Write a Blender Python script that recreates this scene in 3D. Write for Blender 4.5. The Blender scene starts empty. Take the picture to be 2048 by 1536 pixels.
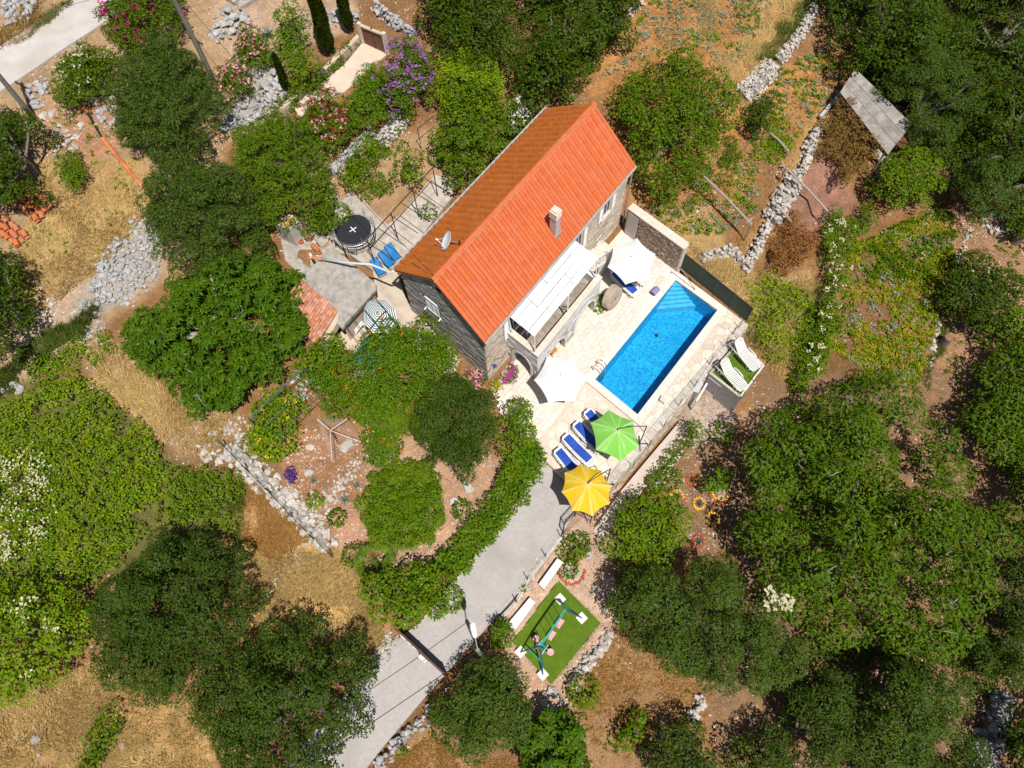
import bpy, math, random
import numpy as np
from mathutils import Vector, Matrix, Euler
random.seed(7); RNG = np.random.default_rng(7)
SC = bpy.context.scene; COL = SC.collection
# ---------------------------------------------------------------- camera
F, NAD, H = 1450.0, (1058.0, 1440.0), 36.0        # focal length in photo pixels, nadir of the photo, drone height
_dn = Vector((NAD[0]-1024, -(NAD[1]-768), -F)).normalized(); _up = -_dn
_Y = (Vector((0,1,0)) - _up*_up.y).normalized(); _X = _Y.cross(_up)
RC = Matrix((_X, _Y, _up))                         # camera axes -> world axes
cam = bpy.data.cameras.new('camera'); cam.sensor_width = 36; cam.lens = F/2048*36
cam.clip_start = .5; cam.clip_end = 2000
co = bpy.data.objects.new('camera', cam); COL.objects.link(co)
co.matrix_world = Matrix.Translation((0,0,H)) @ RC.to_4x4(); SC.camera = co
# ---------------------------------------------------------------- sky, sun, exposure
SUN_EL, SUN_AZ = math.radians(66), math.radians(-63)       # azimuth of the sun, from +x counter-clockwise
SV = Vector((math.cos(SUN_EL)*math.cos(SUN_AZ), math.cos(SUN_EL)*math.sin(SUN_AZ), math.sin(SUN_EL)))
w = bpy.data.worlds.new('World'); SC.world = w; w.use_nodes = True
nt = w.node_tree; sk = nt.nodes.new('ShaderNodeTexSky'); sk.sky_type = 'NISHITA'; sk.sun_disc = False
sk.sun_elevation = SUN_EL; sk.sun_rotation = math.pi/2 - SUN_AZ
nt.links.new(sk.outputs[0], nt.nodes['Background'].inputs[0]); nt.nodes['Background'].inputs[1].default_value = .06
sl = bpy.data.lights.new('sun', 'SUN'); sl.energy = 5.0; sl.angle = math.radians(.53); sl.color = (1, .955, .88)
so = bpy.data.objects.new('sun', sl); COL.objects.link(so); so.location = SV*80
so.rotation_euler = SV.to_track_quat('Z', 'Y').to_euler()
SC.view_settings.view_transform = 'Standard'; SC.view_settings.look = 'None'
SC.view_settings.exposure = 0.0; SC.view_settings.gamma = 1; SC.view_settings.use_curve_mapping = False
SC.cycles.max_bounces = 6; SC.cycles.diffuse_bounces = 2; SC.cycles.glossy_bounces = 2
SC.cycles.transparent_max_bounces = 8; SC.cycles.transmission_bounces = 4
# ---------------------------------------------------------------- photo pixel -> place
def P(px, py, z=0.0):
    d = RC @ Vector((px-1024, -(py-768), -F)); t = (z-H)/d.z
    return Vector((d.x*t, d.y*t, z))
RCn = np.array(RC)
def proj(xyz):                                    # (N,3) -> photo pixels
    c = (np.asarray(xyz, float)-[0,0,H]) @ RCn
    return np.stack([1024-c[:,0]*F/c[:,2], 768+c[:,1]*F/c[:,2]], 1)
Uv = np.array((.595,.804)); Vv = np.array((-.804,.595))
ZV = np.array([-200,-40,0,3.0,3.7,10.5,12,14,17,22,22.8,30,38,39,48,60,200.]); ZZ = np.array([-8,-4,-2.1,-2.0,-1.0,-.25,.1,.6,1.15,1.5,2.2,2.7,3.3,4.0,4.6,5.2,9.])
LV = np.array([-200,-40,0,2.9,3.3,10,12,17,22,30,38,60,200.]); LZ = np.array([-6,-2.4,-1.0,-.75,-.3,-.2,.15,1.0,1.4,2.1,3.2,5,9.])
def vnoise(x, y, s, seed=0):                       # smooth value noise, -1..1
    x = np.asarray(x)*s; y = np.asarray(y)*s; xi = np.floor(x).astype(int); yi = np.floor(y).astype(int); fx = x-xi; fy = y-yi
    fx = fx*fx*(3-2*fx); fy = fy*fy*(3-2*fy)
    def h(a, b):
        n = (a*374761393 + b*668265263 + seed*144665) & 0x7fffffff
        n = ((n ^ (n >> 13))*1274126177) & 0x7fffffff
        return ((n ^ (n >> 16)) & 0xffff)/32767.5-1
    return (h(xi,yi)*(1-fx)+h(xi+1,yi)*fx)*(1-fy)+(h(xi,yi+1)*(1-fx)+h(xi+1,yi+1)*fx)*fy
def inpoly(px, py, poly):
    r = np.zeros(np.shape(px), bool); n = len(poly)
    for i in range(n):
        x0, y0 = poly[i]; x1, y1 = poly[i-1]
        if y0 == y1: continue
        r ^= ((y0 > py) != (y1 > py)) & (px < (x1-x0)*(py-y0)/(y1-y0)+x0)
    return r
def base_z(x, y):
    x = np.asarray(x, float); y = np.asarray(y, float); u = x*Uv[0]+y*Uv[1]; v = x*Vv[0]+y*Vv[1]
    k = np.clip((12-u)/5, 0, 1); k = k*k*(3-2*k)
    vw = v+.6*vnoise(x, y, .12, 5)
    return (1-k)*np.interp(np.where(u > 27, vw, v), ZV, ZZ)+k*np.interp(v, LV, LZ)
def gz(x, y): return float(base_z(np.array([x]), np.array([y]))[0])
def G(px, py, dz=0.0):                             # photo pixel -> point on the ground
    z = 0.0
    for _ in range(7):
        q = P(px, py, z); z = .4*z+.6*gz(q.x, q.y)
    q = P(px, py, z); return Vector((q.x, q.y, gz(q.x, q.y)+dz))
# ---------------------------------------------------------------- objects
ORG = {}
def tag(o, label=None, cat=None, group=None, kind=None):
    if label: o['label'] = label
    if cat: o['category'] = cat
    if group: o['group'] = group
    if kind: o['kind'] = kind
    return o
def thing(name, label, cat, loc=(0,0,0), group=None, rz=0.0):
    o = bpy.data.objects.new(name, None); COL.objects.link(o); o.empty_display_size = .2
    o.location = loc; o.rotation_euler[2] = rz; ORG[o.name] = Vector(loc)
    return tag(o, label, cat, group)
def link(name, me, parent=None, loc=None, rot=None, scale=None):
    o = bpy.data.objects.new(name, me); COL.objects.link(o)
    base = ORG[parent.name] if parent else Vector((0,0,0))
    if loc is not None: o.location = Vector(loc)-base
    if rot is not None: o.rotation_euler = rot
    if scale is not None: o.scale = scale if hasattr(scale, '__len__') else (scale,)*3
    if parent: o.parent = parent
    ORG[o.name] = Vector(loc) if loc is not None else base
    return o
class MB:
    def __init__(s): s.v = []; s.f = []; s.m = []
    def add(s, vs, fs, mi=0):
        b = len(s.v); s.v += [tuple(q) for q in vs]; s.f += [tuple(i+b for i in f) for f in fs]; s.m += [mi]*len(fs); return s
    def prism(s, poly, z0, z1, mi=0, bev=0):            # poly: list of (x,y) or 3D top points; z1 may be None -> own z
        n = len(poly); top = [(p[0], p[1], z1 if z1 is not None else p[2]) for p in poly]
        a = sum(top[i-1][0]*top[i][1]-top[i][0]*top[i-1][1] for i in range(n))
        if a < 0: top = top[::-1]
        bot = [(p[0], p[1], z0) for p in top]
        if bev:
            c = (sum(p[0] for p in top)/n, sum(p[1] for p in top)/n)
            def sh(p):
                d = Vector((c[0]-p[0], c[1]-p[1])); L = d.length or 1; d = d/L*min(bev*1.3, L*.5); return (p[0]+d.x, p[1]+d.y, p[2])
            inn = [sh(p) for p in top]; mid = [(p[0], p[1], p[2]-bev) for p in top]
            fs = [tuple(range(2*n, 3*n)), tuple(range(n-1, -1, -1))]
            for i in range(n):
                j = (i+1) % n; fs += [(i, j, n+j, n+i), (n+i, n+j, 2*n+j, 2*n+i)]
            return s.add(bot+mid+inn, fs, mi)
        fs = [tuple(range(n, 2*n)), tuple(range(n-1, -1, -1))]+[(i, (i+1) % n, n+(i+1) % n, n+i) for i in range(n)]
        return s.add(bot+top, fs, mi)
    def box(s, c, d, mi=0, M=None):
        hx, hy, hz = d[0]/2, d[1]/2, d[2]/2
        vs = [Vector((x*hx, y*hy, z*hz)) for z in (-1,1) for y in (-1,1) for x in (-1,1)]
        if M is not None: vs = [M @ q for q in vs]
        c = Vector(c); return s.add([q+c for q in vs], [(0,2,3,1),(4,5,7,6),(0,1,5,4),(2,6,7,3),(0,4,6,2),(1,3,7,5)], mi)
    def bar(s, a, b, w, t=None, mi=0, up=(0,0,1)):       # rectangular bar from a to b
        a = Vector(a); b = Vector(b); d = b-a; L = d.length
        if L < 1e-6: return s
        d /= L; up = Vector(up)
        if abs(d.dot(up)) > .98: up = Vector((1,0,0))
        y = up.cross(d).normalized(); z = d.cross(y); t = t or w
        return s.box((a+b)/2, (L, w, t), mi, Matrix((d, y, z)).transposed())
    def tube(s, pts, r, n=6, mi=0, cap=True):
        pts = [Vector(p) for p in pts]; k = len(pts); rs = r if hasattr(r, '__len__') else [r]*k; vs = []; ref = None
        for i, p in enumerate(pts):
            d = (pts[min(i+1,k-1)]-pts[max(i-1,0)]).normalized()
            if ref is None: ref = Vector((0,0,1)) if abs(d.z) < .9 else Vector((1,0,0))
            x = (ref-d*ref.dot(d)).normalized(); y = d.cross(x); ref = x
            vs += [p+(x*math.cos(2*math.pi*j/n)+y*math.sin(2*math.pi*j/n))*rs[i] for j in range(n)]
        fs = [(i*n+j, i*n+(j+1) % n, (i+1)*n+(j+1) % n, (i+1)*n+j) for i in range(k-1) for j in range(n)]
        if cap: fs += [tuple(range(n-1,-1,-1)), tuple((k-1)*n+j for j in range(n))]
        return s.add(vs, fs, mi)
    def lathe(s, c, prof, n=16, mi=0):                   # prof: (r,z) from bottom to top
        c = Vector(c); vs = [c+Vector((r*math.cos(2*math.pi*j/n), r*math.sin(2*math.pi*j/n), z)) for r, z in prof for j in range(n)]
        k = len(prof); fs = [(i*n+j, i*n+(j+1) % n, (i+1)*n+(j+1) % n, (i+1)*n+j) for i in range(k-1) for j in range(n)]
        return s.add(vs, fs+[tuple(range(n-1,-1,-1)), tuple((k-1)*n+j for j in range(n))], mi)
    def ring(s, c, R, r, n=32, m=6, mi=0):
        c = Vector(c); vs = []
        for i in range(n):
            a = 2*math.pi*i/n
            vs += [c+Vector(((R+r*math.cos(b))*math.cos(a), (R+r*math.cos(b))*math.sin(a), r*math.sin(b))) for b in (2*math.pi*j/m for j in range(m))]
        return s.add(vs, [(i*m+j, ((i+1) % n)*m+j, ((i+1) % n)*m+(j+1) % m, i*m+(j+1) % m) for i in range(n) for j in range(m)], mi)
    def mesh(s, name, mats, org=(0,0,0), smooth=False):
        me = bpy.data.meshes.new(name); o = Vector(org)
        me.from_pydata([(q[0]-o.x, q[1]-o.y, q[2]-o.z) for q in s.v], [], s.f)
        for m in (mats if isinstance(mats, (list, tuple)) else [mats]): me.materials.append(m)
        if any(s.m): me.polygons.foreach_set('material_index', s.m)
        if smooth: me.polygons.foreach_set('use_smooth', [True]*len(s.f))
        return me
    def build(s, name, mats, parent=None, loc=None, smooth=False, **kw):
        org = ORG[parent.name] if parent else Vector(loc or (0,0,0))
        me = s.mesh(name, mats, org, smooth)
        o = link(name, me, parent) if parent else link(name, me, None, org)
        return tag(o, **kw) if kw else o
def npmesh(name, V, Q, mats, mi=None, smooth=False):
    V = np.asarray(V, np.float32); Q = np.asarray(Q, np.int32); me = bpy.data.meshes.new(name); k = Q.shape[1]; n = len(Q)
    me.vertices.add(len(V)); me.vertices.foreach_set('co', V.ravel())
    me.loops.add(n*k); me.loops.foreach_set('vertex_index', Q.ravel())
    me.polygons.add(n); me.polygons.foreach_set('loop_start', np.arange(0, n*k, k, dtype=np.int32))
    me.polygons.foreach_set('loop_total', np.full(n, k, np.int32))
    for m in (mats if isinstance(mats, (list, tuple)) else [mats]): me.materials.append(m)
    if mi is not None: me.polygons.foreach_set('material_index', np.asarray(mi, np.int32))
    if smooth: me.polygons.foreach_set('use_smooth', np.ones(n, bool))
    me.update(calc_edges=True); return me
def pieces(parent, name, items, mats, limit=300):        # items: list of MB, the largest showing first
    for it in items[:limit]:
        c = Vector(np.mean(np.array(it.v), 0)); link(name, it.mesh(name, mats, c), parent, c)
    rest = items[limit:]
    if rest:
        mb = MB()
        for it in rest: mb.v, b = mb.v+it.v, len(mb.v); mb.f += [tuple(i+b for i in f) for f in it.f]; mb.m += it.m
        o = mb.build(name+'s_beyond', mats, parent); o['kind'] = 'stuff'
def copy_tree(o, parent=None):
    c = o.copy(); COL.objects.link(c); ORG[c.name] = ORG[o.name]
    if parent: c.parent = parent
    for ch in list(o.children): copy_tree(ch, c)
    return c
# ---------------------------------------------------------------- materials
def mat(name, col, col2=None, scale=6.0, rough=.8, bump=0.0, bscale=None, vary=0.0, island=0.0, metal=0.0, detail=4, col3=None, scale3=1.0, amt3=.5, spec=.5, lo=.35, hi=.65):
    m = bpy.data.materials.new(name); m.use_nodes = True; t = m.node_tree; N = t.nodes; b = N['Principled BSDF']
    b.inputs['Roughness'].default_value = rough; b.inputs['Metallic'].default_value = metal; b.inputs['Specular IOR Level'].default_value = spec
    tc = N.new('ShaderNodeTexCoord'); src = tc.outputs['Object']; c = None
    if vary or island or col2 or bump:
        oi = N.new('ShaderNodeObjectInfo')
        ad = N.new('ShaderNodeVectorMath'); ad.operation = 'ADD'; t.links.new(src, ad.inputs[0])
        mu = N.new('ShaderNodeMath'); mu.operation = 'MULTIPLY'; mu.inputs[1].default_value = 57.; t.links.new(oi.outputs['Random'], mu.inputs[0])
        t.links.new(mu.outputs[0], ad.inputs[1]); src = ad.outputs[0]
    if col2:
        n = N.new('ShaderNodeTexNoise'); n.inputs['Scale'].default_value = scale; n.inputs['Detail'].default_value = detail; n.inputs['Roughness'].default_value = .65
        t.links.new(src, n.inputs['Vector']); r = N.new('ShaderNodeValToRGB'); r.color_ramp.elements[0].position = lo; r.color_ramp.elements[1].position = hi
        r.color_ramp.elements[0].color = (*col, 1); r.color_ramp.elements[1].color = (*col2, 1); t.links.new(n.outputs[0], r.inputs[0]); c = r.outputs[0]
        if col3:
            n3 = N.new('ShaderNodeTexNoise'); n3.inputs['Scale'].default_value = scale3; n3.inputs['Detail'].default_value = 5; t.links.new(src, n3.inputs['Vector'])
            r3 = N.new('ShaderNodeValToRGB'); r3.color_ramp.elements[0].position = .45; r3.color_ramp.elements[1].position = .7; t.links.new(n3.outputs[0], r3.inputs[0])
            k = N.new('ShaderNodeMath'); k.operation = 'MULTIPLY'; k.inputs[1].default_value = amt3; t.links.new(r3.outputs[0], k.inputs[0])
            mx = N.new('ShaderNodeMix'); mx.data_type = 'RGBA'; t.links.new(k.outputs[0], mx.inputs[0]); t.links.new(c, mx.inputs[6]); mx.inputs[7].default_value = (*col3, 1); c = mx.outputs[2]
    if vary or island:
        hs = N.new('ShaderNodeHueSaturation'); hs.inputs['Color'].default_value = (*col, 1)
        if c: t.links.new(c, hs.inputs['Color'])
        if island: s = N.new('ShaderNodeNewGeometry').outputs['Random Per Island']
        else:
            g_ = N.new('ShaderNodeNewGeometry'); am = N.new('ShaderNodeMath'); am.operation = 'MULTIPLY_ADD'; am.inputs[1].default_value = 7.31
            t.links.new(oi.outputs['Random'], am.inputs[0]); t.links.new(g_.outputs['Random Per Island'], am.inputs[2]); f_ = N.new('ShaderNodeMath'); f_.operation = 'FRACT'; t.links.new(am.outputs[0], f_.inputs[0]); s = f_.outputs[0]
        a = vary or island; mr = N.new('ShaderNodeMapRange'); mr.inputs[3].default_value = 1-a; mr.inputs[4].default_value = 1+a; t.links.new(s, mr.inputs[0]); t.links.new(mr.outputs[0], hs.inputs['Value'])
        mr2 = N.new('ShaderNodeMath'); mr2.operation = 'MULTIPLY'; mr2.inputs[1].default_value = 13.7; t.links.new(s, mr2.inputs[0])
        fr = N.new('ShaderNodeMath'); fr.operation = 'FRACT'; t.links.new(mr2.outputs[0], fr.inputs[0])
        mr3 = N.new('ShaderNodeMapRange'); mr3.inputs[3].default_value = 1-a*.6; mr3.inputs[4].default_value = 1+a*.5; t.links.new(fr.outputs[0], mr3.inputs[0]); t.links.new(mr3.outputs[0], hs.inputs['Saturation'])
        c = hs.outputs[0]
    if c: t.links.new(c, b.inputs['Base Color'])
    else: b.inputs['Base Color'].default_value = (*col, 1)
    if bump:
        n2 = N.new('ShaderNodeTexNoise'); n2.inputs['Scale'].default_value = bscale or scale*3; n2.inputs['Detail'].default_value = 5; t.links.new(src, n2.inputs['Vector'])
        bp = N.new('ShaderNodeBump'); bp.inputs['Strength'].default_value = bump; bp.inputs['Distance'].default_value = .05; t.links.new(n2.outputs[0], bp.inputs['Height']); t.links.new(bp.outputs[0], b.inputs['Normal'])
    return m
def leafmat(name, a, b, c=None, trans=.16, rough=.5, patch=.5):   # a..b leaf by leaf, c in patches
    m = bpy.data.materials.new(name); m.use_nodes = True; t = m.node_tree; N = t.nodes; p = N['Principled BSDF']; p.inputs['Roughness'].default_value = max(rough,.5); p.inputs['Specular IOR Level'].default_value = .12
    g = N.new('ShaderNodeNewGeometry'); r = N.new('ShaderNodeValToRGB'); r.color_ramp.elements[0].color = (*a, 1); r.color_ramp.elements[1].color = (*b, 1); t.links.new(g.outputs['Random Per Island'], r.inputs[0]); col = r.outputs[0]
    if c:
        tc = N.new('ShaderNodeTexCoord'); n = N.new('ShaderNodeTexNoise'); n.inputs['Scale'].default_value = .9; n.inputs['Detail'].default_value = 3; t.links.new(tc.outputs['Object'], n.inputs['Vector'])
        r2 = N.new('ShaderNodeValToRGB'); r2.color_ramp.elements[0].position = .42; r2.color_ramp.elements[1].position = .68; t.links.new(n.outputs[0], r2.inputs[0])
        k = N.new('ShaderNodeMath'); k.operation = 'MULTIPLY'; k.inputs[1].default_value = patch; t.links.new(r2.outputs[0], k.inputs[0])
        mx = N.new('ShaderNodeMix'); mx.data_type = 'RGBA'; t.links.new(k.outputs[0], mx.inputs[0]); t.links.new(col, mx.inputs[6]); mx.inputs[7].default_value = (*c, 1); col = mx.outputs[2]
    t.links.new(col, p.inputs['Base Color']); tr = N.new('ShaderNodeBsdfTranslucent'); t.links.new(col, tr.inputs[0])
    ms = N.new('ShaderNodeMixShader'); ms.inputs[0].default_value = trans; t.links.new(p.outputs[0], ms.inputs[1]); t.links.new(tr.outputs[0], ms.inputs[2]); t.links.new(ms.outputs[0], N['Material Output'].inputs[0])
    return m
# ================================================================ the ground
DECK = [(979,768),(1040,716),(1244,459),(1262,463),(1353,541),(1491,645),(1440,702),(1395,762),(1340,830),(1290,892),(1240,950),(1186,1012),(1114,943),(1083,915),(1076,890),(1040,860),(1004,826)]
HS = P(969.5,680,5.2); HUL = 13.3; HU = Vector((.588,.809,0)); HW = Vector((-4.6,4.13,0)); HWL = HW.length; HW /= HWL   # house corner, along, across
def hp(a, b, z): q = HS+HU*a+HW*b; return Vector((q.x, q.y, z))
POOL = [(1351.5,560),(1435,620),(1275,829),(1190,759)]
def shrink(poly, k):
    c = np.mean(np.array(poly), 0); return [tuple(c+(np.array(p)-c)*k) for p in poly]
SINK = [shrink(DECK, .93), [tuple(proj([hp(a,b,0)])[0]) for a,b in ((.6,.6),(12.6,.6),(12.6,5.6),(.6,5.6))]]
def axis(lo, hi, step, far):
    a = list(np.arange(lo, hi, step)); s = step; q = a[-1]; e = []
    while q < far: s *= 1.35; q += s; e.append(q)
    s = step; q = a[0]; b = []
    while q > -far: s *= 1.35; q -= s; b.append(q)
    return np.array(b[::-1]+a+e)
gx = axis(-41, 38, .17, 420); gy = axis(-4, 51, .17, 420)
X, Y = np.meshgrid(gx, gy); X = X.ravel(); Y = Y.ravel(); Z = base_z(X, Y)
infr = (X > -43) & (X < 40) & (Y > -6) & (Y < 53)
pp = np.full((len(X), 2), -9e4); pp[infr] = proj(np.stack([X,Y,Z],1)[infr])
wob = 9*vnoise(X,Y,.9,1)+5*vnoise(X,Y,2.7,2); wob2 = 9*vnoise(X,Y,.9,3)+5*vnoise(X,Y,2.7,4)
qx = pp[:,0]+wob; qy = pp[:,1]+wob2
CR = np.tile(np.array([.26,.125,.05]), (len(X),1)); KR = np.tile(np.array([.25,.3,.15]), (len(X),1))   # colour; straw, stones, green
REG = [
 ([(-900,-600),(600,-600),(600,120),(520,230),(450,300),(420,500),(0,800),(-900,900)], (.40,.255,.135), (.4,.6,.05)),
 ([(430,-20),(720,-20),(700,60),(560,110),(470,130),(430,60)], (.47,.32,.21), (.1,.8,.0)),
 ([(60,330),(290,320),(320,450),(240,490),(170,560),(60,640),(20,560),(60,470)], (.46,.285,.11), (1,.35,.0)),
 ([(130,180),(240,200),(250,300),(150,330),(70,300),(60,220)], (.42,.21,.11), (.2,.8,.05)),
 ([(50,640),(150,560),(215,590),(190,650),(40,745),(10,760)], (.53,.37,.25), (.1,.9,0)),
 ([(150,680),(265,690),(330,790),(480,810),(470,900),(360,910),(300,860),(190,760)], (.36,.225,.115), (.6,.6,0)),
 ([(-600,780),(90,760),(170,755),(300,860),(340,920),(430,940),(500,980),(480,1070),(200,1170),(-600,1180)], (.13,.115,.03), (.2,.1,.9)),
 ([(470,940),(540,1000),(640,1100),(720,1140),(770,1260),(720,1330),(640,1310),(510,1300),(480,1200),(480,1050)], (.52,.32,.105), (1,.15,0)),
 ([(480,960),(540,1000),(600,1080),(540,1130),(480,1060)], (.36,.19,.07), (.9,.3,0)),
 ([(-600,1380),(120,1370),(200,1320),(260,1420),(430,1390),(420,2000),(-600,2000)], (.45,.26,.095), (.9,.3,.05)),
 ([(580,870),(740,850),(750,1090),(660,1110),(600,1020),(560,960)], (.36,.175,.085), (.1,.8,.05)),
 ([(660,1020),(735,1000),(740,1100),(680,1110)], (.5,.27,.16), (0,.8,0)),
 ([(720,900),(850,860),(1000,920),(1060,900),(990,1050),(900,1120),(800,1140),(740,1100)], (.46,.27,.16), (.1,.9,.03)),
 ([(1060,1090),(1130,1040),(1240,960),(1260,990),(1220,1100),(1250,1260),(1160,1400),(1100,1440),(1000,1350),(1000,1240)], (.55,.37,.26), (0,.7,0)),
 ([(1000,1290),(1110,1370),(1220,1250),(1240,1280),(1150,1440),(1080,1440),(1010,1360)], (.47,.28,.17), (0,.9,0)),
 ([(1200,1290),(1240,1240),(1420,1380),(1400,1480),(1500,2000),(1080,2000),(1150,1400)], (.30,.165,.075), (.5,.4,.02)),
 ([(740,1560),(860,1450),(900,1500),(1060,1560),(1000,2000),(700,2000)], (.40,.235,.105), (.5,.5,0)),
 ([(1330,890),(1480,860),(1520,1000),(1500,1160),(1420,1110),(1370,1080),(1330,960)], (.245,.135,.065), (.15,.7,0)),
 ([(1375,790),(1420,780),(1475,835),(1440,890),(1350,870)], (.43,.33,.27), (0,.9,0)),
 ([(1478,830),(1560,750),(1590,800),(1500,870)], (.43,.245,.12), (.5,.6,0)),
 ([(1170,190),(1290,-200),(1640,-200),(1600,60),(1480,200),(1560,260),(1480,420),(1290,520),(1240,400),(1220,200)], (.43,.19,.055), (.35,.35,.2)),
 ([(1400,-200),(1440,-200),(1430,60),(1420,120),(1390,60)], (.50,.30,.11), (.9,.2,0)),
 ([(1530,-200),(1640,-200),(1540,130),(1460,190),(1440,130),(1500,60)], (.49,.28,.10), (.9,.2,0)),
 ([(1270,400),(1420,420),(1500,560),(1620,540),(1640,800),(1500,700),(1490,630),(1370,500)], (.42,.25,.09), (.9,.4,.1)),
 ([(1540,150),(1640,100),(1720,120),(1680,200),(1560,330),(1500,300),(1480,220)], (.44,.19,.055), (.3,.35,.2)),
 ([(1690,170),(1640,280),(1560,420),(1500,560),(1480,530),(1540,400),(1600,290),(1640,220)], (.38,.225,.08), (.8,.3,.0)),
 ([(1610,340),(1650,310),(1710,400),(1690,440),(1640,470),(1600,510),(1560,430)], (.33,.165,.11), (.0,.35,.0)),
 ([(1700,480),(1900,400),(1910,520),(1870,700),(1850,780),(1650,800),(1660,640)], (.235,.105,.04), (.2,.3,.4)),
 ([(1900,420),(2060,420),(2300,700),(2060,760),(1960,820),(1850,800),(1880,640),(1890,520)], (.36,.19,.095), (.2,.7,.0)),
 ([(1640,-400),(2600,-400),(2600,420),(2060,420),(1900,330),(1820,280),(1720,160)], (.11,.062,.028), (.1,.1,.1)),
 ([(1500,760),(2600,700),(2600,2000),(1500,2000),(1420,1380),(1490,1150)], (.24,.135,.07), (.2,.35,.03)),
 ([(200,515),(250,478),(305,438),(325,475),(320,545),(235,612),(185,640),(150,680),(150,600)], (.42,.36,.31), (.05,1.0,0)),
 ([(520,110),(575,190),(500,270),(440,268),(455,215)], (.40,.35,.31), (.05,1.0,0)),
 ([(560,250),(700,300),(900,240),(940,340),(800,520),(640,420)], (.40,.235,.12), (.3,.6,.05)),
]
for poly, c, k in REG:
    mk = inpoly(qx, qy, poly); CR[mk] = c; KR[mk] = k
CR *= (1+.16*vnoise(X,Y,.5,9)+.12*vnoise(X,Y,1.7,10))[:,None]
# soften region borders
sh = (len(gy), len(gx))
for _ in range(3):
    for A in (CR, KR):
        B = A.reshape(*sh,3); B[1:-1,1:-1] = (B[1:-1,1:-1]*2+B[:-2,1:-1]+B[2:,1:-1]+B[1:-1,:-2]+B[1:-1,2:])/6
Zg = Z+.05*vnoise(X,Y,1.1,6)+.025*vnoise(X,Y,3.1,7)
PAVED = [[(1083,915),(1186,1012),(1128,1068),(1000,1240),(730,1560),(640,1560),(800,1270),(910,1160),(1060,960)], [(0,96),(72,50),(150,0),(240,0),(190,60),(117,107),(0,187)], [(640,500),(700,400),(820,380),(900,400),(880,720),(760,650),(600,570)], [(727,80),(776,108),(735,140),(600,220),(560,235),(640,160)], [(1117,1161),(1201,1245),(1103,1368),(1025,1284)], [(1190,1060),(1240,1000),(1370,850),(1350,830),(1180,1030)]]
for pl in PAVED:
    mk = inpoly(pp[:,0], pp[:,1], pl); Zg[mk] = Z[mk]-.25
for pl in SINK:
    mk = inpoly(pp[:,0], pp[:,1], pl); Zg[mk] = -2.4
V = np.stack([X,Y,Zg],1); nx = len(gx); ny = len(gy)
ii = (np.arange(ny-1)[:,None]*nx+np.arange(nx-1)[None]).ravel(); Q = np.stack([ii,ii+1,ii+nx+1,ii+nx],1)
GM = bpy.data.materials.new('dry_ground'); GM.use_nodes = True; t = GM.node_tree; N = t.nodes; b = N['Principled BSDF']; b.inputs['Roughness'].default_value = .95; b.inputs['Specular IOR Level'].default_value = .15
def nd(tp, **kw):
    n = N.new(tp)
    for k, v in kw.items(): setattr(n, k, v)
    return n
def mixc(f, a, c):
    m = nd('ShaderNodeMix', data_type='RGBA'); 
    for s, v in ((0,f),(6,a),(7,c)):
        if isinstance(v, (tuple, float)): m.inputs[s].default_value = v
        else: t.links.new(v, m.inputs[s])
    return m.outputs[2]
def mth(op, a, c=0.0, clamp=False):
    m = nd('ShaderNodeMath', operation=op, use_clamp=clamp)
    for s, v in ((0,a),(1,c)):
        if isinstance(v, (float, int)): m.inputs[s].default_value = v
        else: t.links.new(v, m.inputs[s])
    return m.outputs[0]
def ramp(src, lo, hi):
    r = nd('ShaderNodeMapRange', clamp=True); r.inputs[1].default_value = lo; r.inputs[2].default_value = hi; t.links.new(src, r.inputs[0]); return r.outputs[0]
tc = nd('ShaderNodeTexCoord').outputs['Object']
def noise(sc, det=4, ro=.6, vec=tc):
    n = nd('ShaderNodeTexNoise'); n.inputs['Scale'].default_value = sc; n.inputs['Detail'].default_value = det; n.inputs['Roughness'].default_value = ro; t.links.new(vec, n.inputs['Vector']); return n.outputs[0]
ca = nd('ShaderNodeAttribute', attribute_name='soil').outputs['Color']; ka = nd('ShaderNodeAttribute', attribute_name='cover').outputs['Color']
sp = nd('ShaderNodeSeparateColor'); t.links.new(ka, sp.inputs[0])
hs = nd('ShaderNodeHueSaturation'); t.links.new(ca, hs.inputs['Color'])
v1 = mth('ADD', mth('ADD', mth('MULTIPLY', noise(1.9,5,.7), .8), mth('MULTIPLY', noise(9,5,.75), .8)), mth('MULTIPLY', noise(40,2,.7), .4))
mv = mth('ADD', mth('MULTIPLY', ramp(v1, .72, 1.28), .85), .55); t.links.new(mv, hs.inputs['Value'])
col = hs.outputs[0]
mp = nd('ShaderNodeMapping'); mp.inputs['Scale'].default_value = (3,1,1); mp.inputs['Rotation'].default_value = (0,0,.9); t.links.new(tc, mp.inputs[0])
st = ramp(noise(16,5,.75,mp.outputs[0]), .48, .68); col = mixc(mth('MULTIPLY', mth('MULTIPLY', st, sp.outputs[0]), .6), col, (.62,.43,.18,1.))
col = mixc(mth('MULTIPLY', mth('MULTIPLY', ramp(noise(3.1,5,.7), .5, .66), sp.outputs[0]), .5), col, (.30,.20,.11,1.))
vo = nd('ShaderNodeTexVoronoi'); vo.inputs['Scale'].default_value = 9; t.links.new(tc, vo.inputs['Vector'])
vs = nd('ShaderNodeSeparateColor'); t.links.new(vo.outputs['Color'], vs.inputs[0])
peb = mth('MULTIPLY', ramp(vo.outputs['Distance'], .40, .30), ramp(vs.outputs[0], .35, .4))
vo2 = nd('ShaderNodeTexVoronoi'); vo2.inputs['Scale'].default_value = 21; t.links.new(tc, vo2.inputs['Vector'])
vs2 = nd('ShaderNodeSeparateColor'); t.links.new(vo2.outputs['Color'], vs2.inputs[0])
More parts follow.
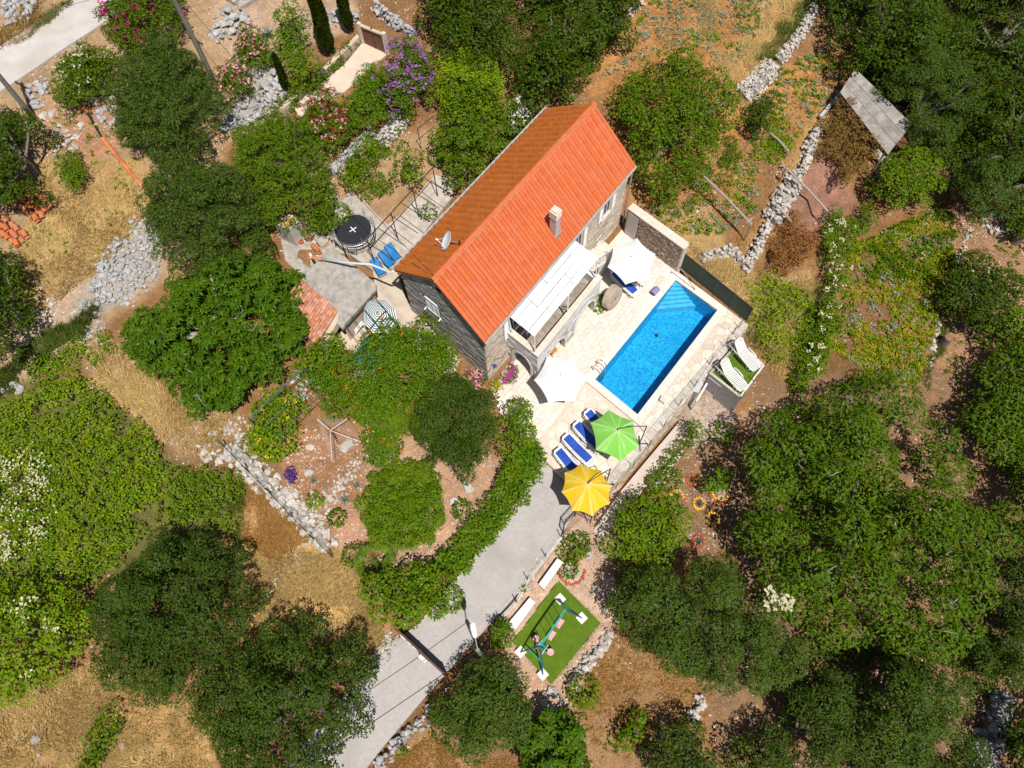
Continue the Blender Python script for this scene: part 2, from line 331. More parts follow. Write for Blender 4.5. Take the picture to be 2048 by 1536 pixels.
peb2 = mth('MULTIPLY', ramp(vo2.outputs['Distance'], .42, .30), ramp(vs2.outputs[1], .55, .6))
pc = mixc(vs.outputs[1], (.42,.30,.21,1.), (.74,.64,.56,1.))
pebs = mth('MULTIPLY', mth('MAXIMUM', peb, peb2), mth('MULTIPLY', sp.outputs[1], ramp(noise(1.6,3), .36, .58)), True)
col = mixc(mth('MULTIPLY', pebs, .9), col, pc)
col = mixc(mth('MULTIPLY', mth('MULTIPLY', ramp(noise(2.3,5,.7), .47, .62), sp.outputs[2]), .8), col, (.10,.12,.025,1.))
t.links.new(col, b.inputs['Base Color'])
bp = nd('ShaderNodeBump'); bp.inputs['Strength'].default_value = .8; bp.inputs['Distance'].default_value = .09
t.links.new(mth('ADD', mth('MULTIPLY', noise(11,6,.75), 1.0), mth('MULTIPLY', pebs, .4)), bp.inputs['Height']); t.links.new(bp.outputs[0], b.inputs['Normal'])
me = npmesh('ground', V, Q, GM, smooth=True)
for nm, A in (('soil',CR),('cover',KR)):
    at = me.color_attributes.new(nm, 'FLOAT_COLOR', 'POINT'); at.data.foreach_set('color', np.concatenate([A, np.ones((len(A),1))],1).astype(np.float32).ravel())
tag(link('ground', me), kind='structure')
# ---------------------------------------------------------------- roads and slabs
CONC = mat('concrete', (.405,.372,.355), (.475,.44,.42), 5, .9, .35, 60, col3=(.345,.305,.275), scale3=.55, amt3=.75, detail=8)
CONC2 = mat('weathered_concrete', (.33,.30,.27), (.46,.42,.37), 2.2, .92, .4, 30, col3=(.22,.19,.16), scale3=3.5, amt3=.7)
PALE = mat('pale_concrete', (.56,.44,.335), (.62,.51,.40), 1.5, .9, .3, 30, col3=(.48,.37,.27), scale3=.8, amt3=.5)
def ribbon(name, left, right, m, dz=.09, thick=.25, kind='structure', n=6, off=(0,0)):   # left/right: pixel polylines of equal length
    def dens(l):
        o = []
        for i in range(len(l)-1): o += [(l[i][0]+(l[i+1][0]-l[i][0])*k/n, l[i][1]+(l[i+1][1]-l[i][1])*k/n) for k in range(n)]
        return o+[l[-1]]
    L = [G(*p, dz) for p in dens(left)]; R = [G(*p, dz) for p in dens(right)]
    for A in (L, R):
        for i in range(1, len(A)-1): A[i].z = (A[i-1].z+A[i].z+A[i+1].z)/3
    mb = MB(); k = len(L); dn = Vector((0,0,thick))
    vs = L+R+[q-dn for q in L]+[q-dn for q in R]
    fs = [(i,i+1,k+i+1,k+i) for i in range(k-1)]+[(i,2*k+i,2*k+i+1,i+1) for i in range(k-1)]+[(k+i,k+i+1,3*k+i+1,3*k+i) for i in range(k-1)]+[(0,k,3*k,2*k),(k-1,3*k-1,4*k-1,2*k-1)]
    mb.add(vs, fs); o = mb.build(name, m)
    return tag(o, kind=kind) if kind else o
ribbon('driveway', [(1079,905),(1062,962),(1030,1012),(985,1072),(910,1164),(845,1242),(780,1290),(690,1390),(600,1500),(560,1560)], [(1150,962),(1158,1010),(1128,1062),(1082,1130),(1016,1210),(968,1262),(920,1316),(850,1395),(770,1490),(715,1560)], CONC)
ribbon('driveway_kerb', [(1076,916),(1059,963),(1027,1012),(982,1072),(907,1163),(843,1241)], [(1079,914),(1062,964),(1030,1014),(985,1074),(910,1166),(846,1244)], PALE, .1, .3)
ribbon('upper_road', [(-60,136),(0,96),(72,50),(150,0),(210,-40)], [(-60,228),(0,187),(117,107),(190,60),(330,-40)], mat('road_concrete', (.50,.46,.43), (.57,.53,.50), 1.2, .9, .3, 40, col3=(.44,.36,.28), scale3=.5, amt3=.6))
ribbon('upper_courtyard', [(729,84),(690,130),(640,172),(585,215)], [(776,110),(735,142),(692,184),(600,236)], mat('courtyard_concrete', (.60,.47,.36), (.66,.54,.43), 1.5, .9, .2, 30))
ribbon('garden_path', [(1186,1062),(1240,985),(1290,925),(1335,872),(1360,842)], [(1206,1082),(1262,1010),(1312,950),(1352,902),(1385,862)], mat('path_concrete', (.50,.42,.36), (.57,.49,.43), 2, .9, .3, 30))
# patio slabs, each a poured piece
PATIO = mat('patio_stone', (.40,.35,.30), (.53,.47,.41), 2.5, .9, .5, 18, col3=(.27,.22,.17), scale3=2.2, amt3=.6, vary=.08)
def slab(name, poly, m, dz=.05, thick=.4, **kw):
    q = [G(*p, dz) for p in poly]
    return tag(MB().prism(q, min(p.z for p in q)-thick, None, 0, .02).build(name, m, **({})), kind='structure')
slab('trampoline_patio', [(640,500),(622,486),(650,450),(690,395),(720,390),(752,428),(800,470),(745,540),(700,510)], PATIO)
slab('rear_patio', [(752,470),(800,430),(870,350),(905,360),(905,395),(860,450),(808,520),(790,536),(745,540)], PATIO, .05)
slab('gable_patio', [(745,536),(790,534),(814,600),(860,655),(920,720),(905,760),(860,720),(800,670),(752,590)], mat('gable_concrete', (.50,.415,.33), (.58,.49,.40), 1.8, .9, .4, 20, col3=(.36,.28,.21), scale3=1.4, amt3=.6), .04)
slab('oven_yard', [(560,470),(610,480),(660,500),(640,530),(603,555),(570,520)], CONC2, .03)
slab('parasol_patio', [(752,582),(800,672),(770,720),(720,760),(660,720),(684,660)], PALE, .03)
# ================================================================ pool terrace
GROUT = mat('terrace_bed', (.56,.47,.38), (.64,.55,.46), 3, .9, .2)
TRAV = mat('travertine', (.66,.575,.495), (.76,.70,.635), 2.0, .7, .08, 30, vary=.09, col3=(.66,.50,.35), scale3=.6, amt3=.35)
CRAZY = mat('crazy_stone', (.60,.51,.42), (.75,.68,.60), 1.2, .75, .15, 25, vary=.11, col3=(.60,.40,.24), scale3=.9, amt3=.35)
COPE = mat('coping_stone', (.68,.62,.55), (.75,.70,.63), 2.0, .65, .1, 30, vary=.04)
tz = -.12
pw = [P(*q, -.02) for q in POOL]
def outset(pts, d):
    n = len(pts); o = []; a = sum(pts[i-1].x*pts[i].y-pts[i].x*pts[i-1].y for i in range(n)); sg = 1 if a > 0 else -1
    for i in range(n):
        p0, p1, p2 = pts[i-1], pts[i], pts[(i+1) % n]; d1 = (p1-p0).to_2d().normalized(); d2 = (p2-p1).to_2d().normalized()
        n1 = Vector((d1.y,-d1.x))*sg; n2 = Vector((d2.y,-d2.x))*sg; m = (n1+n2); m = m/(m.dot(n1)); o.append(Vector((p1.x+m.x*d, p1.y+m.y*d, p1.z)))
    return o
po = outset(pw, .42)
bed = MB(); dz0 = tz-.02
dk = [P(*q, dz0) for q in DECK]
# the bed is a ring of quads round the pool so that the basin stays open
def fan(mb, outer, inner, zt, zb):
    import mathutils.geometry as mg
    allp = outer+inner; tr = mg.tessellate_polygon([[Vector((p.x,p.y,0)) for p in outer],[Vector((p.x,p.y,0)) for p in inner]])
    n = len(allp); mb.add([(p.x,p.y,zt) for p in allp]+[(p.x,p.y,zb) for p in allp], [tuple(f) for f in tr]+[tuple(i+n for i in f[::-1]) for f in tr]+[(i, n+i, n+(i+1) % len(outer), (i+1) % len(outer)) for i in range(len(outer))])
fan(bed, dk, outset(pw, .2), dz0, -.6)
terr = tag(bed.build('pool_terrace', GROUT), kind='structure')
tpix = [(979,768),(1040,716),(1244,459),(1262,463),(1353,541),(1340,548),(1174,762),(1080,880),(1040,858),(1004,826)]
tw = [P(*q, 0) for q in tpix]
fl = MB(); fl.prism(tw, dz0+.004, -.03); fl.build('paving_bed', GROUT, terr)
def clip(poly, conv):                                # Sutherland-Hodgman, conv counter-clockwise
    out = poly
    for i in range(len(conv)):
        a, b2 = conv[i-1], conv[i]; inp = out; out = []
        if not inp: return []
        def side(p): return (b2[0]-a[0])*(p[1]-a[1])-(b2[1]-a[1])*(p[0]-a[0])
        for j in range(len(inp)):
            p, q = inp[j-1], inp[j]; sp_, sq = side(p), side(q)
            if (sp_ < 0) != (sq < 0):
                k = sp_/(sp_-sq); out.append((p[0]+(q[0]-p[0])*k, p[1]+(q[1]-p[1])*k))
            if sq >= 0: out.append(q)
    return out
def ccw(p): 
    p = [tuple(q)[:2] for q in p]; return p if sum(p[i-1][0]*p[i][1]-p[i][0]*p[i-1][1] for i in range(len(p))) > 0 else p[::-1]
def area(p): return abs(sum(p[i-1][0]*p[i][1]-p[i][0]*p[i-1][1] for i in range(len(p))))/2
# travertine pavers laid along the pool
pu = (pw[0]-pw[3]).normalized(); pvv = Vector((-pu.y, pu.x, 0)); items = []
parts_t = [[(979,768),(1040,716),(1190,527),(1246,457),(1353,541),(1340,548),(1174,762),(1080,880),(1040,858),(1004,826)]]
conv1 = ccw([P(*q,0) for q in [(1000,832),(979,768),(1244,459),(1353,541),(1172,766),(1080,880)]])
for i in range(-10, 44):
    for j in range(-2, 34):
        w_, h_ = .62, .27; o = pw[3]+pu*(i*w_+(j % 3)*.21)+pvv*(j*h_+.05)
        if j < 0 and False: continue
        r = [o+pu*.005+pvv*.005, o+pu*(w_-.010)+pvv*.005, o+pu*(w_-.010)+pvv*(h_-.010), o+pu*.005+pvv*(h_-.010)]
        c = clip(ccw(r), conv1)
        if len(c) > 2 and area(c) > .03: items.append(MB().prism([(x,y,0) for x,y in c], -.028, 0, 0))
def nearkey(it):
    c = np.mean(np.array(it.v),0); p = proj([c])[0]; return -((p[0] > 1100)*1.0)+abs(p[0]-1150)/1000
items = [it for it in items if not inpoly(*proj([np.mean(np.array(it.v),0)])[0], [tuple(proj([q])[0]) for q in outset(pw,.4)])]
print('pavers',len(items)); items.sort(key=nearkey); pieces(terr, 'paver', items, TRAV, 300)
# crazy paving: irregular flags cut from quads
def crazy(parent, quadpx, z, size, m, name='flagstone', gap=.018, th=.025, limit=300, seed=1):
    rr = random.Random(seed); q = ccw([P(*p, z) for p in quadpx]); xs = [p[0] for p in q]; ys = [p[1] for p in q]; seeds = []; tries = 0
    while tries < 4000:
        tries += 1; s = (rr.uniform(min(xs)-.3,max(xs)+.3), rr.uniform(min(ys)-.3,max(ys)+.3))
        if all((s[0]-a[0])**2+(s[1]-a[1])**2 > (size*.72)**2 for a in seeds): seeds.append(s)
    out = []
    for s in seeds:
        c = q
        for o in seeds:
            if o is s or (o[0]-s[0])**2+(o[1]-s[1])**2 > (size*3)**2: continue
            mx, my = (o[0]+s[0])/2, (o[1]+s[1])/2; dx, dy = o[0]-s[0], o[1]-s[1]; L = math.hypot(dx,dy); mx -= dx/L*gap/2; my -= dy/L*gap/2
            c = clip(c, [(mx-dy*9,my+dx*9),(mx+dy*9,my-dx*9),(mx+dy*9-dx*9,my-dx*9-dy*9),(mx-dy*9-dx*9,my+dx*9-dy*9)][::-1]) if False else halfplane(c, (mx,my), (dx,dy))
            if not c: break
        if c and len(c) > 2 and area(c) > .015: out.append(MB().prism([(x,y,z) for x,y in c], z-th, z+rr.uniform(-.003,.004), 0))
    pieces(parent, name, out, m, limit)
def halfplane(poly, o, n):
    out = []
    for j in range(len(poly)):
        p, q = poly[j-1], poly[j]; a = (p[0]-o[0])*n[0]+(p[1]-o[1])*n[1]; b2 = (q[0]-o[0])*n[0]+(q[1]-o[1])*n[1]
        if (a > 0) != (b2 > 0): k = a/(a-b2); out.append((p[0]+(q[0]-p[0])*k, p[1]+(q[1]-p[1])*k))
        if b2 <= 0: out.append(q)
    return out
popx = [tuple(proj([q])[0]) for q in po]
crazy(terr, [(1083,884),(1171,772),(1272,858),(1186,1006),(1114,940),(1085,914)], tz+.012, .56, CRAZY, seed=3)
crazy(terr, [(1277,860),(1448,632),(1483,650),(1290,888),(1240,944),(1190,1004)], tz+.012, .52, CRAZY, seed=4)
crazy(terr, [(1362,548),(1486,644),(1450,632),(1352,556)], tz+.012, .42, CRAZY, seed=5)
# ---------------------------------------------------------------- the pool
LIN = bpy.data.materials.new('pool_mosaic_sparkle'); LIN.use_nodes = True; t = LIN.node_tree; N = t.nodes; b = N['Principled BSDF']; b.inputs['Roughness'].default_value = .35
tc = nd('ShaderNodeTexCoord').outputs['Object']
vo = nd('ShaderNodeTexVoronoi'); vo.inputs['Scale'].default_value = 12; t.links.new(tc, vo.inputs['Vector'])  # mosaic cells whose contrast also paints in the water's light ripples
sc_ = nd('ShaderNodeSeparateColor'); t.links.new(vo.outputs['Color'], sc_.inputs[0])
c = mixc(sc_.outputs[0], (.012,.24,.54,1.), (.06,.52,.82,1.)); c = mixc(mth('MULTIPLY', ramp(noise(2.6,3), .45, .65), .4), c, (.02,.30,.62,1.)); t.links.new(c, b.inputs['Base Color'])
WAT = bpy.data.materials.new('pool_water'); WAT.use_nodes = True; t = WAT.node_tree; N = t.nodes; N.remove(N['Principled BSDF'])
tc = nd('ShaderNodeTexCoord').outputs['Object']; bp = nd('ShaderNodeBump'); bp.inputs['Strength'].default_value = .5; bp.inputs['Distance'].default_value = .05; t.links.new(noise(5,3,.55), bp.inputs['Height'])
fr = nd('ShaderNodeFresnel'); fr.inputs[0].default_value = 1.33; t.links.new(bp.outputs[0], fr.inputs['Normal'])
gl = nd('ShaderNodeBsdfGlossy'); gl.inputs['Roughness'].default_value = .03; t.links.new(bp.outputs[0], gl.inputs['Normal'])
tr = nd('ShaderNodeBsdfTransparent'); tr.inputs[0].default_value = (.62,.93,.98,1)
ms = nd('ShaderNodeMixShader'); t.links.new(fr.outputs[0], ms.inputs[0]); t.links.new(tr.outputs[0], ms.inputs[1]); t.links.new(gl.outputs[0], ms.inputs[2]); t.links.new(ms.outputs[0], N['Material Output'].inputs[0])
pc = sum(pw, Vector())/4
pool = thing('swimming_pool', 'rectangular swimming pool of bright blue water with white stone coping', 'pool', (pc.x, pc.y, 0))
depth = -1.45; bs = MB(); n = 4; pi2 = pw
vs = [(p.x,p.y,-.06) for p in pi2]+[(p.x,p.y,depth) for p in pi2]
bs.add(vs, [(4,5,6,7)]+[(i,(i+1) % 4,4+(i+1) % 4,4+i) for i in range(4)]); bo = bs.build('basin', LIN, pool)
MB().add([(p.x,p.y,-.14) for p in pi2], [(0,1,2,3)]).build('water', WAT, pool)
STEP = mat('step_mosaic', (.10,.44,.70), (.20,.56,.78), 4, .4, vary=.03)
# steps fill the top corner, running out from the left wall
zs_ = [-.14]+[-.16-.165*k for k in range(6)]; wd = (pw[0]-pw[3]).normalized()
lw = [P(x,y,z) for (x,y),z in zip([(1351.5,560),(1344,572),(1338,581),(1332,590),(1325,600),(1319,609),(1313,618.5)],zs_)]
lw = [pw[3]+wd*min((q-pw[3]).to_2d().dot(wd.to_2d()),(pw[0]-pw[3]).length-.01)+pvv*-.012 for q in lw]
rw = [P(x,y,z) for (x,y),z in zip([(1354,561),(1364,572),(1371,579),(1378.7,587),(1385,594),(1391,602.5),(1396.5,611)],zs_)]
for k in range(1,7):
    zt = zs_[k]; MB().prism([lw[k-1],lw[k],rw[k],rw[k-1]],depth+.01,zt).build('step', STEP, pool)
for i in range(4):                                    # coping stones, laid end to end round the edge
    a0, a1, b0, b1 = pw[i-1], pw[i], po[i-1], po[i]; L = (a1-a0).length; k = max(2, round(L/.62))
    for j in range(k):
        f0 = j/k; f1 = (j+1)/k; g = .004/L
        q = [a0.lerp(a1,f0+g), a0.lerp(a1,f1-g), b0.lerp(b1,f1-g), b0.lerp(b1,f0+g)]; cc = sum(q,Vector())/4
        link('coping_stone', MB().prism(q, tz-.1, .02, 0, .006).mesh('coping_stone', COPE, cc), pool, cc)
STEEL = mat('stainless_steel', (.62,.62,.63), rough=.25, metal=1.0)
dr = P(1313,671,depth+.01); MB().lathe((dr.x,dr.y,depth+.012), [(.11,0),(.11,.015),(.02,.02)], 12).build('drain', mat('drain_dark', (.02,.03,.05)), pool)
# ladder on the house side
ld = thing('pool_ladder', 'stainless steel ladder with two curved handrails at the pool edge', 'ladder', P(1202,742,0))
pin = -pvv
for px in ((1198.5,748.5),(1207,737.5)):
    e = P(*px, .0); pts = [e-pin*.42+Vector((0,0,.02)), e-pin*.42+Vector((0,0,.55)), e-pin*.3+Vector((0,0,.74)), e-pin*.1+Vector((0,0,.76)), e+pin*.09+Vector((0,0,.6)), e+pin*.12+Vector((0,0,.1)), e+pin*.12+Vector((0,0,-1.0))]
    r = MB().tube(pts, .024, 8).build('handrail', STEEL, ld, smooth=True); MB().lathe(pts[0], [(.06,-.0),(.06,.02),(.03,.03)], 10).build('foot_plate', STEEL, r)
for z in (-.35,-.6,-.85):
    a = P(1198.5,748.5,0)+pin*.12; c2 = P(1207,737.5,0)+pin*.12; MB().bar(Vector((a.x,a.y,z)), Vector((c2.x,c2.y,z)), .09, .03).build('rung', STEEL, ld)
# ================================================================ the house
GREYST = mat('grey_gable_stone', (.23,.215,.20), (.42,.39,.36), 3.0, .92, .5, 14, vary=.24, col3=(.36,.31,.26), scale3=1.5, amt3=.35)
WARMST = mat('warm_house_stone', (.50,.415,.33), (.66,.575,.48), 2.0, .9, .5, 14, vary=.20, col3=(.44,.26,.15), scale3=.8, amt3=.4)
WHITEST = mat('white_limestone', (.58,.57,.565), (.71,.70,.69), 2.2, .88, .4, 16, vary=.12)
MORT = mat('mortar', (.22,.20,.175), (.33,.30,.27), 6, .95, .4)
MORTL = mat('pale_mortar', (.42,.38,.33), (.52,.48,.42), 6, .95, .4)
CREAMST = mat('cream_coping', (.62,.535,.44), (.70,.615,.52), 3, .85, .15, 25, vary=.05)
TILE = mat('roof_tile_red', (.53,.112,.030), (.61,.145,.042), 3.0, .72, .12, 25, vary=.035, col3=(.48,.125,.045), scale3=.5, amt3=.4)
TILEB = mat('roof_bed', (.30,.10,.045), (.36,.13,.06), 4, .9)
WPAINT = mat('white_paint', (.76,.76,.76), (.80,.80,.80), 3, .5, vary=.03)
WPAINT2 = mat('white_panel', (.74,.75,.76), (.80,.81,.82), 2, .4, vary=.035)
GLASS = mat('window_glass', (.03,.035,.045), rough=.08, spec=.8)
DARK = mat('dark_opening', (.012,.011,.010), rough=.9)
IRON = mat('black_iron', (.018,.019,.020), rough=.5)
GREYM = mat('grey_metal', (.34,.35,.37), rough=.45, metal=.3)
GUT = mat('gutter_metal', (.36,.34,.33), (.44,.42,.40), 4, .5)
a0, a1, b0, b1 = .12, 13.18, .2, 5.98
house = thing('stone_house', 'stone house with an orange tiled gable roof, chimney and satellite side', 'house', hp(6.65,3.1,0))
house['label'] = 'stone house with an orange tiled gable roof beside the pool'
def rz_(b): return 7.40-abs(b-3.09)*.744               # underside of the roof over the walls
def wall_mb(pts2, f, th):                              # polygon in wall coordinates -> slab of thickness th along inward dir
    mb = MB(); n = len(pts2); A = [f(s,z,0) for s,z in pts2]; B = [f(s,z,-th) for s,z in pts2]
    return mb.add(A+B, [tuple(range(n)), tuple(range(2*n-1,n-1,-1))]+[(i,n+i,n+(i+1) % n,(i+1) % n) for i in range(n)])
fg = lambda s,z,o: hp(a0-o, s, z)                      # gable facing the garden: o = outward
fs_ = lambda s,z,o: hp(s, b0-o, z)                     # long front
def blocks(f, outline, cs, ls, holes, prot, seed, gap=.014, jit=.25):
    r = random.Random(seed); out = []; zs = [p[1] for p in outline]; ss = [p[0] for p in outline]; z = min(zs); cv = ccw(outline)
    while z < max(zs):
        h = cs*r.uniform(1-jit,1+jit); s = min(ss)-r.random()*ls
        while s < max(ss):
            l = ls*r.uniform(.6,1.5); q = [(s+gap/2,z+gap/2),(s+l-gap/2,z+gap/2),(s+l-gap/2,z+h-gap/2),(s+gap/2,z+h-gap/2)]; bad = False
            for hs in holes:
                if callable(hs): bad |= any(hs(x,y) for x,y in q+[(s+l/2,z+h/2),(s+l/2,z)])
                elif not (s+l < hs[0] or s > hs[2] or z+h < hs[1] or z > hs[3]): 
                    bad |= (max(0,min(s+l,hs[2])-max(s,hs[0]))*max(0,min(z+h,hs[3])-max(z,hs[1])) > .12*l*h)
            if not bad:
                c = clip(q, cv)
                if len(c) > 2 and area(c) > .012:
                    o = prot*r.uniform(.5,1.15); n = len(c); mb = MB(); cx = sum(p[0] for p in c)/n; cz = sum(p[1] for p in c)/n
                    A = [f(x,y,-.005) for x,y in c]; B = [f(x+(cx-x)*.03,y+(cz-y)*.06,o) for x,y in c]
                    mb.add(A+B, [tuple(range(n,2*n))]+[(i,(i+1) % n,n+(i+1) % n,n+i) for i in range(n)]); out.append(mb)
            s += l
        z += h
    return out
gout = [(b0,-.3),(b1,-.3),(b1,rz_(b1)),(3.09,7.38),(b0,rz_(b0))]
gw = wall_mb(gout, fg, .4).build('gable_wall', MORT, house)
st = blocks(fg, [(b0,.0),(b1,.6),(b1,rz_(b1)),(3.09,7.38),(b0,rz_(b0))], .215, .44, [(3.45,3.25,4.35,4.45),(2.75,6.0,3.38,6.66)], .04, 11); random.Random(1).shuffle(st); pieces(gw, 'stone', st, GREYST, 300)
fw = wall_mb([(a0,-.3),(a1,-.3),(a1,rz_(b0)),(a0,rz_(b0))], fs_, .4).build('front_wall', MORTL, house)
holes = [(10.75,3.0,11.55,4.35),(8.05,2.4,8.75,4.45),(10.5,.7,11.0,1.35),(2.0,2.4,2.9,4.5),(5.3,2.4,6.3,4.6)]
st = blocks(fs_, [(a0,0),(2.1,0),(2.1,rz_(b0)),(a0,rz_(b0))], .25, .52, holes, .03, 12)+blocks(fs_, [(7.4,0),(a1,0),(a1,rz_(b0)),(7.4,rz_(b0))], .24, .36, holes, .045, 13, jit=.4)
pieces(fw, 'stone', st, WARMST, 300)
wall_mb([(b0,-.3),(b1,-.3),(b1,rz_(b1)),(3.09,7.38),(b0,rz_(b0))], lambda s,z,o: hp(a1+o,s,z), .4).build('far_gable_wall', WARMST, house)
wall_mb([(a0,-.3),(a1,-.3),(a1,rz_(b1)),(a0,rz_(b1))], lambda s,z,o: hp(s,b1+o,z), .4).build('rear_wall', WARMST, house)
# windows
def fbox(mb, f, s0, s1, z0, z1, o0, o1, mi=0):
    v = [f(s,z,o) for o in (o0,o1) for z in (z0,z1) for s in (s0,s1)]
    return mb.add(v, [(0,1,3,2),(4,6,7,5),(0,4,5,1),(2,3,7,6),(0,2,6,4),(1,5,7,3)], mi)
def frame(f, s0, s1, z0, z1, w_, o0, o1, m, parent, name='frame'):
    mb = MB(); fbox(mb,f,s0,s1,z0,z0+w_,o0,o1); fbox(mb,f,s0,s1,z1-w_,z1,o0,o1); fbox(mb,f,s0,s0+w_,z0+w_,z1-w_,o0,o1); fbox(mb,f,s1-w_,s1,z0+w_,z1-w_,o0,o1); return mb.build(name, m, parent)
def shutter(f, s0, s1, z0, z1, o, parent):
    mb = MB(); fbox(mb,f,s0,s0+.06,z0,z1,o,o+.035); fbox(mb,f,s1-.06,s1,z0,z1,o,o+.035)
    for z in (z0,(z0+z1)/2-.03,z1-.06): fbox(mb,f,s0+.06,s1-.06,z,z+.06,o+.002,o+.033)
    k = int((z1-z0)/.07)
    for i in range(k):
        z = z0+.06+(z1-z0-.12)*i/k; mb.add([f(s0+.06,z,o+.03),f(s1-.06,z,o+.03),f(s1-.06,z+.055,o+.008),f(s0+.06,z+.055,o+.008)],[(0,1,2,3)])
    return mb.build('shutter', WPAINT, parent)
# shuttered gable window and the loft opening
gwin = MB(); fbox(gwin, fg, 3.52,4.28,3.35,4.36,.0,.012); gwin = gwin.build('window', GLASS, house)
frame(fg,3.45,4.35,3.26,4.44,.07,.004,.075,WPAINT,gwin); shutter(fg,3.53,3.895,3.34,4.36,.02,gwin); shutter(fg,3.905,4.27,3.34,4.36,.02,gwin)
for s in (3.38,4.44): mb = MB(); fbox(mb,fg,s-.03,s+.03,3.16,3.24,.0,.22); mb.build('hook', WPAINT, gwin)
lw_ = MB(); fbox(lw_, fg, 2.83,3.30,6.07,6.58,.0,.006); lw_ = lw_.build('loft_window', DARK, house); frame(fg,2.75,3.38,5.99,6.66,.08,.004,.06,CREAMST,lw_)
def fwin(s0,s1,z0,z1,sh=True,glass=GLASS):
    mb = MB(); fbox(mb,fs_,s0,s1,z0,z1,.0,.012); wn = mb.build('window', glass, house); frame(fs_,s0-.06,s1+.06,z0-.06,z1+.06,.07,.004,.07,CREAMST,wn)
    frame(fs_,s0+.02,s1-.02,z0+.02,z1-.02,.05,.013,.04,WPAINT,wn,'sash'); mb = MB(); fbox(mb,fs_,(s0+s1)/2-.03,(s0+s1)/2+.03,z0+.07,z1-.07,.014,.036); mb.build('mullion',WPAINT,wn)
    if sh:
        w_ = (s1-s0)*.55; shutter(fs_,s0-.1-w_,s0-.1,z0-.02,z1+.02,.06,wn); shutter(fs_,s1+.1,s1+.1+w_,z0-.02,z1+.02,.06,wn)
    mb = MB(); fbox(mb,fs_,s0-.15,s1+.15,z0-.14,z0-.065,.0,.13); mb.build('sill',CREAMST,wn)
fwin(10.8,11.5,3.05,4.28); fwin(8.05,8.72,2.5,4.35); fwin(10.52,10.98,.75,1.3,False,mat('grey_pane',(.25,.25,.27),rough=.3)); fwin(2.1,2.8,2.5,4.4); fwin(5.3,6.2,2.4,4.5,False)
# roof: two slopes of wave tiles on a bed
def slope(side):
    mb = MB(); e = hp(-.12, 0 if side else 6.18, 5.2); 
    A = [hp(-.1,3.09,7.42),hp(13.4,3.09,7.42),hp(13.4,-.06 if side else 6.24,5.1),hp(-.1,-.06 if side else 6.24,5.1)]
    B = [q-Vector((0,0,.14)) for q in A]; return mb.add(A+B,[(0,1,2,3),(7,6,5,4)]+[(i,4+i,4+(i+1) % 4,(i+1) % 4) for i in range(4)])
roof = slope(True).build('roof', TILEB, house); slope(False).build('roof_rear_slope', TILEB, house)
NC, NR = 30, 9
sl_len = math.hypot(3.09,2.3); nrm = {}
def tile_mb(side, i, j):
    mb = MB(); wa = 13.5/NC; s0 = -.12+i*wa; d0 = j/NR; d1 = (j+1.12)/NR
    def pt(t, d, up):
        b = 3.09*(1-d) if side else 3.09+3.09*d
        q = hp(s0+t*wa, b, 7.47-2.3*d); n = (HW.cross(HU) if False else None)
        nb = Vector((-HW.x if side else HW.x, -HW.y if side else HW.y, 0))*.597+Vector((0,0,.802)); return q+nb*up
    prof = [(0,.012),(.08,-.012),(.36,-.012),(.46,.02),(.54,.085),(.66,.125),(.80,.118),(.92,.06),(1.01,.014)]
    if not side: prof = [(1-t,u2) for t,u2 in prof][::-1]
    jj = random.uniform(-.004,.004); n = len(prof)
    up0 = [pt(t,d0,u2+.0) for t,u2 in prof]; lo0 = [pt(t,min(d1,1.035),u2+.04+jj) for t,u2 in prof]; bo = [pt(t,min(d1,1.035),u2+.004) for t,u2 in prof]
    mb.add(up0+lo0+bo, [(k,k+1,n+k+1,n+k) for k in range(n-1)]+[(n+k,n+k+1,2*n+k+1,2*n+k) for k in range(n-1)]); return mb
tiles = [tile_mb(True,i,j) for j in range(NR) for i in range(NC)]+[tile_mb(False,i,j) for i in range(NC) for j in range(NR)]
pieces(roof, 'tile', tiles[:NR*NC], TILE, 300); rr_ = [o for o in house.children if o.name.startswith('roof_rear')][0]
TILE2 = mat('rear_roof_tile', (.46,.120,.012), (.56,.155,.018), 3.0, .8, .15, 25, vary=.05, col3=(.36,.105,.018), scale3=.7, amt3=.6); pieces(rr_, 'tile', tiles[NR*NC:], TILE2, 300)  # browner, slightly darker tiles for the rear slope
k = 30
for i in range(k):
    s0 = -.14+13.52*i/k; s1 = -.14+13.52*(i+1.06)/k; mb = MB(); vs = []; m = 9
    for s, r, dz in ((s0,.115,0),(s1,.135,.012)):
        for q in range(m):
            an = math.pi*q/(m-1); vs.append(hp(s,3.09+math.cos(an)*r*1.25,7.44+math.sin(an)*r+dz))
    mb.add(vs,[(q,q+1,m+q+1,m+q) for q in range(m-1)]+[tuple(range(m,2*m))]); mb.build('ridge_tile', TILE, roof)
MB().bar(hp(-.16,2.93,7.45),hp(13.42,2.93,7.45),.05,.03).build('ridge_mortar', mat('ridge_mortar',(.50,.32,.22)), roof)
for b, nm in ((-.13,'eave_board'),(6.42,'rear_gutter')):
    MB().bar(hp(-.1,b,5.06),hp(13.4,b,5.06),.11,.09).build(nm, GUT, house)
MB().bar(hp(.05,.13,4.98),hp(13.3,.13,4.98),.16,.14).build('cornice', CREAMST, house)
dp = hp(13.3,-.1,5.0); MB().tube([dp, hp(13.3,.02,4.7), hp(13.3,.02,.2)], .05, 8).build('downpipe', GREYM, house)
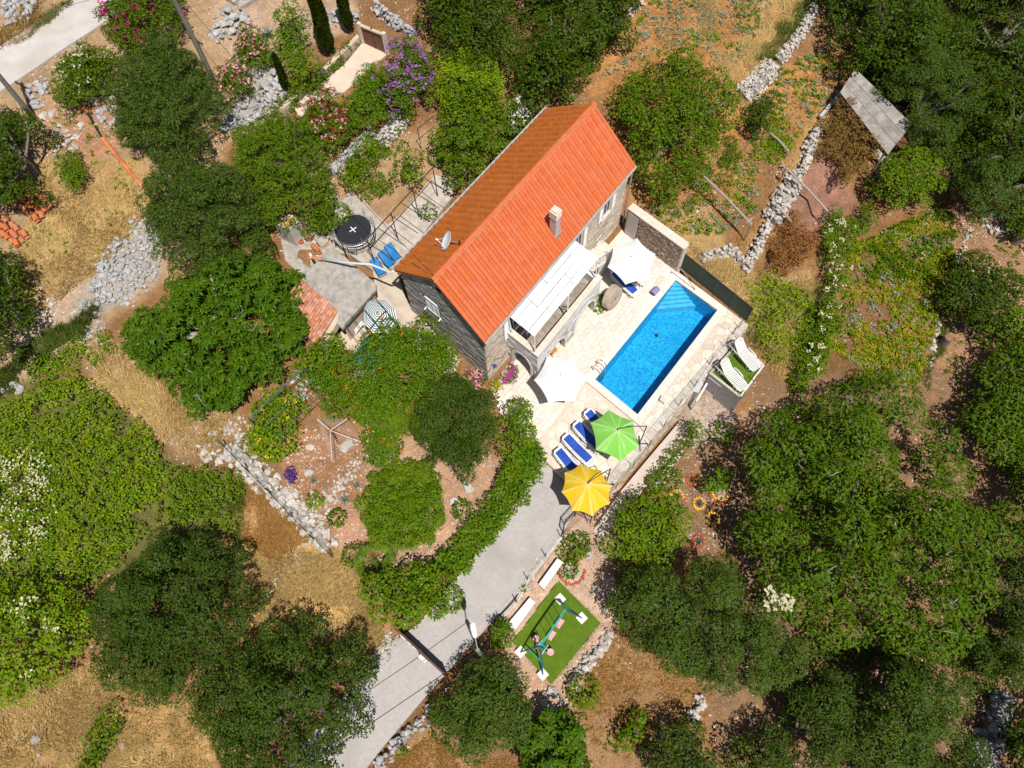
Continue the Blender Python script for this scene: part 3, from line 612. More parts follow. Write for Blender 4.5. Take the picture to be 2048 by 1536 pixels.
# chimney
CH = mat('chimney_render', (.50,.45,.42), (.60,.55,.51), 5, .9, .3, 25)
cq = hp(6.8,.75,0); cb = 5.55
def hbox(mb, c, da, db, z0, z1, mi=0):
    v = [c+HU*x+HW*y+Vector((0,0,z)) for z in (z0,z1) for x,y in ((-da,-db),(da,-db),(da,db),(-da,db))]
    return mb.add(v,[(0,3,2,1),(4,5,6,7)]+[(i,(i+1) % 4,4+(i+1) % 4,4+i) for i in range(4)],mi)
chm = hbox(MB(),cq,.2,.2,cb,cb+1.35).build('chimney', CH, house); hbox(MB(),cq,.30,.30,cb-.02,cb+.16).build('flashing', GREYM, chm)
for z in (1.35,1.52,1.69): hbox(MB(),cq,.245,.245,cb+z+.05,cb+z+.12).build('cap_slab', CREAMST, chm)
for z in (1.35,1.52,1.69):
    mb = MB()
    for sx in (-1,1):
        for sy in (-1,1): hbox(mb,cq+HU*.16*sx+HW*.16*sy,.035,.035,cb+z,cb+z+.05)
    mb.build('cap_pillar', CREAMST, chm)
hbox(MB(),cq,.17,.17,cb+1.81,cb+1.9).build('cap_slab', CREAMST, chm)
# ---- arcade with a roof terrace
AS, AE, AB, AZ = 1.92, 7.75, -1.95, 3.05
def arch(c, hw, spring, rise):
    return lambda s: (spring+rise*math.sqrt(max(0,1-((s-c)/hw)**2)) if abs(s-c) < hw else 0.0)
def archwall(f, s0, s1, arches, ztop, th, name, m, parent):
    mb = MB(); ss = sorted(set([s0,s1]+[min(max(c+hw*k/10.,s0),s1) for c,hw,sp_,ri in arches for k in range(-10,11)])); zz = []
    for i in range(len(ss)-1):
        x0, x1 = ss[i], ss[i+1]; q0 = q1 = -.15
        for c,hw,sp_,ri in arches:
            if x0 >= c-hw-1e-6 and x1 <= c+hw+1e-6:
                g = lambda s: sp_+ri*math.sqrt(max(0,1-((s-c)/hw)**2)); q0, q1 = g(x0), g(x1)
        v = [f(x0,q0,0),f(x1,q1,0),f(x1,ztop,0),f(x0,ztop,0),f(x0,q0,-th),f(x1,q1,-th),f(x1,ztop,-th),f(x0,ztop,-th)]
        mb.add(v,[(0,1,2,3),(7,6,5,4),(0,4,5,1),(3,2,6,7)]+([(0,3,7,4)])+[(1,5,6,2)])
    return mb.build(name, m, parent)
ff = lambda s,z,o: hp(s,AB-o,z); fl_ = lambda s,z,o: hp(AS-o,s,z); fr_ = lambda s,z,o: hp(AE+o,s,z)
ar1 = [(3.55,.95,.75,1.0),(6.45,.95,.75,1.0)]; ar2 = [(-.85,.62,.85,.85)]
aw = archwall(ff, AS, AE, ar1, AZ-.12, .25, 'arcade_wall', MORTL, house); al = archwall(fl_, AB+.25, b0-.02, ar2, AZ-.12, .25, 'arcade_side_wall', MORTL, house)
archwall(fr_, AB+.25, b0-.02, [], AZ-.12, .25, 'arcade_end_wall', WHITEST, house)
def hole(arches): return lambda s,z: any(abs(s-c) < hw+.17 and z < sp_+(ri+.16)*math.sqrt(max(0,1-((s-c)/(hw+.17))**2)) for c,hw,sp_,ri in arches)
pieces(aw,'stone',blocks(ff,[(AS,0),(AE,0),(AE,AZ-.12),(AS,AZ-.12)],.225,.5,[hole(ar1)],.028,21,jit=.12),WHITEST,300)
pieces(al,'stone',blocks(fl_,[(AB,0),(b0-.03,0),(b0-.03,AZ-.12),(AB,AZ-.12)],.225,.5,[hole(ar2)],.028,22,jit=.12),WHITEST,300)
def vous(f, arches, parent):
    for c,hw,sp_,ri in arches:
        for i in range(11):
            q = []
            for k in (i+.04,i+.96):
                an = math.pi*k/11
                for e in (0,.165): q.append((c-math.cos(an)*(hw+e), sp_+math.sin(an)*(ri+e)))
            pl = [q[0],q[1],q[3],q[2]]; mb = MB(); mb.add([f(x,z,-.02) for x,z in pl]+[f(x,z,.036) for x,z in pl],[(4,5,6,7)]+[(j,(j+1) % 4,4+(j+1) % 4,4+j) for j in range(4)]); mb.build('arch_stone', WHITEST, parent)
        for sgn in (-1,1):
            for z in np.arange(0,sp_-.05,.26):
                mb = MB(); fbox(mb,f,c+sgn*(hw+.003),c+sgn*(hw+.165),z,min(z+.25,sp_),-.02,.036); mb.build('arch_stone', WHITEST, parent)
vous(ff,ar1,aw); vous(fl_,ar2,al)
MB().prism([hp(AS+.3,AB+.3,0),hp(AE-.3,AB+.3,0),hp(AE-.3,b0-.0,0),hp(AS+.3,b0,0)],2.1,2.28).build('terrace_slab', MORTL, house)
TT = mat('terrace_tile', (.24,.19,.15), (.40,.33,.27), 3, .8, .3, 20, vary=.22)
tsl = [o for o in house.children if o.name.startswith('terrace_slab')][0]; its = []
for i in range(16):
    for j in range(5):
        s = AS+.26+i*.335; c = AB+.27+j*.36; its.append(MB().prism([hp(s+.005,c+.005,0),hp(s+.33,c+.005,0),hp(s+.33,c+.34,0),hp(s+.005,c+.355,0)],2.27,2.30))
pieces(tsl,'floor_tile',its,TT)
for i in range(11):                                       # parapet coping
    s0 = AS-.06+(AE-AS+.12)*i/11; s1 = AS-.06+(AE-AS+.12)*(i+1)/11; mb = MB(); fbox(mb,ff,s0+.004,s1-.004,AZ-.12,AZ,-.29,.05); mb.build('coping_stone', CREAMST, aw)
for i in range(4):
    s0 = AB+.41+(b0-AB-.43)*i/4; s1 = AB+.41+(b0-AB-.43)*(i+1)/4; mb = MB(); fbox(mb,fl_,s0+.004,s1-.004,AZ-.12,AZ,-.29,.05); mb.build('coping_stone', CREAMST, al)
for o, z in ((.34,AZ-.18),(.34,AZ-.5)):
    MB().tube([hp(AS+.42,AB+o,z),hp(AE-.38,AB+o,z)],.016,5).build('inner_rail', IRON, aw)
MB().bar(hp(5.1,AB+.4,AZ+.03),hp(5.1,AB+.75,AZ-.3),.035).build('bracket', IRON, aw)
# white boarded canopy over the terrace
can = thing('terrace_canopy', 'flat white boarded canopy on white posts over the roof terrace', 'canopy', hp(4.8,-.9,2.3))
cols = [(.02,.42),(.455,.85),(.885,1.27),(1.305,1.70)]; rr = random.Random(4)
for k,(c0,c1) in enumerate(cols):
    s = 1.93
    while s < 7.5:
        l = min(rr.uniform(1.2,2.1), 7.62-s); l = 7.62-s if 7.62-s-l < .5 else l; z = 4.80-.02*k+rr.uniform(-.012,.012)
        tl = rr.uniform(-.008,.008); v = [hp(s+.012,-c0+.03,z+.012),hp(s+l-.012,-c0+.03,z+.012+tl),hp(s+l-.012,-c1+.03,z-.03+tl),hp(s+.012,-c1+.03,z-.03)]
        MB().add(v+[q-Vector((0,0,.022)) for q in v],[(0,1,2,3),(7,6,5,4)]+[(i,4+i,4+(i+1) % 4,(i+1) % 4) for i in range(4)]).build('roof_board', WPAINT2, can); s += l
for s in (2.0,4.9,7.54):
    MB().bar(hp(s,-1.72,AZ),hp(s,-1.66,4.68),.06).build('post', WPAINT, can); MB().bar(hp(s,.15,4.74),hp(s,-1.66,4.68),.06,.07).build('rafter', WPAINT, can)
MB().bar(hp(1.95,-1.62,4.66),hp(7.6,-1.62,4.66),.05,.08).build('beam', WPAINT, can); MB().bar(hp(2.02,.1,4.5),hp(2.02,.1,2.3),.06).build('post', WPAINT, can)
MB().bar(hp(2.0,-.1,3.2),hp(2.0,.1,4.6),.05).build('brace', WPAINT, can)
lt = hp(2.55,-.75,2.3); tl_ = thing('garden_lamp','small white globe lamp on a stick at the open end of the roof terrace','lamp',lt); MB().tube([lt,lt+Vector((0,0,.75))],.018,6).build('stem',WPAINT,tl_); MB().lathe(lt+Vector((0,0,.72)),[(.02,0),(.07,.04),(.085,.1),(.06,.16),(.01,.18)],10).build('globe',WPAINT,tl_,smooth=True)
# outside stair down to the pool side
stair = thing('stone_stair','stone stair running down the house wall from the roof terrace','stair',hp(9.6,-.4,0))
for i in range(11):
    s = 7.8+i*.33; z = 2.28-.205*i
    mb = MB(); v = [hp(s,.17,0),hp(s+.33,.17,0),hp(s+.33,-1.0,0),hp(s,-1.0,0)]; mb.prism(v,-.05,z-.035); mb.build('riser',WHITEST,stair)
    v = [hp(s-.02,.16,0),hp(s+.325,.16,0),hp(s+.325,-1.03,0),hp(s-.02,-1.03,0)]; MB().prism(v,z-.035,z,0,.008).build('tread',CREAMST,stair)
rail = thing('stair_railing','white metal railing with thin bars beside the outside stair','railing',hp(9,-1,1))
zr = lambda s: 2.28-.205*(s-7.8)/.33
for dz in (.12,.92): MB().bar(hp(7.85,-.98,zr(7.85)+dz),hp(10.5,-.98,zr(10.5)+dz),.05,.04).build('rail',WPAINT,rail)
for i in range(22): s = 7.9+i*.122; MB().bar(hp(s,-.98,zr(s)+.12),hp(s,-.98,zr(s)+.92),.016).build('baluster',WPAINT,rail)
for s in (7.85,9.2,10.5): MB().bar(hp(s,-.98,zr(s)-.1),hp(s,-.98,zr(s)+.97),.05).build('post',WPAINT,rail)
h2 = thing('handrail','bent black handrail at the foot of the stone stair','handrail',hp(11.2,-.7,0)); MB().tube([hp(10.9,-.98,0),hp(10.9,-.98,.95),hp(11.5,-.98,.75),hp(11.6,-.98,0)],.02,6).build('rail',IRON,h2)
mb = MB(); fbox(mb,lambda s,z,o: hp(s,-1.0-o,z),8.1,9.0,0,1.55,.0,.02); mb.build('cellar_door',mat('dark_wood',(.035,.025,.02),(.06,.045,.035),5,.7),stair)
# satellite dish on the rear slope
dc = hp(2.05,4.15,7.12); dn_ = Vector((-.80,.0,.60)).normalized(); dx = dn_.cross(Vector((0,1,0))).normalized(); dy = dn_.cross(dx)
dish = thing('satellite_dish','white oval satellite dish on the rear roof slope','satellite dish',hp(2.18,3.25,7.5)); mb = MB(); vs = []; n = 24
for r, d in ((0,-.09),(.25,-.065),(.42,-.02),(.48,.02)):
    for q in range(n): an = 2*math.pi*q/n; vs.append(dc+dx*math.cos(an)*r*.92+dy*math.sin(an)*r*1.04+dn_*d)
m = len(vs); mb.add(vs+[q-dn_*.02 for q in vs],[(i*n+q,i*n+(q+1) % n,(i+1)*n+(q+1) % n,(i+1)*n+q) for i in range(3) for q in range(n)]+[(m+i*n+q,m+(i+1)*n+q,m+(i+1)*n+(q+1) % n,m+i*n+(q+1) % n) for i in range(3) for q in range(n)]+[(3*n+q,3*n+(q+1) % n,m+3*n+(q+1) % n,m+3*n+q) for q in range(n)])
mb.build('reflector',mat('dish_white',(.70,.71,.73),rough=.4),dish,smooth=True)
MB().tube([dc-dn_*.1,hp(2.18,3.35,7.5)],.035,8).build('arm',GREYM,dish); MB().tube([hp(2.18,3.3,7.35),hp(2.18,3.3,7.75)],.04,8).build('mast',IRON,dish)
e = dc+dn_*.5+dy*.15; MB().tube([dc+dy*.45,e],.014,5).tube([dc-dy*.3+dx*.3,e],.01,5).build('feed_arm',WPAINT,dish); MB().tube([e-dn_*.05,e+dn_*.08],.045,8).build('receiver',WPAINT,dish)
# ================================================================ vegetation
def unit(a): return a/np.maximum(np.linalg.norm(a, axis=-1, keepdims=True), 1e-9)
def leaves(pos, nrm, ax, L, Wd, fold=.0):            # diamond leaves: pos is the stalk end, ax the leaf direction
    s = unit(np.cross(nrm, ax)); L = np.asarray(L)[:,None]; Wd = np.asarray(Wd)[:,None]
    mid = pos+ax*L*.45
    V = np.stack([pos, mid+s*Wd*.5+nrm*L*fold, pos+ax*L-nrm*L*.12, mid-s*Wd*.5+nrm*L*fold], 1).reshape(-1,3)
    return V
def quads(n): return np.arange(n*4).reshape(n,4)
def edge_dist(px, py, poly):
    d = np.full(len(px), 1e9)
    for i in range(len(poly)):
        ax, ay = poly[i-1]; bx, by = poly[i]; vx, vy = bx-ax, by-ay; L = vx*vx+vy*vy+1e-9
        k = np.clip(((px-ax)*vx+(py-ay)*vy)/L, 0, 1); d = np.minimum(d, np.hypot(px-ax-k*vx, py-ay-k*vy))
    return d
def clumps(poly, zg, h, rc, dome=.65, gap=.0, seed=0):    # crown clumps inside a ground-plan outline
    r = np.random.default_rng(seed); P2 = np.array(poly); lo = P2.min(0); hi = P2.max(0); pts = []
    n = int((hi-lo).prod()/(rc*rc)*9)+20
    c = r.uniform(lo, hi, (n,2)); c = c[inpoly(c[:,0], c[:,1], poly)]; d = edge_dist(c[:,0], c[:,1], poly); ok = d > rc*.55; c = c[ok]; d = d[ok]
    if not len(c): c = P2.mean(0)[None]; d = np.array([rc])
    keep = []
    for i in range(len(c)):
        if all((c[i,0]-c[j,0])**2+(c[i,1]-c[j,1])**2 > (rc*1.0)**2 for j in keep): keep.append(i)
    c = c[keep]; d = d[keep]
    if gap: k = (r.random(len(c)) > gap*.5) & (vnoise(c[:,0]+seed*3.1,c[:,1],.36/rc,seed) > -.72+gap*2.2) if gap < .15 else r.random(len(c)) > gap; k[:1] = True; c = c[k]; d = d[k]
    elif h > 2.2 and len(c) > 12: k = vnoise(c[:,0]+seed*3.1,c[:,1],.36/rc,seed) > -.62; c = c[k]; d = d[k]
    dm = max(d.max(), rc); e = np.clip(d/dm, 0, 1)
    top = h*((1-dome)+dome*np.sqrt(1-(1-e)**2))*(1+.15*r.normal(size=len(c)))+rc*(.25*r.normal(size=len(c))+1.15*vnoise(c[:,0]+seed*3.1,c[:,1],.36/rc,seed))*(h > 2)
    rr = rc*r.uniform(.75, 1.25, len(c))
    C = np.column_stack([c, zg+np.maximum(top-rr*.6, rr*.4)])
    # a lower storey so that gaps show more leaves, not the ground
    low = C.copy(); low[:,:2] += r.normal(size=(len(C),2))*rc*.45; low[:,2] -= rr*r.uniform(1.2,2.4,len(C)); low[:,2] = np.maximum(low[:,2], zg+.25*rr)
    hk = (low[:,2] > zg+.2*h)
    return np.vstack([C, low[hk]]), np.concatenate([rr, rr[hk]*.95])
KIND = {   # leaf length, width, clump radius, cover factor, upright tuft, droop
 'broad': (.155,.10,.62,3.0,.0), 'walnut': (.24,.09,1.0,3.3,.2), 'olive': (.15,.055,.55,3.3,.35), 'fig': (.26,.10,.45,5.0,.0), 'fine': (.11,.07,.42,2.8,.1),
 'oleander': (.24,.06,.42,2.8,.5), 'dark': (.19,.12,.8,3.0,.0), 'scrub': (.13,.09,.36,2.3,.1), 'loose': (.17,.10,.5,1.7,.1), 'tiny': (.10,.06,.2,2.6,.2)}
def crown_mesh(name, poly, zg, h, kind, mats, seed, dome=.65, gap=0, org=None, dens=1.0, rcm=1.0):
    L, W, rc, cov, up = KIND[kind]; rc *= rcm; r = np.random.default_rng(seed)
    C, R = clumps(poly, zg, h, rc, dome, gap, seed)
    per = np.maximum((cov*dens*R*R*2.6/(L*W*.5)*.42).astype(int), 12); idx = np.repeat(np.arange(len(C)), per); n = len(idx)
    d = r.normal(size=(n,3)); d[:,2] = np.abs(d[:,2])*.9-.35*r.random(n); d = unit(d)
    rad = R[idx]*r.uniform(.55, 1.08, n)**.6
    pos = C[idx]+d*rad[:,None]*[1,1,.8]
    nr = unit(d*.6+r.normal(size=(n,3))*.33+[0,0,.75]); t = unit(r.normal(size=(n,3))+d*.5+[0,0,up]); ax = unit(t-nr*(t*nr).sum(1,keepdims=True))
    if kind == 'fig':                                  # rosettes of long leaves
        k = 5; pos = pos[r.permutation(n)]; m = n//k; p0 = pos[:m]; d = unit(p0-C[np.argmin(((p0[:,None,:2]-C[None,:,:2])**2).sum(2),1)]); nn = unit(d[:m]*.5+[0,0,.8]+r.normal(size=(m,3))*.2)
        tt = unit(np.cross(nn, r.normal(size=(m,3)))); bb = np.cross(nn, tt); a = r.uniform(0,6.28,(m,1))+np.arange(k)*6.283/k+r.normal(size=(m,k))*.2
        ax = (np.cos(a)[...,None]*tt[:,None]+np.sin(a)[...,None]*bb[:,None]-nn[:,None]*(.15+.25*r.random((m,k,1)))).reshape(-1,3); ax = unit(ax); pos = np.repeat(p0,k,0); nr = unit(np.repeat(nn,k,0)-ax*(np.repeat(nn,k,0)*ax).sum(1,keepdims=True)); n = m*k
    pos[:,2] = np.maximum(pos[:,2], zg+.03)
    s = r.uniform(.6, 1.3, n); V = leaves(pos, nr, ax, L*s, W*s, .06)
    if org is not None: V = V-np.array(org)
    return npmesh(name, V, quads(n), mats), C, R
BARK = mat('bark', (.13,.10,.075), (.22,.18,.14), 9, .95, .6, 25)
GREYBARK = mat('grey_bark', (.28,.25,.22), (.38,.35,.31), 9, .95, .5, 25)
def blossom(parent, C, R, col, n, size, seed, name='blossoms', frac=.5, sel=None):
    r = np.random.default_rng(seed+99); m = len(C); top = np.argsort(-C[:,2])[:max(2,int(m*frac))] if sel is None else sel
    heads = 1+n//7; ci = r.choice(top, heads); d = r.normal(size=(heads,3)); d[:,2] = np.abs(d[:,2])+.25; d = unit(d); hc = C[ci]+d*R[ci][:,None]*[1.1,1.1,1.0]
    k = 7; p = np.repeat(hc,k,0)+r.normal(size=(heads*k,3))*size*.9; nr = unit(r.normal(size=(heads*k,3))*.4+[0,0,1]); t = unit(r.normal(size=(heads*k,3))); ax = unit(t-nr*(t*nr).sum(1,keepdims=True))
    s = size*1.35*r.uniform(.7,1.3,len(p)); V = leaves(p, nr, ax, s*1.2, s, .0)-np.array(ORG[parent.name])
    o = link(name, npmesh(name, V, quads(len(p)), col), parent); o['kind'] = 'stuff'; return o
_sd = [100]
def plant(name, label, cat, px, h, kind, m, dome=.65, gap=0.0, trunk=True, group=None, zf=.6, bark=None, dens=1.0, rcm=1.0, flowers=(), base=None, twigs=0):
    _sd[0] += 1; sd = _sd[0]; c = np.mean(np.array(px),0); g = G(*(base or c)); zg = g.z
    z = zg+h*zf; poly = [tuple(P(x,y,z))[:2] for x,y in px]
    cc = np.mean(np.array(poly),0); 
    if base is None: zg = gz(*cc); poly = [tuple(P(x,y,zg+h*zf))[:2] for x,y in px]; cc = np.mean(np.array(poly),0); g = Vector((cc[0],cc[1],zg))
    o = thing(name, label, cat, g, group)
    me, C, R = crown_mesh('crown' if trunk else 'foliage', poly, zg, h, kind, m, sd, dome, gap, g, dens, rcm)
    link('crown' if trunk else 'foliage', me, o)
    rr = random.Random(sd); mb = MB(); r0 = max(.035, .035*h+.012*math.sqrt(len(C)))
    if trunk:
        top = Vector((g.x+rr.uniform(-.2,.2), g.y+rr.uniform(-.2,.2), zg+h*.45)); mb.tube([g-Vector((0,0,.15)), g.lerp(top,.5)+Vector((rr.uniform(-.1,.1),rr.uniform(-.1,.1),0)), top], [r0*1.3,r0,r0*.8], 8)
        for i in rr.sample(range(len(C)), min(len(C), 9)):
            e = Vector(C[i]); mid = top.lerp(e,.5)+Vector((rr.uniform(-.2,.2),rr.uniform(-.2,.2),rr.uniform(-.1,.25)*h*.2)); mb.tube([top-Vector((0,0,h*.08)), mid, e+Vector((0,0,R[i]*.75))], [r0*.55,r0*.35,.012], 5)
        mb.build('trunk', bark or BARK, o)
        for i in rr.sample(range(len(C)), min(len(C), twigs)):
            e = Vector(C[i])+Vector((0,0,R[i]*.75)); d = Vector((rr.uniform(-1,1),rr.uniform(-1,1),.25)).normalized(); q = e+d*rr.uniform(.3,.6); tw = MB().tube([e-d*.3-Vector((0,0,.3)), e, q, q+Vector((d.y,-d.x,.2))*.35],[.028,.024,.016,.006],5); tw.build('dead_branch', GREYBARK, o)
    else:
        for i in rr.sample(range(len(C)), min(len(C), 5)):
            e = Vector(C[i]); mb.tube([g-Vector((0,0,.1)), e.lerp(g,.5)+Vector((0,0,.05)), e], [.03,.02,.01], 5)
        mb.build('stem', bark or BARK, o)
    for col, n, size, nm, frac in flowers: blossom(o, C, R, col, n, size, sd+int(size*1000), nm, frac)
    return o
LM = {
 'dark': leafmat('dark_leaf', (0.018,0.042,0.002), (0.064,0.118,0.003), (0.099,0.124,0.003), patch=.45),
 'broad': leafmat('broad_leaf', (0.039,0.085,0.003), (0.112,0.194,0.003), (0.158,0.218,0.003), patch=.45),
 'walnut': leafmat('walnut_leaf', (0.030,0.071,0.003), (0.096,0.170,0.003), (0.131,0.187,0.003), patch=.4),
 'olive': leafmat('olive_leaf', (0.026,0.055,0.005), (0.092,0.143,0.016), (0.071,0.120,0.007), patch=.5, rough=.42),
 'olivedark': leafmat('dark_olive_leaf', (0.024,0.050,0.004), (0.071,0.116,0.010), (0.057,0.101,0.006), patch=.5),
 'fig': leafmat('fig_leaf', (0.026,0.072,0.002), (0.083,0.170,0.003), (0.115,0.187,0.004), rough=.5, patch=.35),
 'lime': leafmat('lime_leaf', (0.100,0.184,0.003), (0.239,0.349,0.005), (0.306,0.368,0.005), patch=.5),
 'bright': leafmat('bright_leaf', (0.046,0.102,0.002), (0.138,0.232,0.003), (0.198,0.254,0.003), patch=.4),
 'scrub': leafmat('scrub_leaf', (0.068,0.139,0.003), (0.174,0.286,0.004), (0.268,0.338,0.005), patch=.6),
 'pome': leafmat('pomegranate_leaf', (0.036,0.092,0.002), (0.119,0.229,0.003), (0.169,0.210,0.004), patch=.5),
 'olean': leafmat('oleander_leaf', (0.037,0.082,0.003), (0.120,0.194,0.004), (0.160,0.200,0.004), patch=.4),
 'rust': leafmat('dry_vine_leaf', (.14,.070,.018), (.30,.165,.040), (.13,.13,.025), patch=.5),
 'brown': leafmat('withered_leaf', (.17,.060,.015), (.36,.150,.035), (.24,.13,.03), patch=.5),
 'cypress': leafmat('cypress_leaf', (0.023,0.047,0.002), (0.080,0.111,0.003), None),
 'yellow': leafmat('yellow_leaf', (.26,.25,.012), (.44,.38,.02), (.20,.26,.02), patch=.4),
 'palm': leafmat('palm_leaf', (0.060,0.115,0.007), (0.160,0.235,0.018), None, rough=.4),
 'agave': leafmat('agave_leaf', (.10,.16,.12), (.22,.30,.23), None, rough=.5, trans=.05),
}
def fl(name, a, b): return leafmat(name, a, b, trans=.3)
MAG = fl('magenta_petal', (.30,.006,.075), (.60,.03,.20)); CREAM = fl('cream_petal', (.62,.58,.32), (.80,.76,.55)); PINK = fl('pink_petal', (.62,.22,.24), (.85,.48,.46)); RED = fl('red_petal', (.22,.004,.015), (.42,.012,.05)); PURP = fl('purple_petal', (.24,.07,.32), (.46,.20,.55)); WHITE = fl('white_petal', (.66,.64,.60), (.85,.82,.78)); ORA = fl('orange_petal', (.60,.13,.01), (.80,.26,.02)); LAV = fl('lavender_petal', (.045,.02,.17), (.11,.05,.32)); YEL = fl('yellow_petal', (.60,.46,.02), (.75,.60,.05)); HOT = fl('hot_pink_petal', (.48,.02,.30), (.75,.10,.50))
FC = lambda n, s=.07, f=.5: (CREAM, n, s, 'blossoms', f)
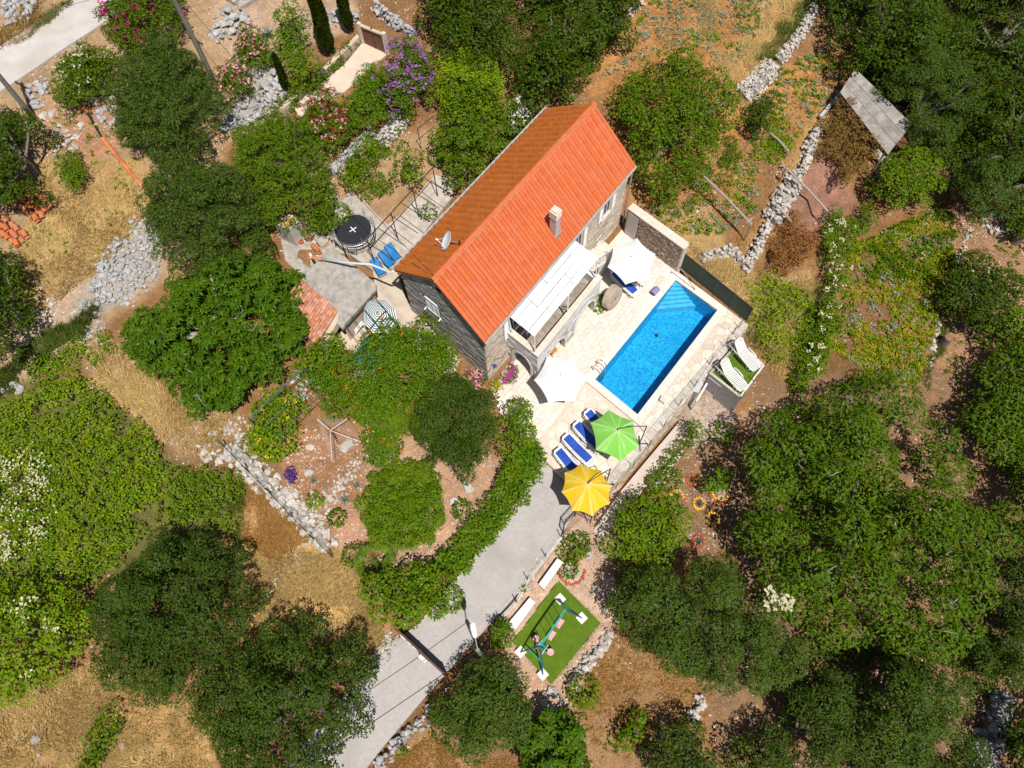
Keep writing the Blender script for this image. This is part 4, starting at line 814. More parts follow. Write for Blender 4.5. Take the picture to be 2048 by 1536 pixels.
T = [ # name, label, category, outline px, height, kind, material, options
 ('olive_tree','grey green olive tree below the tall leaning utility pole, right of the white flowered oleander','tree',[(222,190),(245,130),(300,88),(360,83),(402,120),(442,180),(445,235),(400,292),(330,312),(260,292),(212,240)],3.6,'olive','olive',{}),
 ('olive_tree','dark rounded olive tree left of the trampoline, above the large fig','tree',[(290,360),(360,300),(430,305),(490,340),(530,400),(545,470),(500,510),(430,530),(360,545),(310,490),(283,425)],3.8,'olive','olive',{}),
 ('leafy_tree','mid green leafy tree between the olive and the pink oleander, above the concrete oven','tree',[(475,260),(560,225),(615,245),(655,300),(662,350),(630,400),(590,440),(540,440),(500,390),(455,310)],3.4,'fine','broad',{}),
 ('fig_tree','wide glossy fig tree beside the old terracotta lean-to roof','tree',[(243,650),(290,600),(340,568),(400,520),(480,503),(560,520),(612,548),(600,600),(608,650),(590,700),(560,742),(500,770),(468,790),(420,822),(360,800),(330,760),(270,722),(243,680)],3.0,'fig','fig',{'dome':.5,'bark':GREYBARK,'twigs':7}),
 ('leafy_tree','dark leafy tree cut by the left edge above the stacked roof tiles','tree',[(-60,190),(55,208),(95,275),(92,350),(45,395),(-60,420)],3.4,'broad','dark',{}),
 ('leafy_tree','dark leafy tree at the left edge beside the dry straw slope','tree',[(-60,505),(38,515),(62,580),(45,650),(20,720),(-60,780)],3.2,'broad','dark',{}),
 ('evergreen_tree','large dark evergreen tree with dull green crown standing in front of the green thicket','tree',[(178,1240),(198,1170),(265,1120),(300,1062),(400,1052),(470,1090),(512,1160),(520,1222),(490,1272),(450,1332),(418,1392),(330,1424),(250,1400),(192,1345)],4.6,'olive','olivedark',{}),
 ('thicket_tree','bright yellow green bushy tree at the lower left edge with cream blossom','tree',[(-60,1170),(60,1148),(130,1168),(188,1212),(182,1272),(150,1332),(90,1372),(30,1402),(-60,1410)],3.2,'scrub','scrub',{'flowers':[FC(140,.09,.2)]}),
 ('evergreen_tree','spreading dark tree with finger-like lobes overhanging the lower driveway','tree',[(396,1420),(430,1350),(500,1280),(560,1240),(598,1222),(640,1240),(670,1275),(722,1275),(747,1345),(735,1400),(725,1450),(680,1485),(670,1540),(600,1600),(480,1600),(420,1500)],4.6,'fine','olivedark',{'gap':.06}),
 ('olive_tree','round olive tree on the right of the driveway below the brown gate','tree',[(848,1400),(878,1340),(945,1310),(1010,1320),(1060,1370),(1072,1430),(1042,1480),(1000,1530),(930,1512),(878,1472)],3.6,'olive','olive',{}),
 ('pomegranate_tree','pomegranate tree dotted with orange flowers in front of the grey gable','tree',[(622,760),(650,690),(700,700),(755,655),(800,640),(850,660),(912,690),(925,742),(905,800),(850,850),(800,862),(740,842),(660,832)],3.0,'fine','pome',{'flowers':[(ORA,110,.055,'blossoms',.6)]}),
 ('pomegranate_bush','small pomegranate bush with orange dots beside the rotary clothes line','bush',[(722,850),(790,828),(812,888),(790,922),(735,936)],1.6,'fine','pome',{'trunk':False,'flowers':[(ORA,30,.055,'blossoms',.7)]}),
 ('olive_tree','dense dark olive tree between the pomegranate and the pool terrace','tree',[(838,800),(880,770),(930,758),(975,790),(990,850),(980,905),(950,962),(905,960),(862,922),(830,860)],3.4,'olive','olivedark',{}),
 ('round_shrub','clipped round bright green shrub in the gravel garden by the driveway','shrub',[(735,960),(770,930),(828,920),(872,950),(890,1000),(882,1060),(850,1095),(790,1106),(742,1090),(725,1030)],1.7,'tiny','bright',{'trunk':False,'dome':.5,'rcm':1.5,'dens':1.6}),
 ('lemon_tree','bright green young tree at the corner of the pool terrace and the hedge','tree',[(985,852),(1008,808),(1050,812),(1068,850),(1062,890),(1030,916),(1000,902)],2.2,'broad','bright',{}),
 ('hedge','low clipped green hedge curving along the driveway','hedge',[(1052,876),(1090,896),(1088,925),(1060,975),(1008,1056),(940,1132),(893,1156),(858,1132),(922,1055),(970,995),(1010,935)],1.1,'scrub','pome',{'trunk':False,'dome':.2,'dens':1.7,'rcm':.85}),
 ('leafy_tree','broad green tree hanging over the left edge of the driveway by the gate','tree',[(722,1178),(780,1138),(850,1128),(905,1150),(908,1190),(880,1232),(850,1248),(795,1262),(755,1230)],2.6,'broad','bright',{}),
 ('leafy_bush','green bush beside the fan palm at the end of the white stone wall','bush',[(662,1120),(700,1078),(725,1092),(728,1120),(700,1140)],1.4,'broad','broad',{'trunk':False}),
 ('leafy_bush','small dark bush beside the white boulder above the driveway hedge','bush',[(890,1030),(905,1000),(945,1005),(950,1035),(915,1052)],.9,'broad','broad',{'trunk':False}),
 ('lemon_tree','bright citrus tree below the yellow parasol beside the ringed cactus garden','tree',[(1203,1110),(1228,1040),(1258,990),(1308,974),(1360,1000),(1372,1050),(1367,1110),(1330,1142),(1270,1152),(1225,1142)],2.8,'broad','bright',{}),
 ('olive_tree','large spreading olive tree below the ringed cactus garden and right of the turf mat','tree',[(1205,1195),(1260,1148),(1340,1150),(1400,1108),(1452,1118),(1492,1178),(1532,1222),(1602,1282),(1605,1340),(1545,1380),(1500,1402),(1430,1382),(1350,1352),(1280,1302),(1228,1242)],4.4,'olive','olive',{'gap':.04}),
 ('walnut_tree','huge walnut tree filling the right side below the vegetable plot','tree',[(1488,880),(1520,830),(1600,820),(1680,778),(1760,748),(1832,790),(1890,850),(1962,900),(2020,980),(2032,1060),(2012,1150),(1992,1230),(1942,1292),(1850,1302),(1775,1275),(1700,1290),(1640,1240),(1560,1232),(1500,1172),(1468,1090),(1500,1010),(1478,940)],5.8,'walnut','walnut',{'gap':.10,'twigs':12}),
 ('olive_tree','feathery olive tree at the bottom, left of the two bottom right olives','tree',[(1500,1500),(1545,1420),(1610,1372),(1680,1348),(1712,1400),(1700,1480),(1640,1560),(1520,1580)],3.6,'olive','olivedark',{'gap':.08}),
 ('olive_tree','silvery olive tree below the walnut near the rough stone wall','tree',[(1700,1400),(1740,1330),(1850,1318),(1922,1350),(1932,1412),(1880,1462),(1850,1560),(1720,1580),(1690,1480)],3.8,'olive','olive',{'gap':.06}),
 ('olive_tree','dark olive tree cut by the right edge beside the walnut','tree',[(1985,1170),(2030,1120),(2130,1110),(2130,1330),(2020,1390),(1985,1310)],4.0,'olive','olivedark',{}),
 ('evergreen_tree','black green tree in the bottom right corner behind the stone wall','tree',[(2022,1420),(2130,1360),(2130,1600),(2010,1600)],3.2,'broad','dark',{}),
 ('evergreen_tree','dark evergreen leaning over the top of the pale dry stone wall','tree',[(1640,-60),(1680,60),(1722,112),(1762,132),(1850,120),(1900,60),(1900,-60)],5.0,'dark','dark',{'gap':.12}),
 ('evergreen_tree','yellow tinged evergreen in the top right corner','tree',[(1880,-60),(2130,-60),(2130,160),(1980,182),(1900,122)],5.4,'dark','dark',{'gap':.1}),
 ('evergreen_tree','dark evergreen at the right edge under the corner evergreen','tree',[(1965,190),(2130,150),(2130,360),(2010,352),(1965,280)],4.6,'dark','dark',{'gap':.1}),
 ('olive_tree','feathery grey olive tree overhanging the corrugated shed roof','tree',[(1738,172),(1790,128),(1872,120),(1932,150),(1972,190),(1962,232),(1912,270),(1870,292),(1820,282),(1768,242),(1728,202)],4.4,'olive','olive',{'gap':.12}),
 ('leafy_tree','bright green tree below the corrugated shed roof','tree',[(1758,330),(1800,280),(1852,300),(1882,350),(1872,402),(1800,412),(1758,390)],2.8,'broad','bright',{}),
 ('olive_tree','pale olive tree with bare grey branches at the right edge','tree',[(1900,340),(1960,308),(2130,330),(2130,400),(1982,422),(1940,432),(1910,390)],3.4,'olive','olive',{'gap':.14,'twigs':7}),
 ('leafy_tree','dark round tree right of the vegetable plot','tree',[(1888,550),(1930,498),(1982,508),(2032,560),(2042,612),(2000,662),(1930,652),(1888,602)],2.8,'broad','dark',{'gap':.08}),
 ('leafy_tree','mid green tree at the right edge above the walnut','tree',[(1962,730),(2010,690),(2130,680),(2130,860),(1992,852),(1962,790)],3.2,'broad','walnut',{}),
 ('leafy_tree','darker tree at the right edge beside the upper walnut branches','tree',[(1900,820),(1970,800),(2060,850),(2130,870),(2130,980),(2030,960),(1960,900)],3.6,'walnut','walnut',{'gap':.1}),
 ('evergreen_tree','dark carob tree left of the top dark group beside the purple bougainvillea','tree',[(846,-60),(1000,-60),(1032,60),(1010,142),(960,152),(898,92),(848,40)],5.0,'dark','dark',{'gap':.06}),
 ('evergreen_tree','tallest dark carob tree behind the roof, middle of the top dark group','tree',[(1018,-60),(1200,-60),(1217,60),(1192,122),(1172,172),(1110,208),(1060,192),(1038,112)],5.4,'dark','dark',{'gap':.06}),
 ('evergreen_tree','dark carob tree at the top beside the orange field, right of the top dark group','tree',[(1188,-60),(1292,-60),(1272,30),(1217,72),(1200,40)],4.6,'dark','dark',{}),
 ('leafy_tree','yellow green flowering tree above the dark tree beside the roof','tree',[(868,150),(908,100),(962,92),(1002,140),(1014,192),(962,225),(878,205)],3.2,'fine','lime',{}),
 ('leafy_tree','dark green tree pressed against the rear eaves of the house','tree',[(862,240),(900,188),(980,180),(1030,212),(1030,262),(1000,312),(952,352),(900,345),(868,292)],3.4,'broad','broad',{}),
 ('oleander_bush','white flowering oleander at the rear corner of the red roof','bush',[(1000,225),(1028,195),(1065,203),(1068,240),(1030,268),(1002,258)],1.9,'oleander','olean',{'trunk':False,'flowers':[(WHITE,300,.09,'blossoms',.8)]}),
 ('almond_tree','loose open green tree between the house roof and the orange field','tree',[(1223,182),(1280,130),(1340,95),(1402,108),(1430,150),(1477,182),(1472,242),(1440,292),(1420,332),(1360,392),(1312,395),(1282,342),(1258,292),(1238,242)],3.8,'loose','broad',{'gap':.06,'dens':1.25}),
 ('leafy_bush','small dark tree on the field edge below the pale dry stone wall','bush',[(1490,222),(1520,190),(1550,208),(1552,252),(1520,277),(1490,257)],1.9,'broad','dark',{}),
 ('oleander_bush','magenta flowering oleander beside the concrete road at the top','bush',[(198,42),(222,-40),(352,-40),(367,30),(342,72),(290,102),(238,92)],2.4,'oleander','olean',{'trunk':False,'flowers':[(MAG,520,.10,'blossoms',.7)]}),
 ('oleander_bush','cream flowering oleander on the bank below the concrete road','bush',[(93,180),(130,120),(190,88),(240,110),(242,152),(180,192),(118,208)],1.9,'oleander','olean',{'trunk':False,'flowers':[(CREAM,160,.09,'blossoms',.6)]}),
 ('oleander_bush','pale pink oleander, upper one of the pair beside the leaning utility pole','bush',[(463,82),(500,50),(540,80),(542,122),(505,140),(470,118)],1.5,'oleander','olean',{'trunk':False,'flowers':[(PINK,340,.09,'blossoms',.8)]}),
 ('oleander_bush','pale pink oleander at the foot of the leaning utility pole','bush',[(430,150),(462,120),(500,145),(502,185),(470,205),(438,195)],1.4,'oleander','olean',{'trunk':False,'flowers':[(PINK,320,.09,'blossoms',.8)]}),
 ('leafy_bush','green bush left of the cypresses above the stone bank','bush',[(545,62),(580,18),(612,40),(612,90),(640,140),(602,172),(570,152),(545,112)],2.2,'broad','bright',{'trunk':False}),
 ('leafy_bush','low green bush along the kerb at the foot of the cypresses','bush',[(600,168),(640,130),(660,145),(640,175),(590,200),(575,190)],.9,'oleander','broad',{'trunk':False}),
 ('oleander_bush','oleander with mixed deep red and pale pink flowers below the courtyard','bush',[(590,245),(622,190),(680,188),(702,230),(702,272),(662,312),(640,290)],2.0,'oleander','olean',{'trunk':False,'flowers':[(RED,300,.08,'red_blossoms',.45),(PINK,330,.08,'pink_blossoms',.9)]}),
 ('leafy_bush','dense green bush between the courtyard and the purple bougainvillea','bush',[(688,195),(735,130),(768,138),(782,200),(770,242),(712,262),(690,232)],2.0,'fine','pome',{'trunk':False}),
 ('bougainvillea','large purple flowering bougainvillea below the brown courtyard gate','bush',[(748,150),(788,100),(850,88),(872,130),(862,182),(830,212),(780,228),(748,192)],2.6,'fine','broad',{'trunk':False,'flowers':[(PURP,750,.10,'blossoms',.8)]}),
 ('leafy_bush','leafy green shrub on the terrace below the red oleander','bush',[(678,340),(720,280),(762,283),(742,340),(702,392),(676,378)],1.5,'broad','bright',{'trunk':False}),
 ('leafy_bush','rounded green shrub between the stone path and the rear tree','bush',[(778,340),(800,293),(850,293),(862,320),(830,357),(788,366)],1.5,'broad','bright',{'trunk':False}),
 ('leafy_bush','fresh green bush behind the trampoline','bush',[(640,400),(680,385),(692,420),(660,452),(640,440)],1.3,'broad','bright',{'trunk':False}),
 ('bamboo_clump','feathery green bamboo clump leaning over the trampoline edge','bush',[(620,425),(655,420),(675,450),(668,480),(640,476),(615,455)],1.4,'oleander','olean',{'trunk':False}),
 ('leafy_bush','low leafy plants along the rear wall below the eaves','bush',[(830,445),(870,392),(885,398),(862,440),(840,458)],.7,'broad','bright',{'trunk':False}),
 ('climbing_plant','green creeper growing up the foot of the grey gable','creeper',[(806,598),(816,585),(850,640),(880,690),(915,715),(905,735),(860,700),(828,655)],1.6,'broad','bright',{'trunk':False,'zf':.5,'dome':.2}),
 ('yellow_bush','yellow green vine bush under the dark green pipe frame','bush',[(478,880),(515,800),(572,768),(612,800),(602,852),(572,930),(530,922)],1.5,'scrub','scrub',{'trunk':False,'flowers':[(YEL,160,.06,'yellow_leaves',.4)]}),
 ('vine','green vine hanging from the dark pipe frame below the terracotta lean-to','vine',[(610,720),(640,690),(668,672),(690,700),(660,740),(640,790),(612,770)],1.9,'broad','bright',{'trunk':False}),
 ('leafy_bush','small leafy tree behind the corner of the playground stone rim','bush',[(1138,1395),(1165,1345),(1200,1350),(1185,1395),(1165,1428),(1140,1420)],1.2,'broad','bright',{'trunk':False}),
 ('fig_tree','young fig tree at the bottom beside the round olive','tree',[(1043,1500),(1075,1415),(1130,1435),(1172,1490),(1180,1560),(1050,1590)],2.4,'fig','fig',{'bark':GREYBARK,'gap':.1}),
 ('fig_tree','sparse star shaped sapling on the bare soil at the bottom','tree',[(1220,1490),(1262,1440),(1275,1405),(1295,1440),(1315,1440),(1285,1462),(1310,1470),(1268,1490),(1258,1536),(1245,1500)],1.8,'broad','bright',{'gap':.1,'rcm':.6}),
 ('olive_tree','dark small olive tree at the bottom right of the sapling','tree',[(1275,1570),(1320,1470),(1352,1430),(1405,1450),(1442,1500),(1452,1580)],3.0,'olive','olivedark',{}),
 ('cypress_hedge','narrow green hedge along the low wall beside the garden path','hedge',[(1280,985),(1300,940),(1340,900),(1380,868),(1386,888),(1350,920),(1318,962),(1296,990)],.8,'scrub','broad',{'trunk':False,'dome':.3}),
 ('pine_bush','bushy conifer at the foot of the pump house by the garden path','bush',[(1370,872),(1378,845),(1402,840),(1412,862),(1402,885),(1380,890)],1.6,'oleander','pome',{'trunk':False}),
 ('leafy_bush','row of small green bushes right of the pump house gravel','bush',[(1418,890),(1445,840),(1470,832),(1472,848),(1440,880),(1428,898)],.9,'broad','broad',{'trunk':False}),
 ('potted_bush','leafy shrub beside the iron balustrade at the end of the terrace','bush',[(1120,1105),(1135,1072),(1160,1085),(1160,1110),(1135,1118)],.9,'broad','broad',{'trunk':False}),
 ('conifer_bush','clipped upright conifer beside the street lamp','bush',[(980,1262),(990,1238),(1012,1240),(1028,1262),(1022,1298),(1002,1304),(984,1288)],1.6,'tiny','pome',{'trunk':False,'zf':.5}),
 ('conifer_bush','little round conifer on the wall at the bottom of the driveway','bush',[(793,1496),(800,1484),(812,1490),(816,1508),(806,1514),(795,1510)],.9,'tiny','pome',{'trunk':False}),
 ('leafy_bush','yellow green bush on the straw slope at the bottom left','bush',[(158,1560),(180,1470),(205,1418),(240,1398),(268,1430),(225,1490),(192,1570)],1.0,'scrub','bright',{'trunk':False,'dome':.4}),
 ('leafy_bush','small yellow green bush on the rocky bank below the upper left road','bush',[(108,345),(122,302),(150,300),(172,335),(165,372),(135,380)],1.1,'fine','pome',{'trunk':False}),
 ('dry_vine','rust coloured dry vine over the frame beside the corrugated roof','vine',[(1630,300),(1655,220),(1690,200),(1720,250),(1765,290),(1752,330),(1710,370),(1690,360),(1660,310)],1.9,'fine','rust',{'trunk':False,'dome':.3,'gap':.08,'dens':.8}),
 ('dry_vine','withered orange vine below the brown shade net','vine',[(1530,500),(1548,445),(1590,430),(1630,470),(1625,520),(1580,545),(1540,530)],1.5,'fine','brown',{'trunk':False,'dome':.3,'dens':.7}),
 ('hedgerow','wild hedgerow with cream blossom between the straw bank and the vegetable plot','hedge',[(1640,470),(1668,410),(1700,440),(1712,490),(1690,560),(1665,640),(1650,720),(1600,800),(1590,760),(1630,680),(1640,600),(1655,540)],1.3,'scrub','bright',{'trunk':False,'dome':.4,'flowers':[FC(330,.08,.4)]}),
 ('leafy_bush','low green bush at the upper corner of the vegetable plot','bush',[(1700,430),(1740,400),(1760,440),(1730,470),(1705,470)],1.0,'scrub','broad',{'trunk':False}),
 ('leafy_bush','bush below the lower edge of the vegetable plot','bush',[(1680,770),(1720,735),(1790,740),(1800,770),(1720,790)],1.0,'scrub','broad',{'trunk':False}),
]
for nm, lb, cat, px, h, kind, m, kw in T:
    plant(nm, lb, cat, px, h, kind, LM[m], **kw)
for lb,px,h,k,m in (
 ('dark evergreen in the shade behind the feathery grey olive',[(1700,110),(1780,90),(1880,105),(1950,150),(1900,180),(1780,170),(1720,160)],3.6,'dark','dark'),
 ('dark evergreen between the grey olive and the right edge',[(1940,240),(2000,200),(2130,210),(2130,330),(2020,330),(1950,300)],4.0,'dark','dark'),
 ('dark tree filling the gap right of the grey olive',[(1900,110),(1990,150),(1995,250),(1950,260),(1930,190)],4.2,'dark','dark'),
 ('green tree at the right edge above the dark round tree',[(2010,400),(2130,390),(2130,480),(2040,470)],2.8,'broad','walnut'),
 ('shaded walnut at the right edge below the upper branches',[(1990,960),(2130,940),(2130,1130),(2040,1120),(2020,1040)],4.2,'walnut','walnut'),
 ('yellow tinged tree at the right edge beside the huge walnut',[(1960,640),(2130,600),(2130,720),(2000,710)],2.8,'broad','bright'),
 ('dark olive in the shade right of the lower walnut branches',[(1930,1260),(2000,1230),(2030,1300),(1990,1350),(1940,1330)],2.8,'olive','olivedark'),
 ('small olive between the bare patch and the two bottom right olives',[(1590,1400),(1640,1350),(1690,1370),(1660,1450),(1600,1460)],2.6,'olive','olivedark'),
 ('dark olive at the bottom edge right of the two bottom right olives',[(1830,1500),(1900,1460),(1950,1490),(1960,1600),(1830,1600)],2.6,'olive','olivedark'),
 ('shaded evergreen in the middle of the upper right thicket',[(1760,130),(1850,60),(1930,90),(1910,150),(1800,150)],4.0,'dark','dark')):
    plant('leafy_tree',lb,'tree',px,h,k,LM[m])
plant('flowering_bush','cream flowering creeper at the edge between the large olive and the huge walnut','bush',[(1500,1185),(1530,1180),(1572,1205),(1560,1222),(1520,1212)],4.2,'fine',LM['olive'],trunk=False,dome=.1,flowers=[FC(200,.1,.9)])
# small shaded bushes between the right hand trees
for lb, px, h in (('low dark bush under the lower walnut branches beside a bare patch',[(1600,1400),(1640,1330),(1700,1330),(1690,1370),(1640,1400)],1.4),('dark bush at the bottom edge between two olives',[(1440,1560),(1470,1470),(1510,1450),(1520,1520),(1500,1580)],1.6),('dark bush below the corner evergreens beside the bare branches',[(1830,300),(1880,240),(1960,280),(1960,320),(1900,345),(1860,330)],2.0)):
    plant('leafy_bush', lb, 'bush', px, h, 'broad', LM['dark'], trunk=False)
# cypresses: tall narrow cones
def cypress(label, base, h, r, seed):
    g = G(*base); o = thing('cypress_tree', label, 'tree', g, 'cypresses above the courtyard'); rr = np.random.default_rng(seed); n = int(9000*h*r/1.6)
    z = rr.random(n)**.9; a = rr.uniform(0,6.283,n); rad = r*np.sqrt(np.clip(np.minimum(1, z*6)*(1-z**2.2),0,1))*(.75+.3*rr.random(n))*(1+.18*np.sin(a*3+z*14))
    pos = np.column_stack([rad*np.cos(a), rad*np.sin(a), .25+z*h]); out = np.column_stack([np.cos(a),np.sin(a),np.zeros(n)])
    ax = unit(out*.35+[0,0,1]+rr.normal(size=(n,3))*.25); nr = unit(out+rr.normal(size=(n,3))*.4); nr = unit(nr-ax*(nr*ax).sum(1,keepdims=True))
    link('crown', npmesh('crown', leaves(pos,nr,ax,rr.uniform(.14,.28,n),rr.uniform(.04,.07,n)), quads(n), LM['cypress']), o)
    MB().tube([g-Vector((0,0,.2)), g+Vector((0,0,h*.8))], [.09,.03], 6).build('trunk', BARK, o)
cypress('tall slim cypress left of the courtyard gate', (662,112), 5.6, .42, 1)
cypress('slim cypress standing closest to the brown courtyard gate', (702,68), 5.0, .32, 2)
cypress('short thin cypress at the foot of the stone bank', (577,186), 2.6, .2, 3)
# fan palm
def palm(label, px, h, n, L, m, name='fan_palm', cat='palm'):
    g = G(*px); o = thing(name, label, cat, g); rr = np.random.default_rng(5)
    MB().tube([g-Vector((0,0,.1)), g+Vector((0,0,h))], [.13,.1], 8).build('trunk', BARK, o)
    for k in range(n):
        a = k*2.39996; el = rr.uniform(-.25,.75); d = Vector((math.cos(a)*math.cos(el), math.sin(a)*math.cos(el), math.sin(el))); c = g+Vector((0,0,h)); e = c+d*L*.5
        mb = MB(); mb.tube([c, e], .012, 4); s = d.cross(Vector((0,0,1))).normalized(); u2 = s.cross(d)
        for j in range(13):
            b2 = (j-6)/6*1.15; q = (d*math.cos(b2)+s*math.sin(b2)).normalized(); w_ = s*math.cos(b2)-d*math.sin(b2); l2 = L*.55*(1-.25*abs(b2)); drop = Vector((0,0,-.12*l2))
            mb.add([e, e+q*l2*.5+w_*.028, e+q*l2+drop, e+q*l2*.5-w_*.028+u2*.01], [(0,1,2,3)])
        mb.build('frond', m, o)
palm('fan palm with spiky fronds beside the driveway tree', (757,1132), .9, 22, 1.15, LM['palm'])
# ================================================================ furniture and things
CLW = mat('white_canvas', (.78,.78,.77), (.82,.82,.81), 2, .8); CLW.node_tree.nodes['Principled BSDF'].inputs['Roughness'].default_value = .85
PLAST = mat('white_plastic', (.72,.71,.69), (.78,.77,.75), 3, .45, vary=.04); BLUEP = mat('blue_pad', (.006,.045,.34), (.012,.075,.44), 3, .8, .15, 30); SKYB = mat('sky_blue_fabric', (.006,.16,.46), (.01,.20,.52), 4, .7, .1, 40)
GREENM = mat('green_metal', (.015,.06,.04), (.03,.09,.06), 6, .5); TEAL = mat('teal_paint', (.0,.33,.27), rough=.4); BLUEM = mat('blue_paint', (.01,.09,.28), rough=.4); PINKP = mat('pink_plastic', (.70,.34,.33), rough=.5)
TURF = mat('artificial_turf', (.085,.155,.003), (.115,.195,.004), 3, .95, .5, 120, col3=(.075,.14,.003), scale3=1.2, amt3=.6)
WOOD = mat('weathered_wood', (.30,.25,.21), (.42,.36,.31), 6, .9, .4, 20); RUST = mat('brown_gate_paint', (.085,.030,.020), (.13,.05,.035), 5, .6)
TERRA = mat('terracotta', (.46,.13,.045), (.58,.20,.08), 4, .85, .2, 20, vary=.14); OLDT = mat('old_terracotta', (.40,.14,.075), (.58,.27,.16), 4, .9, .3, 20, vary=.26, col3=(.50,.36,.24), scale3=1.3, amt3=.35)
STONES = mat('limestone', (.42,.38,.34), (.60,.555,.51), 4, .92, .5, 12, vary=.22, col3=(.42,.30,.20), scale3=1.5, amt3=.3); GREYSTN = mat('grey_limestone', (.33,.32,.32), (.52,.505,.50), 4, .92, .5, 12, vary=.2)
CHALK = mat('pale_limestone', (.46,.41,.355), (.61,.555,.50), 4, .92, .5, 12, vary=.16)
# ---- parasols (rim corners read off the photograph at 2.15 m)
def parasol(label, cpx, rim, cols, group, hub=(.0,), mast=None, ztop=2.62, zrim=2.12, sag=.07, stripes=0, deckz=-.1, bleach=None):
    c = P(*cpx, ztop+deckz); R = [P(*p, zrim+deckz) for p in rim]; n = len(R); g = Vector((c.x,c.y,deckz))
    base = mast and P(*mast[0], deckz)
    o = thing('parasol', label, 'parasol', base or g, group)
    for i in range(n):
        A, B = R[i], R[(i+1) % n]; mb = MB(); K = 8; vs = []; idx = {}
        for r_ in range(K+1):
            f = r_/K
            for s in range(K+1):
                t_ = s/K; q = A.lerp(B,t_); inn = 1-sag*4*t_*(1-t_)*f*f; p = c+(q-c)*f*inn; p = p+Vector((0,0,.10*math.sin(math.pi*f)*.6-.05*4*t_*(1-t_)*f)); vs.append(p)
        fs = []; ms = []
        for r_ in range(K):
            for s in range(K):
                a = r_*(K+1)+s; fs.append((a,a+K+1,a+K+2,a+1) if r_ else (a,a+K+1,a+K+2)); ms.append((r_ % 2) if stripes else 0)
        if stripes:
            mb = MB(); K2 = stripes; vs = []
            for r_ in range(K2+1): 
                f = r_/K2
                for s in range(5): t_ = s/4; vs.append(c+(A.lerp(B,t_)-c)*f*(1-sag*4*t_*(1-t_)*f*f)+Vector((0,0,.04*math.sin(math.pi*f))))
            fs = [(r_*5+s,(r_+1)*5+s,(r_+1)*5+s+1,r_*5+s+1) for r_ in range(K2) for s in range(4)]; ms = [(r_ % 2) for r_ in range(K2) for s in range(4)]
        mb.add(vs,fs); mb.m = ms; m = len(vs)
        pn = mb.build('canopy_panel', cols, o, smooth=False)
        if not stripes:
            rr_ = random.Random(i*7+n); s0_, s1_, s2_ = rr_.uniform(.2,.9), rr_.uniform(.2,.9), rr_.uniform(.25,.75); amp = rr_.uniform(.3,1.0)
            va = [max((1-abs(s/K-s0_*0)/.10)*amp, (1-abs(s/K-1)/.08)*.6, (1-abs(s/K-s2_)/.12)*rr_.uniform(.2,.8)*1.0, 0)*min(1,1.3-.5*r_/K)+max(0,.5-r_/K*2.2) for r_ in range(K+1) for s in range(K+1)]
            at_ = pn.data.attributes.new('fade','FLOAT','POINT'); at_.data.foreach_set('value',va)
        rp = MB(); rp.tube([c-Vector((0,0,.06)), c.lerp(A,.5)+Vector((0,0,.005)), A-Vector((0,0,.03))], .012, 5).build('rib', GREYM, o)
    MB().lathe(c+Vector((0,0,-.02)), [(.035,0),(.03,.05),(.015,.07)], 10).build('finial', IRON, o)
    if not mast:
        MB().tube([g, c], .025, 8).build('pole', WPAINT, o); MB().lathe(g, [(.28,0),(.28,.06),(.06,.1),(.04,.3)], 20).build('foot', GREYM, o)
    else:
        bm = P(*mast[0], deckz); tp = Vector((bm.x,bm.y,deckz+2.55)); MB().tube([bm,tp],.03,8).build('mast', IRON, o)
        MB().tube([tp-Vector((0,0,.02)), tp.lerp(c,.5)+Vector((0,0,.26)), c+Vector((0,0,.14)), c+Vector((0,0,.02))],.024,8).build('arm', IRON, o)
        MB().tube([bm+Vector((0,0,1.7)), tp.lerp(c,.28)+Vector((0,0,.16))],.016,6).build('brace', IRON, o)
        MB().bar(bm-Vector((.45,0,-.03)),bm+Vector((.45,0,.03)),.06).build('foot_bar',IRON,o); MB().bar(bm-Vector((0,.45,-.03)),bm+Vector((0,.45,.03)),.06).build('foot_bar',IRON,o)
    return o
def faded(name, a, b):                                # cloth bleached in streaks from the crown outward
    m = bpy.data.materials.new(name); m.use_nodes = True; t_ = m.node_tree; N_ = t_.nodes; p = N_['Principled BSDF']; p.inputs['Roughness'].default_value = .8
    tc_ = N_.new('ShaderNodeTexCoord'); gr = N_.new('ShaderNodeAttribute'); gr.attribute_name = 'fade'
    rp = N_.new('ShaderNodeValToRGB'); rp.color_ramp.elements[0].position = .05; rp.color_ramp.elements[1].position = .8; rp.color_ramp.elements[0].color = (*a,1); rp.color_ramp.elements[1].color = (*b,1); t_.links.new(gr.outputs['Fac'], rp.inputs[0]); t_.links.new(rp.outputs[0], p.inputs['Base Color']); 
    tr_ = N_.new('ShaderNodeBsdfTranslucent'); t_.links.new(rp.outputs[0], tr_.inputs[0]); ms_ = N_.new('ShaderNodeMixShader'); ms_.inputs[0].default_value = .12; t_.links.new(p.outputs[0], ms_.inputs[1]); t_.links.new(tr_.outputs[0], ms_.inputs[2]); t_.links.new(ms_.outputs[0], N_['Material Output'].inputs[0]); return m
LIME = faded('lime_canvas', (.225,.58,.075), (.50,.70,.36)); YELC = faded('yellow_canvas', (.80,.50,.003), (.82,.68,.28))
PW = 'white hexagonal parasols by the pool'; PC = 'cantilever parasols at the loungers'
parasol('white hexagonal parasol by the stone end wall, over a blue lounger', (1262,513), [(1274,476),(1311,508),(1297,560),(1251,569),(1215,534),(1227,490)], [CLW], PW, deckz=0)
parasol('white hexagonal parasol in front of the house arcade', (1120.5,749.5), [(1143,710),(1172,756),(1150,803),(1097,806),(1068,760),(1094,713)], [CLW], PW, deckz=0)
